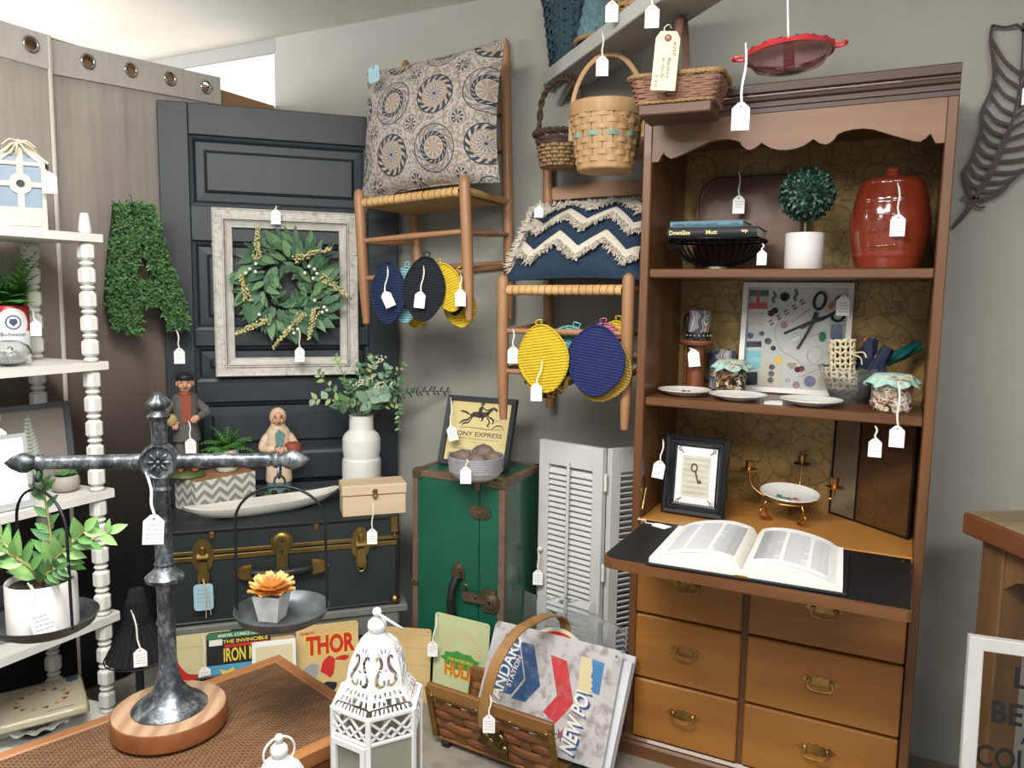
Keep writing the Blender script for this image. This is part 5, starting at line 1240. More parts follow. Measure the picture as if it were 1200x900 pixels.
mug('striped mug with black handle standing on the turned wooden stand', (-.605, 2.53, S2+.1655), .037, .096, radians(-30))
mug('striped mug on shelf, half hidden behind the teal-lidded button jar', (-.538, 2.596, S2), .042, .132, radians(25), False)
def button_mesh(): 
    mb = MB(); mb.lathe([(.001, .0012), (.0045, .0012), (.006, .0026), (.0075, .002), (.0078, 0), (.001, -.0003)], 12, caps=False); return mb
m_btn = [M('button_'+n_, c_, .3) for n_, c_ in (('cream', 'd2c9b4'), ('white', 'dddad2'), ('amber', 'a8793f'), ('brown', '4f3022'), ('tan', 'b39a78'), ('black', '20201f'), ('rose', '9b5f55'), ('gold', '9a7f3a'))]
m_jarg = M('jar_glass', 'ffffff', .02, trans=1, ior=1.12); m_aqua = M('aqua_cloth', '8fb3a8', .9, 0, 'a5c3b9', 40)
def button_jar(label, loc, r_, h, seed, pal):
    j = thing('button_jar', label, 'jar', loc); rr = random.Random(seed)
    mb = MB(); mb.lathe([(r_*.9, 0), (r_, .006), (r_, h*.78), (r_*.86, h*.86), (r_*.86, h)], 32); mb.build('jar', m_jarg, j, 40)
    bt = button_mesh(); mb = MB(); ri = r_-.006
    for i in range(330):
        a = rr.random()*6.283; q = ri*sqrt(rr.uniform(.55, 1)); z = rr.uniform(.008, h*.76)
        R = Euler((pi/2+rr.gauss(0, .5), rr.gauss(0, .5), a+pi/2)).to_matrix(); s_ = rr.uniform(.7, 1.25); off = V((q*cos(a), q*sin(a), z)); n = len(mb.v)
        mb.cur = rr.choice(pal); mb.add([off+R @ (p*s_) for p in bt.v], bt.f)
    mb.build('buttons', m_btn, j, 50, kind='stuff')
    MB().lathe([(ri*.78, .006), (ri*.78, h*.76)], 20).build('button_core', m_btn[3], j)
    mb = MB(); rl = r_*.9
    def cl(u, v):
        a = 2*pi*u
        if v < .5: q = rl*v*2; return (q*cos(a), q*sin(a), h+.004+.004*(1-v*2))
        t = (v-.5)*2; q = rl+.022*t*(r_/.05)+.006*t*sin(a*11); return (q*cos(a), q*sin(a), h+.004-.028*t+.006*t*sin(a*7+1))
    mb.grid(cl, 88, 12, cu=True); o = mb.build('cloth_cover', m_aqua, j, 60); o.modifiers.new('thick', 'SOLIDIFY').thickness = .0012
    mb = MB(); mb.tube([((rl+.005)*cos(q), (rl+.005)*sin(q), h-.004) for q in [2*pi*i/32 for i in range(32)]], .0025, 6, True)
    for sg in (-1, 1): mb.tube(spline([(.4*rl, -rl-.008, h-.004), (.4*rl+sg*.02, -rl-.014, h+.008), (.4*rl+sg*.026, -rl-.014, h-.004), (.4*rl, -rl-.008, h-.004), (.4*rl+sg*.012, -rl-.016, h-.026)], 4), .002, 5)
    mb.build('twine_bow', m_twine, j, 60)
    return j
button_jar('jar of dark mixed buttons under an aqua cloth, beside the white sewing frame', (-.488, 2.49, S2), .046, .104, 3, [0, 1, 2, 3, 3, 5, 3, 4])
button_jar('jar of pale buttons under an aqua cloth, at right end of middle shelf', (-.026, 2.345, S2), .052, .098, 4, [0, 1, 4, 0, 1, 4, 6])
# sewing shadow box
sb = thing('sewing_shadow_box', 'white framed shadow box filled with scissors, buttons, pins and thread cards', 'frame', (-.318, 2.574, S2+.0035), rot=Euler((radians(-6), 0, 0)))
SW, SH = .332, .352
mb = MB(); frame_profile(mb, SW, SH, [(0, .03), (0, -.004), (.016, -.004), (.016, .004), (.017, .03)], -SW/2, 0); mb.build('frame', m_white, sb)
MB().box((0, .027, SH/2), (SW-.02, .004, SH-.02)).build('backing', M('backing_paper', 'c4c6c3', .8), sb)
def fx(x, y): return ((x-115+(y-68)*.045)/805-.5)*SW
def fz(x, y): b = 800+.067*(x-97); return max(.02, (b-y)/(b-68))*SH
YB = .0245
SC = SW/805
def flat(name, poly, m, t=.002, y=YB):
    mb = MB(); mb.prism([(fx(*p), fz(*p)) for p in poly], y-t, y); return mb.build(name, m, sb)
def rect4(x0, y0, x1, y1): return [(x0, y1), (x1, y1), (x1, y0), (x0, y0)]
pm = lambda n_, c_, **k_: M(n_, c_, .6, **k_)
q1 = flat('thread_card', rect4(152, 112, 298, 244), pm('card_grey', 'a9aaa5'))
flat('card_band', rect4(153, 112, 297, 156), pm('card_green', '45685c'), .0006, YB-.002); flat('card_band', rect4(147, 198, 288, 243), pm('card_red', 'b8555a'), .0006, YB-.002); flat('card_band', rect4(205, 112, 228, 240), pm('card_rose', 'b0474f'), .0006, YB-.0022)
flat('printed_note', rect4(150, 265, 262, 355), pm('note_cream', 'b5b3ab'), .001)
flat('thread_hank', rect4(125, 525, 250, 655), M('aqua_thread', '4f9aa6', .5, 0, '8fc4cb', 40, (.15, 1, 1))); flat('hank_band', rect4(128, 465, 252, 510), pm('hank_navy', '2f3d4a')); flat('hank_band', rect4(105, 675, 228, 765), M('navy_thread', '1c2733', .5)); flat('hank_band', rect4(128, 505, 250, 527), pm('hank_white', 'cfd2d2'))
flat('button_card', rect4(245, 600, 405, 778), pm('card_ivory', 'c3bfae'), .0012)
flat('flower_sticker', [(fx_, fy_) for fx_, fy_ in [(383+30*cos(2*pi*i/16)*(1 if i % 2 else .8), 597+30*sin(2*pi*i/16)*(1 if i % 2 else .8)) for i in range(16)]][::-1], pm('sticker_yellow', 'd0b52c'), .0012)
flat('needle_packet', rect4(755, 345, 840, 480), pm('packet_slate', '62707c')); flat('packet_label', rect4(757, 405, 838, 478), pm('packet_blue', '4f5d80'), .0006, YB-.002)
def btn(x, y, r_, c_, n_='button'):
    rr = r_*SC; mb = MB(); mb.lathe([(.001, .0025), (rr*.5, .0025), (rr*.75, .005), (rr*.95, .0045), (rr, 0)], 20, (fx(x, y), YB, fz(x, y)), caps=False, ax=Matrix.Rotation(pi/2, 3, 'X'))
    o = mb.build(n_, pm('shade_'+c_, c_), sb, 50)
    if r_ > 20:
        mb = MB()
        for q in range(4): mb.sphere((fx(x, y)+.0012*cos(q*pi/2+.7), YB-.0026, fz(x, y)+.0012*sin(q*pi/2+.7)), .0007, 5, 4)
        mb.build('stitch_hole', m_black, o)
for x, y, r_, c_ in ((418, 157, 36, '1b242a'), (317, 272, 25, '5a2328'), (347, 254, 25, '2d3338'), (418, 353, 27, 'b07e77'), (252, 411, 19, '75746a'), (300, 464, 26, '6a7176'), (342, 512, 18, '3c4c59'), (165, 425, 24, '53699a'), (336, 643, 23, '61676d'), (332, 689, 23, '61676d'), (328, 733, 23, '5b6167'), (792, 576, 32, '4c5761'), (526, 660, 23, '56262b'), (555, 655, 23, '6d3a3a'), (616, 742, 42, '6d6e8c'), (710, 740, 40, 'bdb69c'), (518, 766, 27, '9a8088'), (453, 735, 20, 'c2c1bc')):
    btn(x, y, r_, c_)
flat('heart_button', [(482+32*sin(t)**3*1.0, 632-(26*cos(t)-10*cos(2*t)-4*cos(3*t))*.85) for t in [2*pi*i/24 for i in range(24)]][::-1], pm('heart_olive', '8c8266'), .004)
m_iron = M('blackened_iron', '303236', .35, .7)
def stk(name, pts, w, m, t=.003, y=YB-.002, sub=5, tp=None):
    pl_ = stroke([(fx(*p), fz(*p)) for p in pts], w*SC, sub, tp); mb = MB(); mb.prism(pl_, y-t, y); return mb.build(name, m, sb)
sc_ = stk('scissor_blade', [(655, 265), (640, 310), (590, 410), (520, 520)], 34, m_iron, .003, YB-.004, 5, lambda t: .55+.6*sin(pi*min(1, t*1.3+.15))*(1-t*.7))
stk('scissor_blade', [(720, 300), (650, 322), (560, 355), (420, 413)], 32, m_iron, .003, YB-.001, 5, lambda t: .6+.5*sin(pi*min(1, t*1.2+.1))*(1-t*.75))
mb = MB(); mb.tube([(fx(675+40*cos(q)*1-10*sin(q), 187+58*sin(q)), YB-.006, fz(675+40*cos(q), 187+58*sin(q))) for q in [2*pi*i/28 for i in range(28)]], 7*SC*1.5, 8, True); mb.build('scissor_handle', m_iron, sb, 60)
mb = MB(); mb.tube(spline([(fx(*p), YB-.004, fz(*p)) for p in ((700, 305), (750, 285), (800, 258), (835, 265), (845, 295), (825, 322), (790, 325), (765, 305), (765, 280))], 5), 7*SC*1.4, 8); mb.build('scissor_handle', m_iron, sb, 60)
MB().sphere((fx(632, 322), YB-.009, fz(632, 322)), .003, 8, 6).build('scissor_screw', m_steel, sb)
for p, q in (((275, 352), (585, 158)), ((285, 372), (598, 176))):
    n = 11
    for i in range(n):
        a, b = V((*p, 0)).lerp(V((*q, 0)), i/n), V((*p, 0)).lerp(V((*q, 0)), (i+.93)/n); stk('measuring_cord', [(a.x, a.y), (b.x, b.y)], 9, m_black if i % 2 else m_white, .002, YB, 1)
stk('hat_pin', [(468, 335), (605, 243)], 5, pm('dull_pin', '85857c'), .002, YB, 1); stk('hat_pin', [(600, 435), (690, 408)], 5, m_steel, .002, YB, 1)
flat('green_bead', [(698+25*cos(2*pi*i/16), 435+36*sin(2*pi*i/16)) for i in range(16)][::-1], pm('bead_green', '24794c'), .006)
stk('ribbon_scrap', [(535, 370), (565, 362), (590, 345)], 30, pm('ribbon_red', '7d2a30'), .0015, YB, 4)
m_pearl = M('pearl', 'c9c9c6', .25)
mb = MB(); chain = spline([(fx(*p), YB-.002, fz(*p)) for p in ((455, 330), (385, 340), (350, 390), (370, 470), (420, 540), (500, 580), (560, 630), (640, 625), (700, 570), (690, 510), (640, 505), (595, 550), (610, 600), (680, 640), (760, 600), (735, 540), (800, 510))], 9)
for p in chain: mb.sphere(p, .0017, 6, 4)
mb.build('pearl_string', m_pearl, sb, 60, kind='stuff')
stk('wrapped_bobbin', [(740, 235), (780, 195), (835, 150)], 34, M('striped_bobbin', '8a6f52', .6, 0, 'b59f85', 60), .006, YB, 3); stk('bobbin_band', [(752, 222), (770, 205)], 36, pm('bobbin_orange', 'b06a3f'), .007, YB, 1); stk('bobbin_band', [(800, 178), (820, 162)], 36, pm('bobbin_dark', '33363a'), .007, YB, 1)
for x, y in ((338, 160), (500, 145)): stk('wire_charm', [(x-8, y-38), (x+10, y-10), (x-10, y+15), (x, y+40)], 22, pm('charm_grey%d' % x, '66696a'), .003, YB, 4)
stk('silver_brooch', [(480, 465), (505, 450), (535, 432)], 24, M('bright_silver', 'd5d6d6', .2, .8), .004, YB, 4); stk('safety_pin', [(540, 710), (600, 690), (690, 650)], 5, m_steel, .002, YB, 4)
MB().box((0, .0015, SH/2), (SW-.033, .0015, SH-.033)).build('glass_pane', M('frame_glass', 'ffffff', .02, trans=1, ior=1.02), sb)
# saucers
m_porc = M('white_porcelain', 'd8d7d2', .2, coat=.3)
def saucer(label, loc, r_, deco):
    s_ = thing('white_saucer', label, 'saucer', loc, group='saucers on the middle shelf')
    MB().lathe([(r_*.5, 0), (r_*.55, .003), (r_*.8, .010), (r_, .018), (r_*.995, .0195), (r_*.8, .0125), (r_*.5, .006), (.001, .0055)], 44).build('plate', m_porc, s_, 50)
    for m, x, y, sx_, sy_ in deco: MB().sphere((x, y, .0065), .001, 10, 6, (sx_, sy_, 1.2)).build('painted_spray', m, s_, 60)
    return s_
m_sp1 = M('plum_painting', '6a5560', .4); m_sp2 = M('sage_painting', '8d9a8d', .4)
saucer('white saucer at left end of middle shelf with a ring lying in it', (-.605, 2.375, S2), .082, [(m_sp2, .02, -.01, 24, 8), (m_sp1, -.02, 0, 14, 10)])
rg_ = thing('finger_ring', 'small gold ring lying in the left white saucer', 'ring', (-.600, 2.375, S2+.0125)); MB().tube([(.0115*cos(q), .0115*sin(q), 0) for q in [2*pi*i/20 for i in range(20)]], .0022, 6, True).build('band', m_gold, rg_, 60); MB().sphere((0, -.0115, .001), .0035, 8, 6).build('stone', m_sp1, rg_)
saucer('white saucer second from left on the middle shelf', (-.438, 2.348, S2), .084, [(m_sp2, .0, 0, 22, 14), (m_sp1, .012, .008, 8, 8)])
saucer('white saucer in front of the sewing frame, right of the other two', (-.232, 2.346, S2), .086, [(m_sp2, -.01, 0, 26, 12), (m_sp1, .02, .0, 12, 8)])
ct_ = thing('paper_card', 'small blank paper card lying between the white saucers', 'card', (-.335, 2.345, S2), radians(8)); MB().box((0, 0, .0006), (.05, .09, .001)).build('card', m_card, ct_)
# crystal bowl with fabric rolls
cbw = thing('crystal_bowl', 'cut glass bowl with scalloped rim holding rolls of cloth', 'bowl', (-.138, 2.485, S2))
mb = MB()
def cb_f(rs): return lambda u, v: (lambda q, z: (q*cos(2*pi*u), q*sin(2*pi*u), z))(*rs(u, v))
def prof_o(u, v): s_ = .5+.5*cos(2*pi*u*16); return (.043+.050*v**.7+.0025*s_*v, .0+.102*v+.006*v*s_)
mb.grid(cb_f(prof_o), 128, 8, cu=True); mb.grid(cb_f(lambda u, v: (prof_o(u, v)[0]-.004, max(.006, prof_o(u, v)[1]))), 128, 8, cu=True); mb.lathe([(.001, .0), (.045, .0)], 32, caps=False)
mb.build('bowl', M('crystal_glass', 'e9ebe9', .05, trans=.92, ior=1.3), cbw, 40)
def roll(name, label, a, b, r_, m, cat='cloth', lace=False):
    t = thing(name, label, cat, a); d = V(b)-V(a); L = d.length; q = d.to_track_quat('Z', 'Y').to_matrix(); mb = MB()
    mb.grid(lambda u, v: q @ V(((r_*(.85+.15*sin(pi*v))+.0025*sin(u*2*pi*5+v*9))*cos(2*pi*u), (r_*(.85+.15*sin(pi*v))+.0025*sin(u*2*pi*5+v*9))*sin(2*pi*u), L*v)), 30, 10, cu=True)
    ps = [q @ V(((r_*.8)*(1-i/60)*cos(i*.5), (r_*.8)*(1-i/60)*sin(i*.5), L*1.005)) for i in range(56)]
    mb.tube(ps, .002, 4); mb.add([q @ V((r_*.85*cos(2*pi*i/20), r_*.85*sin(2*pi*i/20), L*(1-1e-3))) for i in range(20)], [tuple(range(20))]); mb.build('rolled_cloth', m, t, 60); return t
k = NT('parrot_cotton'); vo = k.n('TexVoronoi'); vo.inputs['Scale'].default_value = 26; k.l(k.obj(), vo.inputs[0]); sp_c = k.n('SeparateColor'); k.l(vo.outputs['Color'], sp_c.inputs[0])
k.l(k.ramp(sp_c.outputs[0], [(0, '16213a'), (.55, '3d7a2e'), (.7, '141c30'), (.86, 'b85a2a'), (.93, '1b2a50')], 'CONSTANT'), k.b.inputs['Base Color']); k.b.inputs['Roughness'].default_value = .85; m_parrot = k.m
roll('cloth_roll', 'navy cloth roll with green and orange leaf print in the crystal bowl', (-.118, 2.512, S2+.034), (-.094, 2.545, S2+.185), .022, m_parrot)
roll('cloth_roll', 'dark printed cloth roll with an orange edge leaning right in crystal bowl', (-.110, 2.472, S2+.035), (-.045, 2.47, S2+.165), .019, m_parrot)
roll('cloth_roll', 'shiny teal cloth roll lying at right in the crystal bowl', (-.055, 2.535, S2+.120), (.035, 2.60, S2+.170), .017, M('teal_satin', '0f4a47', .35, 0, '1b6560', 20))
lc = roll('crochet_roll', 'cream openwork crochet roll standing at left in crystal bowl', (-.160, 2.475, S2+.036), (-.168, 2.480, S2+.18), .028, M('dark_lining', '1d1a18', .9))
q_ = (V((-.168, 2.480, S2+.18))-V((-.160, 2.475, S2+.036))).to_track_quat('Z', 'Y').to_matrix(); m_lace = M('cream_crochet', 'c4b595', .95, 0, 'd2c5a8', 80)
for row in range(9):
    z = .012+.0165*row; mb = MB(); mb.tube([q_ @ V(((.032+.002*sin(a_*9))*cos(a_), (.032+.002*sin(a_*9))*sin(a_), z+.0035*sin(a_*9+row*pi))) for a_ in [2*pi*i/54 for i in range(54)]], .0042, 6, True); mb.build('crochet_round', m_lace, lc, 60)
mb = MB()
for j in range(14): a_ = 2*pi*j/14; mb.tube([q_ @ V((.033*cos(a_), .033*sin(a_), .01+.14*t_/6)) for t_ in range(7)], .003, 5)
mb.build('crochet_column', m_lace, lc, 60, kind='stuff')
mb = MB(); mb.tube(spline([(-.03, .01, .14), (.02, -.02, .11), (.045, -.03, .10), (.05, -.03, .08)], 5), .0022, 5); mb.tube(spline([(.02, -.02, .11), (.05, -.01, .115), (.06, -.02, .10)], 5), .0022, 5); mb.build('tie_cord', m_lace, lc, 60)
# ---- desk compartment
kf = thing('key_frame', 'black moulded frame with an old key mounted on sheet music, on the desk', 'frame', (-.562, 2.365, SD+.002), rot=Euler((radians(-7), 0, radians(-2))))
FW, FH = .20, .25
mb = MB(); frame_profile(mb, FW, FH, [(0, .012), (0, -.010), (.005, -.014), (.014, -.012), (.018, -.006), (.026, -.006), (.030, -.001), (.036, .002), (.036, .012)], -FW/2, 0); mb.build('frame', M('black_lacquer', '15171b', .25, coat=.3), kf)
MB().box((0, .006, FH/2), (FW-.06, .004, FH-.06)).build('white_mount', M('white_mount', 'd3d4d6', .7), kf)
MB().box((0, .0035, FH/2-.002), (.088, .0012, .128)).build('sheet_music', M('old_music_paper', 'bcb9a5', .8, 0, 'c8c6b6', 20), kf)
mb = MB()
for i in range(7):
    for j in range(5): mb.box((0, .0027, FH/2+.054-i*.0175-j*.0018), (.08, .0003, .0004))
mb.build('staves', m_ink, kf, kind='stuff')
m_ok = M('old_key_brass', '6b5a3a', .4, .8); mb = MB()
mb.tube([(-.006+.009*cos(q), .001, .150+.012*sin(q)) for q in [2*pi*i/20 for i in range(20)]], .0022, 6, True); mb.tube([(-.002, .001, .139), (.010, .001, .103)], .0026, 7); mb.box((.012, .001, .108), (.011, .003, .011), .001, Matrix.Rotation(radians(-18), 3, 'Y')); mb.build('key', m_ok, kf, 60)
for sx_ in (-1, 1):
    for sz in (-1, 1):
        mb = MB(); x, z = sx_*.054, FH/2-.002+sz*.083; mb.tube([(x+.004*cos(q), .0025, z+.005*sin(q)) for q in [2*pi*i/12 for i in range(12)]], .0011, 5, True); mb.tube([(x-sx_*.003, .0025, z-sz*.004), (x-sx_*.012, .0025, z-sz*.012)], .0013, 5); mb.build('corner_charm', m_iron, kf, 60)
ch = thing('candle_holder', 'gold scrolled wire candle holder with three cups carrying a flowered saucer', 'candle holder', (-.292, 2.478, SD))
for i, a in enumerate((radians(215), radians(-52), radians(92))):
    d = V((cos(a), sin(a), 0)); u_ = lambda r_, z: tuple(d*r_+V((0, 0, z)))
    MB().tube(spline([u_(.072, .062), u_(.080, .045), u_(.070, .016), u_(.055, .005), u_(.064, .004), u_(.082, .008), u_(.094, .020), u_(.090, .034), u_(.078, .034), u_(.072, .024)], 5), .0036, 8).build('scroll_leg', m_gold, ch, 60)
    hh = (.135, .118, .15)[i]; a2 = (radians(170), radians(-8), radians(82))[i]; d2 = V((cos(a2), sin(a2), 0)); w_ = lambda r_, z: tuple(d2*r_+V((0, 0, z)))
    MB().tube(spline([w_(.070, .063), w_(.09, .068), w_(.115, .085), w_(.125, hh-.03), w_(.13, hh)], 5), .0034, 8).build('arm', m_gold, ch, 60)
    mm = m_gold if i < 2 else m_black
    MB().lathe([(.006, hh), (.026, hh+.003), (.027, hh+.006), (.006, hh+.005)], 20, tuple(d2*.13)).build('drip_plate', mm, ch, 50)
    MB().lathe([(.010, hh+.005), (.0115, hh+.03), (.012, hh+.033), (.010, hh+.033), (.009, hh+.012), (.001, hh+.011)], 18, tuple(d2*.13)).build('candle_cup', m_gold, ch, 50)
MB().tube([(.072*cos(q), .072*sin(q), .063) for q in [2*pi*i/36 for i in range(36)]], .0036, 8, True).build('ring', m_gold, ch, 60)
fs = thing('flowered_saucer', 'white saucer painted with a flower spray on the gold candle holder', 'saucer', (-.292, 2.478, SD+.0672), rot=Euler((radians(5), radians(3), 0)))
MB().lathe([(.045, 0), (.05, .003), (.07, .009), (.088, .020), (.087, .0215), (.068, .012), (.045, .006), (.001, .0055)], 44).build('plate', m_porc, fs, 50)
for m, x, y, sx_, sy_ in ((m_green, -.02, -.02, 18, 7), (m_rust, .02, -.012, 9, 9), (m_sp1, .0, -.02, 12, 8), (m_dgreen, -.03, -.005, 9, 6), (M('pink_painting', 'b9808c', .4), .028, -.02, 9, 7)): MB().sphere((x, y, .0067), .001, 12, 6, (sx_, sy_, 1.2)).build('painted_flower', m, fs, 60)
gp_ = thing('amber_glass_panel', 'dark amber hammered glass panel in a thin frame leaning at right of desk', 'panel', (-.185, 2.628, SD), rot=Euler((radians(-1), 0, radians(-40))))
k = NT('hammered_amber_glass'); k.b.inputs['Base Color'].default_value = lin('7a5636'); k.b.inputs['Roughness'].default_value = .12; k.b.inputs['Transmission Weight'].default_value = .6; k.b.inputs['IOR'].default_value = 1.3
k.bump(k.noise(k.obj(), 45, 3), 1.0, .008); m_amb = k.m
k = NT('hammered_clear_glass'); k.b.inputs['Base Color'].default_value = lin('b8a88c'); k.b.inputs['Roughness'].default_value = .15; k.b.inputs['Transmission Weight'].default_value = .7; k.b.inputs['IOR'].default_value = 1.25
k.bump(k.noise(k.obj(), 160, 2), .8, .004); m_ham = k.m
MB().box((.052, 0, .168), (.098, .005, .324)).build('clear_pane', m_ham, gp_); MB().box((.198, 0, .168), (.19, .005, .324)).build('amber_pane', m_amb, gp_)
for a, b in (((0, 0, .003), (.296, 0, .003)), ((0, 0, .333), (.296, 0, .333)), ((.002, 0, 0), (.002, 0, .336)), ((.294, 0, 0), (.294, 0, .336)), ((.102, 0, 0), (.102, 0, .336))): MB().bar(a, b, .008, .006).build('lead_came', M('dark_came', '2b241d', .4, .6), gp_)
# open book on the flap
m_page = M('book_paper', 'dedfde', .8); m_pedge = M('page_block', 'd6d4cb', .8, 0, 'dfddd6', 200, (.02, .02, 1))
bk_ = thing('open_book', 'large thick open book with three-column pages on the fold-down desk', 'book', (-.322, 1.876, SD+.0012), radians(2.5))
BW, BD = .228, .315
def top(x):
    t = abs(x)/BW
    return .018+.034*sin(pi*min(1, t*1.05+.04))**.55*(1-.35*t)+.006*(1-t) if t > .02 else .022
MB().box((0, BD/2, .003), (2*BW+.018, BD+.010, .006), .001).build('cover', M('black_book_cloth', '17191d', .6), bk_)
for sg in (-1, 1):
    n = 18; vs = []
    for i in range(n+1):
        x = sg*BW*i/n; sk = .012*(i/n)
        for y in (0, BD): vs += [(x*(1 if y == 0 else .97), y+sk*0, .0065), (x*(1 if y == 0 else .97), y, top(x))]
    fs_ = []
    for i in range(n): a = 4*i; fs_ += [(a, a+4, a+5, a+1), (a+2, a+3, a+7, a+6), (a, a+2, a+6, a+4), (a+1, a+5, a+7, a+3)]
    fs_.append((0, 1, 3, 2)); fs_.append((4*n, 4*n+2, 4*n+3, 4*n+1)); mb = MB(); mb.add(vs, fs_); mb.build('page_block', m_pedge, bk_, 40)
    mb = MB(); mb.grid(lambda u, v: (sg*(.004+(BW-.004)*u)*(1-.03*v), BD*v, top(BW*u)+.0008), 24, 2); mb.build('top_page', m_page, bk_, 60)
    mb = MB(); r = random.Random(sg+5)
    for c0, c1 in ((.10, .36), (.40, .64), (.68, .92)):
        for ln in range(40):
            v = .10+.80*ln/40; e_ = c1-(c1-c0)*(.35*r.random() if r.random() < .12 else 0)
            mb.grid(lambda u, w: (sg*BW*(c0+(e_-c0)*u)*(1-.03*v), BD*(v+.011*w), top(BW*(c0+(e_-c0)*u))+.0013), 3, 1)
    mb.build('text_columns', M('page_print', 'b2b4b8', .8), bk_, kind='stuff')
MB().box((0, -.006, .008), (.03, .004, .008), .001).build('spine_band', m_brass, bk_)
# ------------------------------------------------------------------ green trunk, shutter, signs and magazine basket
m_gr = M('green_trunk_vinyl', '134d3a', .38, 0, '185844', 4, coat=.15); m_grd = M('dark_green_side', '1e4536', .3, 0, '2a5c49', 7, (3, 3, .4), coat=.2)
m_brn = M('brown_fibre_binding', '5c4a3c', .6, 0, '6e5a49', 30); m_tar = M('tarnished_steel', '8a7b66', .4, .9, '6d604f', 14)
gt = thing('green_footlocker', 'dark green footlocker trunk stood on end with tarnished corners, by the wall', 'trunk', (-1.562, 2.29, 0), radians(1))
GW, GD, GH, GS = .372, .30, .818, .272
MB().box((GS/2, GD/2, GH/2), (GS-.003, GD, GH), .004).build('trunk_body', m_gr, gt)
MB().box(((GS+GW)/2, GD/2, GH/2), (GW-GS-.001, GD, GH), .004).build('lid', [m_gr], gt)
mb = MB(); mb.grid(lambda u, v: (GW+.0012+.002*sin(v*9)*sin(u*7), .02+(GD-.04)*u, .02+(GH-.04)*v), 8, 16); mb.build('end_sheet', m_grd, gt, 60)
b_ = .022
for (p, q) in (((b_/2-.001, -.001, 0), (b_/2-.001, -.001, GH)), ((GW-b_/2+.001, -.001, 0), (GW-b_/2+.001, -.001, GH)), ((0, -.001, GH-b_/2+.001), (GW, -.001, GH-b_/2+.001)), ((0, -.001, b_/2), (GW, -.001, b_/2)),
               ((b_/2, 0, GH), (b_/2, GD, GH)), ((GW-b_/2, 0, GH), (GW-b_/2, GD, GH)), ((0, GD-.008, GH), (GW, GD-.008, GH)), ((0, .008, GH), (GW, .008, GH)), ((GW, 0.009, 0), (GW, .009, GH)), ((GW, GD-.01, 0), (GW, GD-.01, GH)), ((GW, .01, GH-.01), (GW, GD, GH-.01))):
    horizontal = abs(p[2]-q[2]) < .001
    if horizontal and p[2] > GH-.001: MB().bar(p, q, b_, .005, bev=.001).build('binding', m_brn, gt)
    elif p[0] > GW-.001: MB().bar(p, q, .005 if not horizontal else .005, b_ if not horizontal else b_, up=(0, 1, 0) if not horizontal else (0, 0, 1), bev=.001).build('binding', m_brn, gt)
    else: MB().bar(p, q, b_ if not horizontal else .005, .005 if not horizontal else b_, up=(0, -1, 0) if not horizontal else (0, 0, 1), bev=.001).build('binding', m_brn, gt)
def cap(x, z, w=.042, h=.03):
    mb = MB(); mb.box((x, -.004, z), (w, .008, h), .003); mb.box((x, .014, z+h/2 if z > .4 else z-h/2+.002), (w, .036, .006), .002); return mb.build('corner_cap', m_tar, gt)
cap(.018, GH-.012, .038, .032); cap(GW-.03, GH-.013, .064, .03)
mb = MB(); mb.box((GW-.032, -.0095, GH-.014), (.04, .003, .006), .001); mb.build('cap_ridge', m_tar, gt)
mb = MB(); mb.box((GS-.004, -.005, GH-.02), (.022, .008, .045), .002); mb.build('seam_clip', m_tar, gt)
# draw latch, handle and lock
mb = MB(); mb.prism([(.235, .698), (.243, .714), (.258, .722), (.300, .722), (.315, .714), (.322, .698), (.312, .682), (.298, .675), (.258, .675), (.243, .682)], -.007, -.003); mb.prism(rrect(.062, .024, .008, 3, .278, .699), -.014, -.007); mb.box((.282, -.016, .700), (.026, .008, .012), .002); mb.build('draw_latch', m_tar, gt)
hd = MB(); hd.tube([(.193, -.012, .455), (.184, -.030, .42), (.180, -.036, .37), (.182, -.030, .32), (.190, -.012, .285)], [.012, .0145, .015, .0145, .012], 10); h = hd.build('handle', m_black, gt, 60)
for z, sg in ((.47, 1), (.272, -1)):
    pol = [(0, sg*.036), (.014, sg*.026), (.024, sg*.010), (.028, -sg*.022), (-.028, -sg*.022), (-.024, sg*.010), (-.014, sg*.026)]
    mb = MB(); mb.prism([(.192+a, z+b) for a, b in pol], -.006, -.002); mb.prism([(.192+a*.7, z+b*.7) for a, b in pol], -.024, -.006); mb.build('handle_cap', m_tar, h)
mb = MB(); mb.prism(rrect(.05, .085, .006, 3, .318, .385), -.007, -.003); mb.prism(circ(.036, 24, .326, .382), -.010, -.006); mb.lathe([(.028, 0), (.028, .004), (.016, .009), (.001, .009)], 24, (.326, -.010, .382), ax=Matrix.Rotation(pi/2, 3, 'X')); o = mb.build('lock', m_tar, gt, 40)
mb = MB(); mb.prism(rrect(.09, .034, .006, 3, .262, .39), -.018, -.010); mb.tube(spline([(.222, -.012, .40), (.214, -.02, .425), (.235, -.022, .435), (.25, -.014, .41)], 4), .003, 6); mb.build('hasp', m_tar, o, 40)
mb = MB(); mb.prism(circ(.007, 10, .326, .384), -.0198, -.0190); mb.prism(circ(.005, 10, .272, .39), -.0188, -.0180); mb.build('keyhole', m_black, o)
for z in (.40,): 
    mb = MB(); mb.box((.010, -.006, z), (.03, .008, .018), .002); mb.build('side_clasp', m_tar, gt)
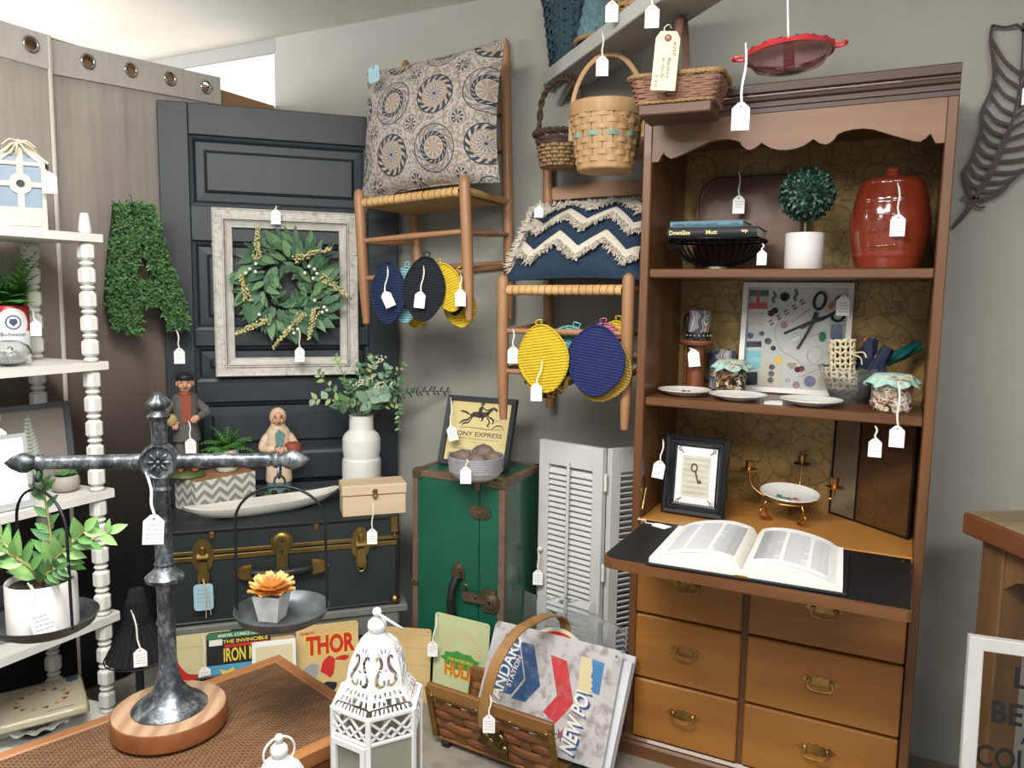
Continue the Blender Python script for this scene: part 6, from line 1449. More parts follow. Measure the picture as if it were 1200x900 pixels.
# framed poster
m_post = M('aged_poster_paper', 'c2b27c', .75, 0, 'cdbf8d', 6); m_pink2 = M('poster_ink', '3a342b', .8)
fpz = thing('framed_poster', 'black framed cream poster with a galloping horseman on the green trunk', 'poster', (-1.392, 2.420, GH+.0045), rot=Euler((radians(-19), 0, radians(3))))
PW, PH = .285, .262
mb = MB(); frame_profile(mb, PW, PH, [(0, .012), (0, -.008), (.018, -.006), (.019, .001), (.019, .012)], -PW/2, 0); mb.build('frame', M('black_frame', '262a2e', .45), fpz)
MB().box((0, .006, PH/2), (PW-.03, .004, PH-.03)).build('print', m_post, fpz)
mb = MB(); yp = .0036
for s_, w_, h_, z in (('PONY EXPRESS', .200, .017, .122), ('ST. JOSEPH, MISSOURI to CALIFORNIA', .180, .007, .103), ('in 10 days or less.', .075, .0055, .091)): mb.text(s_, w_, h_, (.0, yp, z), bold=.012 if z > .11 else 0)
mb.text('WANTED', .04, .008, (-.07, yp, .065)); mb.build('lettering', m_pink2, fpz)
mb = MB()
for i in range(4): mb.box((-.085, yp, .045-i*.010), (.05, .0003, .003)); mb.box((.055, yp, .06-i*.010), (.10, .0003, .003))
mb.build('small_print', m_pink2, fpz, kind='stuff')
def ink(paths, cx, cz, sc, name='engraving', m=None, parent=fpz, y=yp):
    mb = MB()
    for pts, w in paths:
        pl_ = stroke([(cx+a*sc, cz+b*sc) for a, b in pts], w*sc, 4, lambda t: .5+.7*sin(pi*min(1, t*.9+.08))); vs, fs = fill2d(pl_, []); mb.add([(p[0], y, p[1]) for p in vs], fs)
    return mb.build(name, m or m_pink2, parent, kind='stuff')
horse = [([(-.35, .02), (-.2, .1), (.0, .08), (.2, .12), (.3, .1)], .16), ([(.22, .12), (.34, .26), (.42, .34)], .10), ([(.40, .35), (.52, .30), (.58, .24)], .07), ([(.28, .05), (.42, .0), (.50, -.10), (.44, -.18)], .05), ([(.22, .04), (.36, -.12), (.30, -.24), (.38, -.28)], .045), ([(-.32, .02), (-.46, -.10), (-.60, -.14), (-.72, -.24)], .06), ([(-.28, -.0), (-.40, -.18), (-.56, -.22), (-.62, -.30)], .05), ([(-.38, .08), (-.56, .16), (-.74, .18)], .06),
         ([(.0, .12), (-.02, .26), (.04, .38)], .12), ([(.03, .40), (.04, .46)], .10), ([(-.04, .47), (.12, .47)], .035), ([(.06, .34), (.18, .26), (.30, .30)], .04), ([(.02, .14), (.10, .0), (.06, -.12)], .06), ([(-.7, -.36), (-.2, -.34), (.3, -.37), (.8, -.34)], .02), ([(.45, -.36), (.6, -.24), (.78, -.22), (.9, -.34)], .03), ([(.3, .0), (.8, -.08)], .012)]
ink(horse, .0, .185, .115)
# ribbed bowl with stones
rbw = thing('ribbed_bowl', 'grey ribbed stoneware bowl with cream base on the green trunk', 'bowl', (-1.288, 2.268, GH+.0058))
m_rib = M('grey_ribbed_glaze', '88868a', .5, 0, '98969a', 30); m_crm = M('cream_glaze_base', 'c3c0b6', .4)
pr = [(.089, .030)]+[(.092+.004*(i/32)+(.0014 if i % 4 < 2 else 0), .030+.05*i/32) for i in range(33)]+[(.096, .082), (.093, .082), (.089, .035)]
mb = MB(); mb.lathe(pr, 48, caps=False); mb.build('ribbed_wall', m_rib, rbw, 60)
mb = MB(); mb.lathe([(.058, 0), (.064, .002), (.082, .014), (.090, .030), (.088, .033), (.078, .018), (.001, .010)], 48); mb.build('cream_base', m_crm, rbw, 60)
m_stone = M('brown_lava_stone', '5c4d46', .95, 0, '7a6960', 30, bump=1.0, bs=55)
def stone(label, loc, r_, seed):
    s_ = thing('decor_stone', label, 'stone', loc, group='stones in the ribbed bowl'); rr = random.Random(seed); from mathutils import noise as nz_
    mb = MB(); mb.sphere((0, 0, 0), r_, 28, 18, (1.15, 1, .92)); mb.v = [v*(1+.10*nz_.noise(v*30+V((seed*7, 0, 0)))+.05*nz_.noise(v*90)) for v in mb.v]; mb.build('stone', m_stone, s_, 70)
BZ = GH+.0045
stone('brown pitted stone at left in the ribbed bowl', (-1.326, 2.246, BZ+.072), .034, 1); stone('brown pitted stone at back of the ribbed bowl', (-1.285, 2.312, BZ+.080), .036, 2)
stone('brown pitted stone at front of the ribbed bowl', (-1.262, 2.226, BZ+.072), .030, 3); stone('brown pitted stone at right in the ribbed bowl', (-1.237, 2.296, BZ+.072), .027, 4)

# louvred shutter
m_shut = M('shutter_white', 'c7c7c4', .5, 0, 'bcbcb9', 5)
def shutter(A, B, ztop, rod):
    A, B = V(A), V(B); L = (B-A).length; a = atan2((B-A).y, (B-A).x); t = .026; out = []
    M0 = Matrix.Translation(A) @ Matrix.Rotation(a, 4, 'Z')
    e_ = bpy.data.objects.new('leaf_panel', None)
    def part(nm, mb, parent=None):
        me = mb.mesh(nm, m_shut); o = bpy.data.objects.new(nm, me); C.objects.link(o); o.parent = sh; o.matrix_basis = M0; return o
    sw = .042
    for x in (sw/2, L-sw/2): mb = MB(); mb.box((x, 0, ztop/2), (sw, t, ztop), .002); part('stile', mb)
    for z0_, z1_ in ((ztop-.085, ztop), (0.002, .10)): mb = MB(); mb.box((L/2, 0, (z0_+z1_)/2), (L-2*sw, t*.95, z1_-z0_), .002); part('rail', mb)
    lw = L-2*sw; n = int((ztop-.185)/.0205); mb = MB(); mb.box((0, 0, 0), (lw, .030, .006), .002); lme = mb.mesh('louvre', m_shut)
    for i in range(n):
        o = bpy.data.objects.new('louvre', lme); C.objects.link(o); o.parent = sh
        o.matrix_basis = M0 @ Matrix.Translation((L/2, 0, .112+.0205*i)) @ Matrix.Rotation(radians(40 if rod else -38), 4, 'X')
    if rod: mb = MB(); mb.box((L/2, -.022, ztop/2+.01), (.011, .008, ztop-.14), .002); part('tilt_rod', mb)
    bpy.data.objects.remove(e_)
sh = thing('louvred_shutter', 'white folding louvred shutter standing by the wall under the lower chair', 'shutter')
shutter((-1.158, 2.52, 0), (-.892, 2.462, 0), .935, True); shutter((-.878, 2.468, 0), (-.742, 2.655, 0), .935, False)
for z in (.12, .50, .82): MB().lathe([(.006, -.03), (.006, .03)], 10, (-.884, 2.452, z)).build('hinge', m_white, sh, 40)
MB().sphere((-1.145, 2.495, .53), .010, 12, 8).build('knob', m_white, sh, 60)

# printed tin signs
m_cream = M('cream_tin', 'bdb083', .4, 0, 'c8bd95', 5); m_pgreen = M('pale_green_tin', 'bfc79b', .4, 0, 'b3bc8f', 4); m_tany = M('tan_tin', 'b99c66', .45, 0, 'c7ae7c', 6)
pr_red = M('red_ink', 'b3261c', .5); pr_yel = M('yellow_ink', 'd2bb3a', .5); pr_blk = M('black_ink', '1a1a1c', .5); pr_grn = M('green_ink', '2f6b47', .5); pr_blu = M('blue_ink', '4d8fb0', .5); pr_wht = M('white_ink', 'd0cec4', .5); pr_org = M('orange_ink', 'c26a26', .5); pr_nav = M('deep_blue_ink', '23446e', .5)
def tin_sign(label, loc, rz, w, h, m, lean, cat='sign', rr=.012, name='tin_sign'):
    s_ = thing(name, label, cat, loc, rot=Euler((radians(-lean), 0, rz)))
    mb = MB(); sheet(mb, rrect(w, h, rr, 4, 0, h/2), [circ(.003, 8, -w/2+.012, h-.012), circ(.003, 8, w/2-.012, h-.012)], .0022); mb.build('tin_plate', m, s_); return s_
def pr_rect(s_, nm, m, x0, z0, x1, z1, y=-.0014): mb = MB(); mb.box(((x0+x1)/2, y, (z0+z1)/2), (x1-x0, .0003, z1-z0)); return mb.build(nm, m, s_)
def pr_poly(s_, nm, m, pts, y=-.0014): vs, fs = fill2d(pts, []); mb = MB(); mb.add([(p[0], y, p[1]) for p in vs], fs); return mb.build(nm, m, s_)
def pr_text(s_, txt, m, w, h, x, z, y=-.0018, bold=.02, R=None, shear=0, outline=None):
    if outline: mb = MB(); mb.text(txt, w+h*.16, h*1.14, (x, y+.0002, z), R, bold=bold+.035, shear=shear); mb.build('letter_outline', outline, s_)
    mb = MB(); mb.text(txt, w, h, (x, y, z), R, bold=bold, shear=shear); return mb.build('lettering', m, s_)
def bsign(s, w, h, label, m, top_off=.487, z=.0, lean=11): # leaning on the grey bench
    return tin_sign(label, DW(s, top_off+.058, z), A45, w, h, m, lean)
Q = .305
sA = bsign(.13, .205, Q, 'cream tin sign with a swirl of red, leftmost under the black trunk', m_cream)
pr_poly(sA, 'red_swirl', pr_red, stroke([(-.10, .24), (-.085, .20), (-.05, .165), (-.01, .16)], .05, 5, lambda t: 1-.6*t)); pr_poly(sA, 'blue_patch', pr_blu, [(-.07, .02), (.06, .02), (.07, .10), (.02, .13), (-.04, .11)]); pr_rect(sA, 'plank_line', m_ink, -.095, .262, .095, .2632)
sB = tin_sign('tin comic cover sign with yellow lettering on black, second from left under trunk', DW(.252, .570, 0), A45, .205, .312, pr_blk, 11)
pr_rect(sB, 'green_strip', pr_grn, -.10, .290, .10, .309); pr_text(sB, 'MARVEL COMICS GROUP', pr_wht, .15, .010, .01, .299); pr_rect(sB, 'price_box', pr_wht, -.094, .268, -.052, .288)
pr_text(sB, 'THE INVINCIBLE', pr_yel, .145, .012, .022, .278); pr_rect(sB, 'red_band', pr_red, -.045, .258, .10, .268); pr_text(sB, 'IRON MAN', pr_yel, .145, .045, .024, .234); pr_rect(sB, 'blue_sky', pr_blu, -.10, .02, .10, .203)
for x, z, sx_, m in ((-.03, .168, .05, pr_yel), (.05, .178, .035, pr_red), (.08, .15, .03, pr_yel), (-.06, .11, .04, pr_red), (.03, .09, .06, pr_org)): pr_poly(sB, 'colour_burst', m, [(x+sx_*(1 if i % 2 else .55)*cos(pi*i/7), z+.5*sx_*(1 if i % 2 else .55)*sin(pi*i/7)) for i in range(14)], -.0019)
sC = tin_sign('tan tin sign with blue edging, mostly hidden behind the white canvas', DW(.348, .552, 0), A45, .18, .268, m_tany, 10)
pr_rect(sC, 'blue_edging', pr_blu, .055, .02, .087, .255); pr_poly(sC, 'blue_splash', pr_blu, [(.02, .235), (.06, .245), (.06, .20), (.03, .21)])
sD = thing('blank_canvas', 'white-edged blank cream canvas leaning under the hanging metal pan', 'canvas', DW(.366, .590, 0), rot=Euler((radians(-13), 0, A45)))
mb = MB(); mb.box((0, 0, .135), (.145, .016, .27), .002); mb.build('canvas', m_white, sD); pr_rect(sD, 'cream_field', M('cream_field', 'c4b795', .7), -.060, .02, .060, .255, -.0085)
sE = bsign(.548, .215, .290, 'tan tin comic sign with big red lettering edged in yellow', m_tany)
pr_text(sE, 'THE MIGHTY', pr_red, .05, .012, -.07, .262, bold=.03); pr_text(sE, 'THOR', pr_red, .17, .068, .010, .218, bold=.045, outline=pr_yel)
for x, z, w_, h_, m in ((-.06, .13, .07, .06, m_ink), (.0, .14, .06, .08, pr_red), (.06, .12, .07, .07, m_tany), (-.01, .07, .10, .04, pr_blk), (.05, .165, .06, .02, pr_red)): pr_poly(sE, 'colour_patch', m, [(x+w_/2*cos(2*pi*i/9)*(1 if i % 2 else .75), z+h_/2*sin(2*pi*i/9)*(1 if i % 3 else .7)) for i in range(9)], -.0014-.0001*abs(x)*10)
sF = tin_sign('weathered tan tin sign with plank lines, right behind the tall white lantern', (-1.535, 2.165, 0), radians(20), .215, .262, m_tany, 8)
for z in (.07, .13, .19, .24): pr_rect(sF, 'plank_line', m_ink, -.10, z, .10, z+.0012)
pr_poly(sF, 'red_patch', pr_red, circ(.035, 14, -.06, .12)); pr_poly(sF, 'teal_patch', pr_blu, circ(.03, 12, -.075, .19))
sG = tin_sign('pale green tin comic sign with yellow and orange lettering before the green trunk', (-1.325, 2.222, 0), radians(-1), .225, .325, m_pgreen, 4)
sun = M('faint_ray_ink', 'c3ad7a', .6)
for i in range(22):
    a = radians(-10+200*i/21); pr_poly(sG, 'ray', sun, [(.0+.035*cos(a), .20+.03*sin(a)), (.0+.085*cos(a-.03), .20+.085*sin(a-.03)), (.0+.085*cos(a+.03), .20+.085*sin(a+.03))], -.0014)
pr_poly(sG, 'green_patch', M('leaf_green_ink', '3f8a42', .5), [(.085*(1 if i % 2 else .82)*cos(2*pi*i/18), .170+.035*(1 if i % 2 else .8)*sin(2*pi*i/18)) for i in range(18)], -.0016); pr_text(sG, 'THE INCREDIBLE', pr_yel, .105, .012, .0, .170); pr_text(sG, 'HULK', pr_org, .125, .050, .0, .133, bold=.03, outline=pr_yel)
# magazine basket
m_mb = M('basket_splint_brown', '6f4527', .5, 0, '85552f', 14, (.3, 1, 1), bump=.15, bs=50); m_mbd = M('basket_stake_dark', '5b371f', .5, 0, '6d4527', 20); m_mrail = wood('basket_rail_wood', '6b4626', '86602f', 'x', 16, .45, .1); m_brz = M('antique_brass_trim', '9c7c46', .35, .9, '7f6438', 20)
mg_ = thing('magazine_basket', 'woven brown wooden magazine basket with brass trim and arched strap handle', 'basket', (-1.282, 1.975, 0), radians(-4))
BWd, BDp = .452, .17
def panel_pt(x, t, yb, yt, off):   # t 0 bottom..1 top, leaning outward; the back is lower than the front
    z = .03+(.175 if yb < .1 else .125)*t; return V((x, yb+(yt-yb)*t+off, z))
for nm, yb, yt, sg in (('front', .03, -.012, -1), ('back', .205, .236, 1)):
    rows, cols = 5, 7
    for j in range(rows):
        mb = MB(); t0, t1 = (j+.04)/rows, (j+.96)/rows
        mb.grid(lambda u, v: panel_pt(.012+(BWd-.024)*u, t0+(t1-t0)*v, yb, yt, sg*(.0022*sin(u*pi*cols+(j % 2)*pi)+.001*(1-(2*v-1)**2))), cols*6, 3); o = mb.build('splint', m_mb, mg_, 70); o.modifiers.new('thick', 'SOLIDIFY').thickness = .003
    for i in range(cols):
        x = .012+(BWd-.024)*(i+.5)/cols; mb = MB(); mb.bar(panel_pt(x, .0, yb, yt, 0), panel_pt(x, 1, yb, yt, 0), .036, .0035, up=(0, -1, 0)); mb.build('stake', m_mbd, mg_)
    mb = MB(); mb.bar(panel_pt(0, 1.03, yb, yt, 0), panel_pt(BWd, 1.03, yb, yt, 0), .018, .040, bev=.004); mb.build('rail', m_mrail, mg_)
    mb = MB(); mb.bar(panel_pt(-.001, .93, yb, yt, sg*.008), panel_pt(BWd+.001, .93, yb, yt, sg*.008), .006, .020, bev=.002); mb.build('brass_strip', m_brz, mg_)
    for x in (.006, BWd-.006): mb = MB(); mb.bar(panel_pt(x, .0, yb, yt, sg*.006), panel_pt(x, 1.06, yb, yt, sg*.006), .010, .022, up=(1, 0, 0), bev=.002); mb.build('brass_strip', m_brz, mg_)
    for x in (.02, .19, .31, BWd-.02):
        p = panel_pt(x, .93, yb, yt, sg*.012); MB().sphere(p, .0045, 8, 6).build('rivet', m_brz, mg_)
MB().box((BWd/2, .114, .026), (BWd-.02, .174, .012), .003).build('bottom_board', m_mrail, mg_)
for x in (.04, BWd-.04): MB().box((x, .118, .0105), (.03, .19, .019), .003).build('foot', m_black, mg_)
pts = spline([(.222, -.026, .15), (.223, -.026, .22), (.236, .01, .335), (.262, .075, .415), (.285, .14, .436), (.304, .225, .434), (.316, .302, .392), (.319, .312, .33), (.317, .290, .25), (.316, .264, .18)], 6)
mb = MB(); vs = []
for i, p in enumerate(pts):
    t = (pts[min(i+1, len(pts)-1)]-pts[max(0, i-1)]).normalized(); sd = V((1, .0, 0)); nn = t.cross(sd).normalized(); w_ = .018
    vs += [p-sd*w_+nn*.003, p+sd*w_+nn*.003, p+sd*w_-nn*.003, p-sd*w_-nn*.003]
mb.add(vs, [(i*4+j, i*4+(j+1) % 4, (i+1)*4+(j+1) % 4, (i+1)*4+j) for i in range(len(pts)-1) for j in range(4)]+[(0, 1, 2, 3), tuple(range(len(vs)-4, len(vs)))]); mb.build('strap_handle', wood('strap_wood', '7d5a33', 'a07a4b', 'z', 20, .45, .1), mg_, 40)
mb = MB(); mb.prism([(-.052, -.03), (-.045, .01), (-.03, .018), (-.022, .038), (-.006, .046), (.012, .040), (.022, .020), (.04, .012), (.056, -.028), (.058, -.05), (.02, -.032), (0, -.036), (-.02, -.03)], -.004, .002); 
R_ = Matrix.Translation(panel_pt(.245, .50, .03, -.012, -.014)) @ Matrix.Rotation(radians(-13), 4, 'X')
for (x, z, r_) in ((-.03, -.005, .018), (-.008, .02, .017), (.02, .002, .020), (.04, -.025, .015), (-.01, -.015, .014)): mb.sphere((x, -.004, z), r_, 10, 7, (1, .5, .9))
mb.v = [R_ @ v for v in mb.v]; mb.build('brass_emblem', M('hammered_brass', '8d7a4e', .25, 1, '5f5132', 30, bump=.5, bs=60), mg_, 50)
# signs held in the basket
m_tinw2 = M('worn_white_tin', 'b5b3b4', .4, 0, 'a7a4a4', 10, c3='6b5a55', ns3=22, a3=.6)
sS = thing('gas_station_sign', 'worn white tin sign with blue and red chevrons lying sideways in magazine basket', 'sign', (-.948, 2.045, .055), rot=Euler((radians(-27), 0, radians(-2))))
sw_, sh_ = .455, .345
mb = MB(); sheet(mb, rrect(sw_, sh_, .018, 4, 0, sh_/2), [circ(.004, 8, sw_/2-.02, sh_-.02)], .0022); mb.build('tin_plate', m_tinw2, sS)
def SU(x, y): u = (x+(y-200)*.2-60)/660*sw_-sw_/2; v = sh_-(y-200-.2*(x-60))/600*.36; return (u, v)
m_sblue = M('sign_blue', '20416b', .45, c2='294c78', ns=9, c3='8a8f98', ns3=30, a3=.3); m_sred = M('sign_red', 'a9282d', .45, 0, 'b5343a', 9, c3='8f7f80', ns3=30, a3=.3)
pr_poly(sS, 'blue_chevron', m_sblue, [SU(*p) for p in ((120, 265), (180, 278), (213, 490), (150, 572), (60, 560), (40, 420))], -.0014)
pr_poly(sS, 'blue_chevron', m_sblue, [SU(*p) for p in ((190, 305), (262, 320), (296, 520), (222, 602), (150, 590), (222, 496))], -.0014)
pr_poly(sS, 'red_chevron', m_sred, [SU(*p) for p in ((345, 362), (425, 388), (458, 590), (370, 690), (310, 640), (378, 558))], -.0014)
RL = Matrix.Rotation(radians(-90), 3, 'Y'); RL2 = Matrix.Rotation(radians(-80), 3, 'Y')
pr_text(sS, 'STANDARD', pr_wht, .255, .045, SU(112, 440)[0], SU(112, 440)[1]-.02, -.0019, .02, RL2); pr_text(sS, 'STATION', pr_wht, .10, .018, SU(162, 455)[0], SU(162, 455)[1], -.0019, .02, RL2)
RS = Matrix.Rotation(radians(-84), 3, 'Y')
for dx, dz, m, yy in ((.008, -.006, m_sblue, -.0016), (.004, -.003, m_sblue, -.0018), (0, 0, pr_wht, -.0022)): pr_text(sS, 'NEW POWER', m, .27, .050, .120+dx, .152+dz, yy, .03, RS, .2)
for x, y in ((395, 740), (385, 845), (470, 880)):
    cx, cz = SU(x, y)
    if cz > .01: pr_poly(sS, 'faded_star', M('faded_maroon', '7a4a4f', .6), [(cx+.024*(1 if i % 2 else .35)*cos(2*pi*i/14), cz+.024*(1 if i % 2 else .35)*sin(2*pi*i/14)) for i in range(14)], -.0015)
pr_poly(sS, 'paper_sticker', M('sticker_paper', 'c1b490', .7), [SU(*p) for p in ((495, 360), (545, 372), (540, 540), (478, 520))], -.0026); pr_poly(sS, 'blue_label', M('bright_blue_label', '3f79a8', .5), [SU(*p) for p in ((548, 372), (606, 388), (578, 540), (546, 530))], -.0026)
mb = MB()
for i in range(5): a, b = SU(556+i*9, 385+i*3), SU(550+i*7, 525+i*3); mb.bar((a[0], -.0029, a[1]), (b[0], -.0029, b[1]), .0003, .003, up=(0, -1, 0))
mb.build('label_stripe', m_sblue, sS, kind='stuff')
sR = thing('round_sign', 'round red sign with a cream rim behind the chevron sign in basket', 'sign', (-.955, 2.130, .137), rot=Euler((radians(-27), 0, radians(-2))))
RTx = Matrix.Rotation(pi/2, 3, 'X')
MB().lathe([(.001, 0), (.122, 0), (.122, .004), (.001, .004)], 48, (0, 0, .135), caps=False, ax=RTx).build('rim_disc', M('cream_rim', 'c5bda9', .5), sR); MB().lathe([(.001, .004), (.110, .004), (.110, .0048), (.001, .0048)], 48, (0, 0, .135), caps=False, ax=RTx).build('red_disc', pr_red, sR)
pr_rect(sR, 'paper_label', m_card, -.03, .205, .0, .222, -.0055)
for lab, loc, w_, h_, ln in (('white foam board, front one of two at right of magazine basket', (-.767, 2.060, .040), .13, .325, 27), ('white foam board, rear one of two at right of magazine basket', (-.760, 2.081, .040), .12, .335, 27)):
    fb_ = thing('foam_board', lab, 'board', loc, rot=Euler((radians(-ln), 0, radians(-6)))); MB().box((0, 0, h_/2), (w_, .014, h_), .001).build('board', M('white_foam', 'c4c6ca', .6), fb_)
m_plas = M('plastic_sleeve', 'f2f4f5', .08, trans=.95, ior=1.12)
for lab, loc, w_, h_, ln, rz in (('clear plastic sleeve sticking up behind the round red sign', (-.905, 2.305, .001), .30, .375, 8, -1), ('crumpled clear plastic bag standing tallest at back of magazine basket', (-1.02, 2.345, .001), .27, .405, 8, 2)):
    ps = thing('plastic_sleeve', lab, 'sleeve', loc, rot=Euler((radians(-ln), 0, radians(rz)))); r = random.Random(len(lab)); ph = [r.random()*6 for _ in range(4)]; mb = MB()
    mb.grid(lambda u, v: (-w_/2+w_*u, .006*sin(u*9+ph[0]+v*5)*v+.004*sin(u*23+ph[1])*v, h_*v+.006*sin(u*7+ph[2])*v), 30, 20); o = mb.build('plastic_film', m_plas, ps, 60); o.modifiers.new('thick', 'SOLIDIFY').thickness = .0015
# ------------------------------------------------------------------ wicker table, balance scale, lanterns
TZ = .60; tr_ = radians(-17.3); e1 = V((-.297, -.955, 0)); e2 = V((.955, -.297, 0)); cA_ = V((-1.273, 1.31, 0)); TWd, TLn = .40, .78
wt = thing('wicker_table', 'small wood-rimmed side table with woven cane top in the foreground', 'table', cA_+e1*TLn, tr_)
k = NT('woven_cane'); vec = k.obj(); br = k.n('TexChecker'); br.inputs['Scale'].default_value = 150; k.l(vec, br.inputs[0]); n = k.noise(k.obj((1, .25, 1)), 60, 4); n2 = k.noise(vec, 4, 3)
wx = k.n('TexWave', bands_direction='X'); wx.inputs['Scale'].default_value = 48; k.l(vec, wx.inputs[0]); wy = k.n('TexWave', bands_direction='Y'); wy.inputs['Scale'].default_value = 48; k.l(vec, wy.inputs[0])
hgt = k.math('ADD', k.math('MULTIPLY', br.outputs['Fac'], wx.outputs['Fac']), k.math('MULTIPLY', k.math('SUBTRACT', 1, br.outputs['Fac']), wy.outputs['Fac']))
k.l(k.mix(k.math('MULTIPLY', n2, .5), k.ramp(k.math('MULTIPLY_ADD', hgt, .4, k.math('MULTIPLY', n, .6)), [(.2, '352113'), (.5, '5f4228'), (.8, '856243')]), lin('573820')), k.b.inputs['Base Color']); k.b.inputs['Roughness'].default_value = .5; k.bump(hgt, .6, .003); m_cane = k.m
m_rim = wood('table_rim_wood', '7c4f2c', '9c6a40', 'y', 16, .45, .1); m_rimx = wood('table_rim_wood_across', '7c4f2c', '9c6a40', 'x', 16, .45, .1)
rw_ = .027
MB().box((TWd/2, TLn/2, TZ-.010), (TWd-2*rw_+.002, TLn-2*rw_+.002, .014)).build('cane_top', m_cane, wt)
for x in (rw_/2, TWd-rw_/2): MB().box((x, TLn/2, TZ-.016), (rw_, TLn, .032), .003).build('rim_rail', m_rim, wt)
for y in (rw_/2, TLn-rw_/2): MB().box((TWd/2, y, TZ-.016), (TWd-2*rw_, rw_, .032), .003).build('rim_rail', m_rimx, wt)
for x in (.03, TWd-.03):
    for y in (.03, TLn-.03): MB().box((x, y, (TZ-.033)/2), (.035, .035, TZ-.033), .003).build('leg', m_rim, wt)
for y in (.03, TLn-.03): MB().box((TWd/2, y, TZ-.065), (TWd-.1, .018, .06), .002).build('apron', m_rimx, wt)
for x in (.03, TWd-.03): MB().box((x, TLn/2, TZ-.065), (.018, TLn-.1, .06), .002).build('apron', m_rim, wt)

# balance scale
k = NT('galvanised_metal'); n = k.noise(k.obj((1, 1, .5)), 34, 6, .7); n2 = k.noise(k.obj(), 120, 3)
k.l(k.ramp(k.math('MULTIPLY_ADD', n2, .25, k.math('MULTIPLY', n, .8)), [(.38, '2a2f33'), (.52, '4b5156'), (.64, '8c9194'), (.75, 'a9adaf')]), k.b.inputs['Base Color']); k.b.inputs['Metallic'].default_value = .65; k.b.inputs['Roughness'].default_value = .38; k.bump(n, .25, .002); m_galv = k.m
k = NT('dark_galvanised_pan'); n = k.noise(k.obj(), 14, 5, .6); k.l(k.ramp(n, [(.3, '3a3f43'), (.7, '70767a')]), k.b.inputs['Base Color']); k.b.inputs['Metallic'].default_value = .6; k.b.inputs['Roughness'].default_value = .42; m_pan = k.m
SX, SY = -1.241, .978; brz = radians(34)
bsc = thing('balance_scale', 'tall galvanised balance scale with two hanging pans on a round wooden base', 'scale', (SX, SY, TZ+.0004), brz)
k = NT('pale_base_wood'); w_ = k.n('TexWave', wave_type='BANDS', bands_direction='X'); w_.inputs['Scale'].default_value = 9; w_.inputs['Distortion'].default_value = 4; k.l(k.obj((1, .3, 1)), w_.inputs[0]); k.l(k.ramp(w_.outputs['Fac'], [(.1, '8a6d54'), (.8, 'a08267')]), k.b.inputs['Base Color']); k.b.inputs['Roughness'].default_value = .6; m_bw = k.m
m_bside = M('stained_base_edge', '6b3d20', .4, 0, '7d4a28', 20, coat=.1)
mb = MB(); mb.lathe([(.102, 0), (.106, .004), (.106, .034), (.104, .038)], 56); mb.build('wooden_base', m_bside, bsc, 40); MB().lathe([(.104, .038), (.103, .0395), (.001, .0396)], 56, caps=False).build('base_top', m_bw, bsc)
mb = MB(); mb.lathe([(.068, .0397), (.070, .0415), (.066, .046), (.052, .056), (.036, .070), (.026, .086), (.020, .104), (.019, .112), (.0165, .116), (.0158, .25), (.0165, .288), (.021, .290), (.034, .297), (.036, .304), (.030, .310), (.020, .318), (.017, .326), (.019, .330), (.016, .336), (.0152, .47), (.018, .476), (.015, .482)], 36, caps=False); mb.build('post', m_galv, bsc, 40)
zb = .529
mb = MB(); ax = Matrix.Rotation(pi/2, 3, 'X'); mb.lathe([(.001, -.014), (.033, -.014), (.036, -.008), (.036, .008), (.033, .014), (.030, .0145), (.027, .011), (.001, .011)], 36, (0, 0, zb), caps=False, ax=ax); mb.tube([(0, 0, .48), (0, 0, zb)], .014, 16)
o = mb.build('medallion', m_galv, bsc, 40)
for i in range(8):
    a = 2*pi*i/8; mb = MB(); mb.sphere((.014*cos(a), -.0125, zb+.014*sin(a)), .0085, 10, 6, (1, .45, .45), Matrix.Rotation(-a, 3, 'Y')); mb.build('petal', m_galv, o, 60)
MB().sphere((0, -.0125, zb), .005, 10, 6).build('petal_boss', m_galv, o, 60)
mb = MB(); mb.lathe([(.014, zb+.034), (.0145, zb+.078), (.018, zb+.081), (.021, zb+.087), (.015, zb+.092), (.012, zb+.099)], 24); mb.grid(lambda u, v: ((lambda q: (q*cos(2*pi*u), q*sin(2*pi*u)))((.008+.015*sin(pi*min(1, v*1.15+.05))**1*(1-v*.45))*(1+.10*abs(sin(u*2*pi*4))) if v < .995 else .0006)+(zb+.098+.034*v,)), 48, 10, cu=True); mb.build('top_finial', m_galv, bsc, 40)
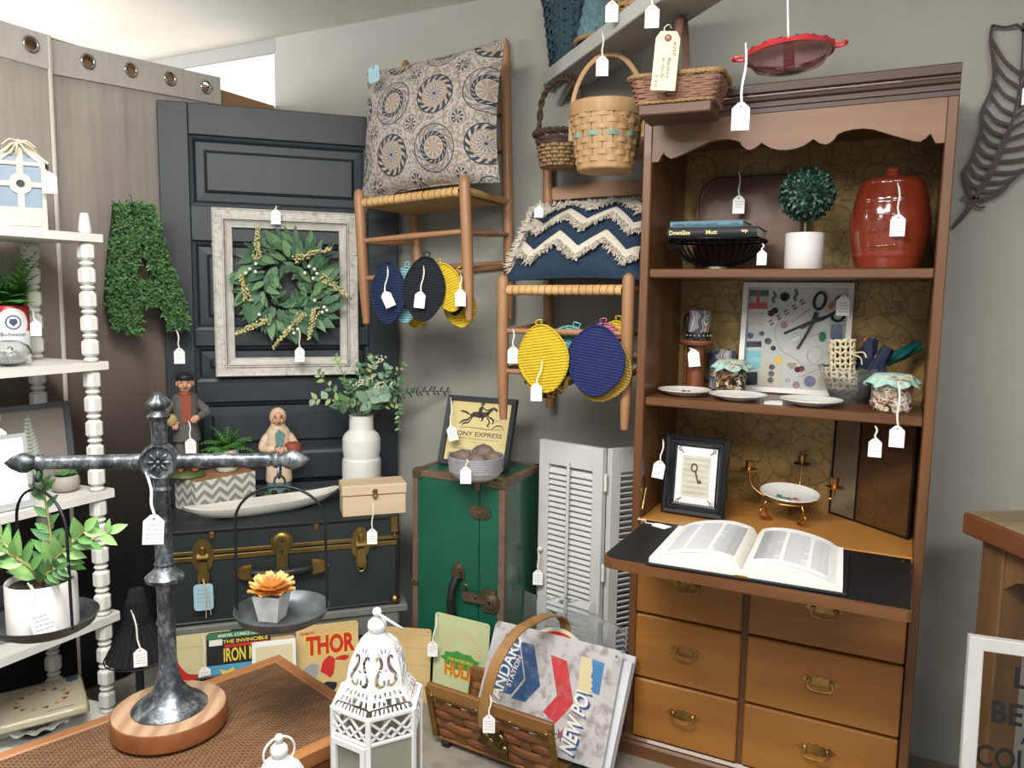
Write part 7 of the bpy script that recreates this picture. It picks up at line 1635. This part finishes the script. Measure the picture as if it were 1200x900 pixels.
for sg in (-1, 1):
    mb = MB(); mb.tube([(sg*.034, 0, zb), (sg*.20, 0, zb)], [.0150, .0128], 12); mb.lathe([(.0128, .20), (.011, .205), (.015, .209), (.0165, .216), (.011, .222), (.0145, .228), (.019, .238), (.019, .246), (.012, .262), (.001, .276)], 18, (0, 0, zb), caps=False, ax=Matrix.Rotation(sg*pi/2, 3, 'Y')); mb.build('beam_arm', m_galv, bsc, 40)
    xr = sg*.218; mb = MB(); mb.tube([(xr, .013*cos(q), zb-.022+.013*sin(q)) for q in [2*pi*i/20 for i in range(20)]], .0027, 6, True); mb.tube([(xr+.010*cos(q), .0, zb-.043+.012*sin(q)) for q in [2*pi*i/20 for i in range(20)]], .0024, 6, True); mb.build('hanging_ring', m_galv, bsc, 60)
    br_ = radians(-4) if sg > 0 else radians(-38); R_ = .086; d = V((cos(br_), sin(br_), 0)); top_ = zb-.052; bot = .228
    arc = [d*(R_*cos(q))+V((xr, 0, top_-R_*.8+R_*.8*sin(q))) for q in [pi*i/24 for i in range(25)]]
    mb = MB(); mb.tube([d*(R_+.002)+V((xr, 0, bot))]+arc+[d*(-R_-.002)+V((xr, 0, bot))], .0028, 7); mb.build('pan_bail', m_wire, bsc, 60)
    mb = MB(); mb.lathe([(.001, .212), (.066, .212), (.080, .220), (.089, .234), (.091, .234), (.083, .217), (.068, .2085), (.001, .2085)], 48, (xr, 0, 0), caps=False); mb.build('pan', m_pan, bsc, 40)
def pan_pos(sg): return V((SX, SY, TZ+.2128))+V((cos(brz), sin(brz), 0))*(sg*.218)
# potted zz plant on the left pan
zp = thing('potted_zz_plant', 'leafy green plant in a white cylinder pot on the left scale pan', 'plant', pan_pos(-1)+V((-.002, -.004, 0)))
MB().lathe([(.056, 0), (.060, .003), (.060, .093), (.0585, .095), (.0565, .093), (.0555, .08)], 40).build('pot', M('smooth_white_pot', 'd5d3d0', .35), zp, 50)
MB().lathe([(.056, 0), (.001, .003)], 24, (0, 0, .083)).build('soil', m_soil, zp)
mz = [M('zz_leaf', '4c7a40', .4, 0, '659455', 15), M('zz_leaf_pale', '76a45c', .4, 0, '8ab56e', 15), M('zz_leaf_dark', '3c6a3f', .4, 0, '4c7b4a', 15)]
zl = [MB().leaf((0, 0, 0), (1, 0, 0), (0, 0, 1), 1, w_, .08, .2, 5).mesh('leaf', m_, 60) for m_, w_ in ((mz[0], .42), (mz[1], .5), (mz[2], .42))]
m_zs = M('zz_stalk', '8a8a52', .6); r = random.Random(77)
cr_ = V((cos(yawc), sin(yawc), 0)) if False else V((.891, .4535, 0)); cf_ = V((-.4535, .891, 0))
def zstalk(pts, n, L, kinds, flip=.75):
    L *= .86
    P = spline([V((0, 0, .085))+cr_*a+cf_*b+V((0, 0, c)) for a, b, c in pts], 8); MB().tube(P, [.0038-.0024*i/len(P) for i in range(len(P))], 6).build('stalk', m_zs, zp, 60)
    for i in range(n):
        t = .30+.68*i/(n-1); j = min(int(t*(len(P)-1)), len(P)-2); d = (P[j+1]-P[j]).normalized(); sd = d.cross(-cf_).normalized()*(1 if i % 2 else -1)
        piece('leaf', zl[r.choice(kinds)], zp, frame4(P[j], d*.6+sd*flip+cf_*r.uniform(-.35, .15), -cf_+V((0, 0, .6))) @ Matrix.Scale(L*(1.1-.4*t)*r.uniform(.9, 1.1), 4))
    piece('leaf', zl[kinds[0]], zp, frame4(P[-1], P[-1]-P[-3], -cf_+V((0, 0, .4))) @ Matrix.Scale(L*.8, 4))
zstalk([(0, .0, 0), (.01, .02, .08), (-.008, .03, .19)], 14, .050, [0, 2]); zstalk([(.0, 0, 0), (.035, -.01, .05), (.075, -.02, .085), (.105, -.03, .115)], 10, .058, [1, 0]); zstalk([(.0, 0, 0), (.04, .0, .035), (.09, .01, .08), (.12, .02, .095)], 7, .052, [1, 0])
zstalk([(0, 0, 0), (-.03, -.02, .06), (-.07, -.02, .10)], 9, .06, [1, 0]); zstalk([(0, 0, 0), (-.04, .01, .05), (-.085, .02, .085)], 7, .055, [0, 2]); zstalk([(0, 0, 0), (.0, -.035, .045), (-.03, -.06, .085)], 5, .06, [1, 1, 0]); zstalk([(0, 0, 0), (.03, -.03, .03), (.065, -.05, .05)], 8, .046, [2, 0])
# paper succulent on right pan
fs_ = thing('orange_succulent', 'orange and peach rosette succulent in a small white square pot on right pan', 'plant', pan_pos(1)+V((-.012, -.014, 0)), radians(18))
mb = MB(); ws_ = []
for z, h_ in ((0, .018), (.002, .0195), (.052, .0275), (.054, .027), (.054, .0245), (.045, .0235)): ws_.append([(-h_, -h_, z), (h_, -h_, z), (h_, h_, z), (-h_, h_, z)])
mb.add(sum(ws_, []), [(i*4+j, i*4+(j+1) % 4, (i+1)*4+(j+1) % 4, (i+1)*4+j) for i in range(5) for j in range(4)]+[(3, 2, 1, 0), (20, 21, 22, 23)]); mb.build('pot', M('chalky_white_pot', 'c9c8c5', .7, 0, 'a9a8a6', 25), fs_)
mpet = [M('peach_petal', 'dba055', .5, 0, 'e6b878', 30), M('amber_petal', 'd28b38', .5, 0, 'dfa65a', 30), M('coral_petal', 'd8714f', .5, 0, 'e08d62', 30)]
def petal_mesh(m_):
    mb = MB(); mb.grid(lambda u, v: (v, (u-.5)*.62*(sin(pi*min(1, v*.86+.08))**.7+.02), .10*(2*u-1)**2-.02+.16*v*v), 6, 7); me = mb.mesh('petal', m_, 70); return me
pmz = [petal_mesh(m_) for m_ in mpet]
for ring, (n_, L, el, kk, z) in enumerate(((8, .044, .02, 1, .056), (8, .043, .28, 0, .060), (7, .036, .55, 0, .064), (6, .027, .95, 0, .067), (5, .019, 1.5, 2, .069), (3, .012, 2.6, 2, .07))):
    for i in range(n_):
        a = 2*pi*(i+.5*(ring % 2))/n_+ring*.2; piece('petal', pmz[kk], fs_, frame4((.003*cos(a), .003*sin(a), z), (cos(a), sin(a), el), (-cos(a)*el, -sin(a)*el, 1)) @ Matrix.Scale(L, 4))
# lantern stand just below the picture
ls = thing('lantern_stool', 'low dark stool under the two white lanterns', 'stool', (-.78, .915, 0))
MB().box((0, 0, .468), (.23, .48, .024), .003).build('stool_top', m_mrail, ls)
for x in (-.09, .09):
    for y in (-.21, .21): MB().box((x, y, .228), (.035, .035, .456), .003).build('leg', m_mrail, ls)
# pierced white lanterns
m_lw = M('lantern_white', 'd8d8d8', .4, 0, 'cfcfcf', 8); k = NT('lantern_glass'); k.b.inputs['Base Color'].default_value = lin('b4b4a6'); k.b.inputs['Roughness'].default_value = .22; k.b.inputs['Transmission Weight'].default_value = .55; k.b.inputs['IOR'].default_value = 1.2; m_lg = k.m
prof = [(.083, .272), (.0565, .306), (.0555, .318), (.053, .334), (.0475, .352), (.038, .370), (.026, .382), (.017, .388)]
sl = [0]
for (a, b), (c, d) in zip(prof[:-1], prof[1:]): sl.append(sl[-1]+sqrt((a-c)**2+(b-d)**2))
def prof_at(s_):
    for i in range(len(prof)-1):
        if s_ <= sl[i+1] or i == len(prof)-2:
            f = (s_-sl[i])/(sl[i+1]-sl[i]); return tuple(prof[i][j]+(prof[i+1][j]-prof[i][j])*f for j in (0, 1))
def pierced(holes, s0, s1, rot):
    N_ = 14; side = [(prof_at(s0+(s1-s0)*i/N_)[0]*.5, s0+(s1-s0)*i/N_) for i in range(N_+1)]
    vs, fs = fill2d(side+[(-a, b) for a, b in side[::-1]], holes)
    bm = bmesh.new(); vv = [bm.verts.new((p[0], p[1], 0)) for p in vs]
    for f in fs:
        try: bm.faces.new([vv[i] for i in f])
        except ValueError: pass
    for i in range(1, 12): bmesh.ops.bisect_plane(bm, geom=bm.verts[:]+bm.edges[:]+bm.faces[:], plane_co=(0, s0+(s1-s0)*i/12, 0), plane_no=(0, 1, 0))
    bm.verts.index_update(); ca, sa = cos(rot), sin(rot); out = []
    for v in bm.verts:
        rr, z = prof_at(v.co.y); a = rr*.8660; x, y = v.co.x, -a; out.append((x*ca-y*sa, x*sa+y*ca, z))
    mb = MB(); mb.add(out, [[v.index for v in f.verts] for f in bm.faces]); bm.free(); return mb
def lantern(label, loc, sc, rz, ring):
    L = thing('pierced_lantern', label, 'lantern', loc, rz, 'white lanterns'); L.scale = (sc, sc, sc); R6 = .083
    corner = lambda i: (R6*cos(radians(60*i-90+30)), R6*sin(radians(60*i-90+30)))
    hexp = lambda r_: [(r_*cos(radians(60*i-60)), r_*sin(radians(60*i-60))) for i in range(6)]
    MB().prism(hexp(.086), 0, .014, 'xy').build('base', m_lw, L); MB().prism(hexp(.080), .014, .022, 'xy').build('base', m_lw, L)
    for i in range(6):
        a = radians(60*i-60); x, y = R6*cos(a), R6*sin(a); MB().bar((x*.97, y*.97, .02), (x*.97, y*.97, .274), .009, .009, up=(cos(a), sin(a), 0), bev=.001).build('corner_post', m_lw, L)
    rr = MB()
    for i in range(6):
        rot = radians(60*i); ca, sa = cos(rot), sin(rot); ap = R6*.866*.985; T3 = lambda x, z, y=0: ((x*ca-(y-ap)*sa), (x*sa+(y-ap)*ca), z); hw = R6*.5-.004
        MB().bar(T3(-hw, .271), T3(hw, .271), .006, .007, bev=.001).build('top_rail', m_lw, L); MB().bar(T3(-hw, .226), T3(hw, .226), .005, .006, bev=.001).build('lattice_rail', m_lw, L)
        lb_ = MB(); zc, hz = .2485, .018
        for q in range(2):
            xa, xb = -hw+q*hw, -hw+(q+1)*hw
            lb_ = MB(); lb_.bar(T3(xa, zc-hz), T3(xb, zc+hz), .003, .004); lb_.build('lattice_bar', m_lw, L); lb_ = MB(); lb_.bar(T3(xa, zc+hz), T3(xb, zc-hz), .003, .004); lb_.build('lattice_bar', m_lw, L)
        for q in (-1, 1):
            lb_ = MB(); lb_.bar(T3(q*hw*.5-hw*.5, zc), T3(q*hw*.5, zc-hz), .003, .0035); lb_.build('lattice_bar', m_lw, L); lb_ = MB(); lb_.bar(T3(q*hw*.5, zc-hz), T3(q*hw*.5+hw*.5, zc), .003, .0035); lb_.build('lattice_bar', m_lw, L)
        if i == 5:   # the hinged door is the left front side
            D_ = []; mb = MB(); sheet(mb, [(-hw, .028), (hw, .028), (hw, .222), (-hw, .222)], [[(-hw+.010, .038), (hw-.010, .038), (hw-.010, .212), (-hw+.010, .212)]], .006, 0, lambda p: T3(p[0], p[2], p[1]-.004)); dd = mb.build('door', m_lw, L)
            gl = MB(); gl.bar(T3(0, .038), T3(0, .212), hw*2-.018, .002, up=(-sa*-1, ca*-1, 0)); gl.build('glass', m_lg, dd)
        else:
            gl = MB(); gl.bar(T3(0, .022), T3(0, .224), hw*2, .002, up=(sa, -ca, 0)); gl.build('glass', m_lg, L)
        # skirt with grid piercing
        holes = []; s_a, s_b = sl[0]+.006, sl[1]-.004
        for row, (f0, f1) in enumerate(((.10, .30), (.40, .62), (.72, .92))):
            n_ = (9, 7, 6)[row]
            for j in range(n_):
                if row in (0, 1) and abs((j+.5)/n_-.5) < .11 and row == 1: continue
                ya, yb = sl[0]+(sl[1]-sl[0])*f0, sl[0]+(sl[1]-sl[0])*f1; wa, wb = prof_at(ya)[0]*.5-.004, prof_at(yb)[0]*.5-.004
                u0, u1 = -1+2*(j+.18)/n_, -1+2*(j+.82)/n_
                holes.append([(u0*wa, ya), (u1*wa, ya), ((u0+u1)/2*wb+(.0012 if j % 2 else .0028), yb), ((u0+u1)/2*wb-(.0012 if j % 2 else .0028), yb)] if (row+j) % 2 else [((u0+u1)/2*wa-.0012, ya), ((u0+u1)/2*wa+.0012, ya), (u1*wb*.98, yb), (u0*wb*.98, yb)])
        ya, yb = sl[0]+(sl[1]-sl[0])*.40, sl[0]+(sl[1]-sl[0])*.66; holes.append([(-.0035, ya), (.0035, ya), (.006, yb), (-.006, yb)])
        o = pierced(holes, sl[0], sl[1], rot).build('pierced_skirt', m_lw, L); o.modifiers.new('thick', 'SOLIDIFY').thickness = .0018
        s0, s1 = sl[1], sl[-1]; H_ = s1-s0; holes = []
        for q in (-1, 1):
            S = [(q*.004, .016), (q*.0035, .008), (q*.010, .006), (q*.0155, .013), (q*.014, .024), (q*.0085, .033), (q*.0055, .043), (q*.0075, .052), (q*.012, .053), (q*.0125, .048)]
            holes.append(stroke([(a*1.12, s0+b*1.06) for a, b in S], .0062, 4, lambda t: .6+.55*sin(pi*t)))
            holes.append([(q*.0035+.0016*cos(t_)*1.0+q*.0012*sin(t_), s0+.066+.0055*sin(t_)) for t_ in [2*pi*i_/10 for i_ in range(10)]])
            holes.append([(q*.0095+.0013*cos(t_)+q*.0018*sin(t_), s0+.062+.0042*sin(t_)) for t_ in [2*pi*i_/10 for i_ in range(10)]])
        holes.append([(-.0045, s0+.030), (0, s0+.026), (.0045, s0+.030), (.001, s0+.033), (0, s0+.039), (-.001, s0+.033)])
        o = pierced(holes, s0, s1, rot).build('pierced_dome', m_lw, L); o.modifiers.new('thick', 'SOLIDIFY').thickness = .0018
    MB().lathe([(.018, .386), (.016, .391), (.012, .392), (.0155, .396), (.017, .403), (.0155, .410), (.010, .416), (.005, .418), (.004, .420), (.0075, .424), (.0082, .429), (.006, .434), (.001, .436)], 28).build('finial', m_lw, L, 50)
    mb = MB(); th = radians(ring); RR = .030; rot0 = radians(-80)
    mb.tube([((RR*cos(q))*cos(rot0)-(RR+RR*sin(q))*cos(th)*sin(rot0), RR*cos(q)*sin(rot0)+(RR+RR*sin(q))*cos(th)*cos(rot0), .426-(RR+RR*sin(q))*sin(th)) for q in [2*pi*i/28 for i in range(28)]] if ring < 100 else [(RR*cos(q), .0, .418+RR*sin(q)-.018) for q in [2*pi*i/28 for i in range(28)]], .0023, 7, True); mb.build('carrying_ring', m_lw, L, 60)
    return L
lantern('tall white pierced lantern with domed top beside the wicker table', (-.787, 1.043, .4805), .985, radians(56), 40)
lantern('smaller white lantern nearest the viewer, ring standing round its knob', (-.773, .790, .4805), .765, radians(62), 120)
# ------------------------------------------------------------------ right wall: feather, table and framed sign
ft = thing('feather_wall_art', 'dark brown cut-metal feather hanging on the wall right of the hutch', 'wall art', (.10, 2.655, 1.667))
m_fth = M('dark_bronze_metal', '2f2526', .5, .5, '3b2f2f', 12)
def FP(x, y):   # outline read in fine steps, metres from the quill tip
    dx, dz = (x-228)/3, (806-y)/3
    return ((dx-.075*dz)*.00201, dz*.002375)
fpx = lambda *l: [FP(*p) for p in l]
spine = fpx((228, 806), (262, 770), (300, 722), (340, 660), (385, 580), (420, 500), (450, 420), (470, 320), (478, 220), (480, 100))
mb = MB(); mb.prism(stroke(spine, .013, 4, lambda t: .8+.5*sin(pi*min(1, t*1.2)) if t < .6 else max(.35, 1.6-1.6*t)), -.003, .003); mb.build('quill', m_fth, ft)
Lout = fpx((310, 705), (280, 650), (272, 600), (300, 560), (318, 510), (335, 450), (335, 390), (365, 330), (378, 260), (365, 150), (370, 95)); 
mb = MB(); mb.prism(stroke(Lout, .0085, 4), -.003, .003); mb.build('outer_edge', m_fth, ft)
mb = MB(); mb.prism(stroke(fpx((370, 95), (420, 108), (460, 104), (482, 130)), .006, 3), -.003, .003); mb.build('outer_edge', m_fth, ft)
Rout = fpx((320, 705), (400, 690), (450, 640), (500, 600), (560, 520), (600, 420), (610, 300), (590, 180), (540, 110), (482, 100)); mb = MB(); mb.prism(stroke(Rout, .0085, 4), -.003, .003); mb.build('outer_edge', m_fth, ft)
def lerp_on(pl_, t): i = min(int(t*(len(pl_)-1)), len(pl_)-2); f = t*(len(pl_)-1)-i; return (pl_[i][0]+(pl_[i+1][0]-pl_[i][0])*f, pl_[i][1]+(pl_[i+1][1]-pl_[i][1])*f)
for i in range(12):
    t = .05+.90*i/12; a = lerp_on(spine, .24+.70*t*.96); b = lerp_on(Lout, min(1, .06+t*.98)); mid = ((a[0]+b[0])/2-.004, (a[1]+b[1])/2-.010)
    mb = MB(); mb.prism(stroke([a, mid, b], .0085, 4), -.0028, .0028); mb.build('barb', m_fth, ft)
for i in range(12):
    t = .05+.90*i/12; a = lerp_on(spine, .22+.70*t*.96); b = lerp_on(Rout, min(1, .05+t*.98)); mid = ((a[0]+b[0])/2+.006, (a[1]+b[1])/2-.006)
    mb = MB(); mb.prism(stroke([a, mid, b], .0085, 4), -.0028, .0028); mb.build('barb', m_fth, ft)
for pts in (((296, 722), (280, 700), (262, 697)), ((310, 722), (330, 735), (352, 732)), ((305, 715), (330, 700), (345, 720))): mb = MB(); mb.prism(stroke(fpx(*pts), .006, 3), -.0028, .0028); mb.build('barb', m_fth, ft)
MB().tube([(.117, .002, .44), (.117, .02, .44)], .003, 6).build('wall_nail', m_fth, ft)
# rustic table
m_rt = wood('rustic_brown_wood', '46301c', '6e5032', 'z', 10, .6, .05, .2); m_rtx = wood('rustic_top_wood', '4e2a14', '6b3d1e', 'x', 10, .5, .1, .15); m_rtt = M('worn_table_top', '6d5d46', .6, 0, '85745a', 12, (.2, 1, 1), bump=.1, bs=30)
rt = thing('rustic_table', 'tall rustic brown wooden table against the right wall', 'table', (.153, 2.19, 0), radians(33))
RH = .93   # local x runs to the wall side, local -y towards the viewer
mb = MB(); mb.box((.31, -.31, RH-.027), (.62, .62, .052), .004); mb.build('table_top', m_rtx, rt)
for i in range(5): MB().box((.31, -.062-.124*i, RH+.0005), (.60, .118, .004), .001).build('plank', m_rtt, rt)
for x in (.07, .55):
    for y in (-.07, -.55): MB().box((x, y, (RH-.054)/2), (.075, .075, RH-.054), .004).build('leg', m_rt, rt)
def apron(p, q, axis):
    n = 10; pol = []; L = .405
    for i in range(n+1): t = i/n; pol.append((L*t, RH-.16+.055*sin(pi*t)**.5))
    pol = [(0, RH-.054)]+[(0, RH-.16)]+pol[1:-1]+[(L, RH-.16), (L, RH-.054)]; mb = MB()
    if axis == 'y': mb.prism([(-.1075-a, z) for a, z in pol], p-.011, p+.011, 'yz')
    else: mb.prism([(.1075+a, z) for a, z in pol], p-.011, p+.011, 'xz')
    mb.build('apron', m_rt, rt)
apron(.05, 0, 'y'); apron(.57, 0, 'y'); apron(-.07, 0, 'x'); apron(-.57, 0, 'x')
# white framed glass sign
gs = thing('framed_glass_sign', 'white wooden framed glass sign with black lettering leaning under the rustic table', 'sign', (.175, 1.915, 0), rot=Euler((radians(-4), 0, radians(8))))
GWd, GHt = .315, .705
mb = MB(); frame_profile(mb, GWd, GHt, [(0, .010), (0, -.010), (.002, -.012), (.028, -.012), (.030, -.010), (.030, .010)]); mb.build('frame', M('whitewashed_wood', 'c6c5c2', .6, 0, 'b6b5b2', 14, (1, 1, .2)), gs)
MB().box((GWd/2, .004, GHt/2), (GWd-.056, .003, GHt-.056)).build('glass', m_jarg, gs)
m_let = M('black_vinyl', '17181a', .5)
for s_, w_, h_, z, shr in (('LIFE', .125, .047, .622, 0), ('is', .03, .024, .584, .3), ('BETTER', .205, .050, .538, 0), ('in the', .085, .024, .486, .3), ('COUNTRY', .255, .052, .434, 0)):
    mb = MB(); mb.text(s_, w_, h_, (GWd/2, .0018, z), bold=.02, shear=shr); mb.build('lettering', m_let, gs)
# ------------------------------------------------------------------ price tags
tag((-2.150, 1.345, 1.782), .012, 'white price tag tied to the birdhouse by the raffia bow', sway=(.022, .007))
tag((-2.294, 1.384, 1.398), .042, 'white price tag dangling down the side of the red beer tin', sway=(.012, .012), sc=.8)
tag((-2.318, 1.290, 1.096), .050, 'white price tag on the fern print frame at picture left edge', sway=(0, .008))
tag((-1.377, .800, .925), .046, 'white price tag leaning against the white pot on the scale pan', sway=(.012, -.002), roll=radians(-12))
tag((-1.955, 1.423, .527), .115, 'white price tag hanging from the black wire lamp', sway=(.02, -.012))
tag((-2.345, 1.935, 1.311), .067, 'white price tag hanging from the foot of boxwood letter A', sway=(.008, -.005))
tag((-1.232, .938, 1.118), .081, 'white price tag on a white string hanging from the scale medallion', sway=(.012, -.005), roll=radians(4))
tag((-2.275, 1.915, .988), .064, 'white price tag hanging from the old man figurine hand', sway=(.006, -.012))
tag((-2.176, 2.266, 1.778), .014, 'small white price tag lying on the top bar of the white frame', sway=(0, 0))
tag((-2.082, 2.278, 1.312), .072, 'white price tag hanging below the leaf wreath', sway=(.002, .001))
tag((-1.987, 1.700, .334), .112, 'white price tag hanging between the two leftmost comic signs', sway=(.003, .003))
bt = thing('paper_tag', 'pale blue paper tag with twine hanging from left brass latch of the trunk', 'tag', DW(.143, .482, .485), A45)
m_bpap = M('pale_blue_card', '93b5c1', .8); mb = MB(); mb.prism(rrect(.062, .092, .012, 4, 0, -.062), -.001, .001); mb.build('card', m_bpap, bt)
mb = MB(); mb.tube(spline([(0, .004, .0), (.004, -.004, -.03), (.008, -.006, -.07), (.006, -.004, -.135)], 4), .0014, 5); mb.tube(spline([(0, .004, .0), (.010, -.004, -.03), (.018, -.006, -.07), (.022, -.004, -.125)], 4), .0014, 5); mb.build('string', m_twine, bt)
ml_ = scribble(4, .05, -.035, .014, 9); o = place('handwriting', ml_, bt); o.location = (0, -.0008, 0)
bt2 = thing('paper_tag', 'pale blue paper tag pinned at top left corner of the medallion cushion', 'tag', (-1.750, 2.318, 2.252), rot=Euler((radians(-12), radians(-12), 0)))
mb = MB(); mb.prism(rrect(.048, .062, .010, 4, 0, -.03), -.001, .001); mb.build('card', m_bpap, bt2); MB().sphere((0, -.002, -.006), .003, 8, 6).build('pin', m_steel, bt2); o = place('handwriting', scribble(3, .036, -.022, .012, 11), bt2); o.location = (0, -.0008, 0)
tag((-1.661, 2.177, .712), .100, 'white price tag hanging from the clasp of the pine box', sway=(-.001, -.001))
tag((-1.612, 2.208, 1.544), .087, 'white price tag hanging skewed in front of the round navy pot holder', sway=(-.011, 0), roll=radians(-24))
tag((-1.475, 2.225, 1.546), .087, 'white price tag hanging in front of the black pot holder', sway=(-.010, 0), roll=radians(6))
tag((-1.352, 2.262, 1.520), .052, 'white price tag hanging by the right leg of the upper chair', sway=(.001, -.012))
tag((-1.030, 2.232, 1.245), .074, 'white price tag hanging below the bright yellow pot holder', sway=(-.016, 0))
tag((-1.160, 2.280, 1.342), .060, 'white price tag hanging from the lower chair rung by its left leg', sway=(.002, 0))
tag((-1.117, 2.375, 1.752), .006, 'small white price tag on the top fringe of the navy cushion', tilt=radians(-30), sc=.8)
tag((-.855, 2.232, 2.225), .070, 'white price tag hanging in front of the round basket hoop handle', sway=(.003, 0))
tag((-.638, 2.012, 2.240), .046, 'white price tag hanging from the overhead board near the picture top', sway=(.003, -.004))
tag((-.800, 2.155, 2.300), .025, 'white price tag on the wicker basket at the picture top', sway=(.002, -.003))
tag((-.338, 1.715, 1.980), .123, 'large white price tag hanging on a long string from the red bird feeder', sway=(-.003, -.012))
tag((-1.262, 2.160, .915), .028, 'white price tag hanging over the front of the ribbed bowl', sway=(-.003, 0))
tag((-1.512, 2.465, 1.066), .096, 'white price tag on a knotted string at left of the framed poster', sway=(.004, -.075), roll=radians(-14))
tag((-1.146, 2.478, .530), .073, 'white price tag hanging from the knob of the louvred shutter', sway=(.002, -.004))
tag((-1.040, 1.930, .262), .050, 'white price tag tied to the strap handle of the magazine basket', sway=(-.002, -.024))
tag((-1.425, 2.235, .318), .085, 'white price tag hanging at left of the pale green comic sign', sway=(-.012, -.03))
tag((-.506, 2.555, 1.850), .075, 'price tag on a grey string hanging before the dark serving board', sway=(.004, 0))
tag((-.388, 2.345, 1.610), .020, 'tiny white price tag hanging from the wire bowl rim', sc=.75)
tag((-.047, 2.318, 1.760), .084, 'white price tag hanging down the front of the barrel jar', sway=(.007, -.008))
tag((-.622, 2.478, 1.290), .004, 'white price tag leaning on the turned wooden stand', sway=(.012, 0), roll=radians(-8), path=None)
tag((-.178, 2.556, 1.468), .006, 'white price tag stuck on the right side of the sewing frame', sc=1.05)
tag((-.059, 2.247, 1.120), .034, 'shaded price tag hanging under the shelf before the amber glass', sway=(.003, 0), sc=.9)
tag((-.012, 2.226, 1.245), .118, 'white price tag on a long string hanging from the pale button jar', sway=(.006, 0))
tag((-.655, 2.330, 1.012), .068, 'white price tag hanging at left of the black key frame', sway=(-.006, -.004), roll=radians(8))
tl = thing('price_tag', 'white price tag with curled string lying flat at left of the desk flap', 'tag', (-.645, 2.215, .7725), radians(70)); piece('card', _card, tl, Matrix.Translation((0, .0, .0008)) @ Matrix.Rotation(-pi/2, 4, 'X'))
mb = MB(); mb.tube(spline([(0, -.006, .002), (-.01, .02, .002), (.012, .035, .002), (.0, .055, .002), (.02, .062, .002)], 5), .0014, 5); mb.build('string', m_string, tl)
tag((.262, 2.640, 2.120), .064, 'white price tag hanging on the metal feather at the right edge')
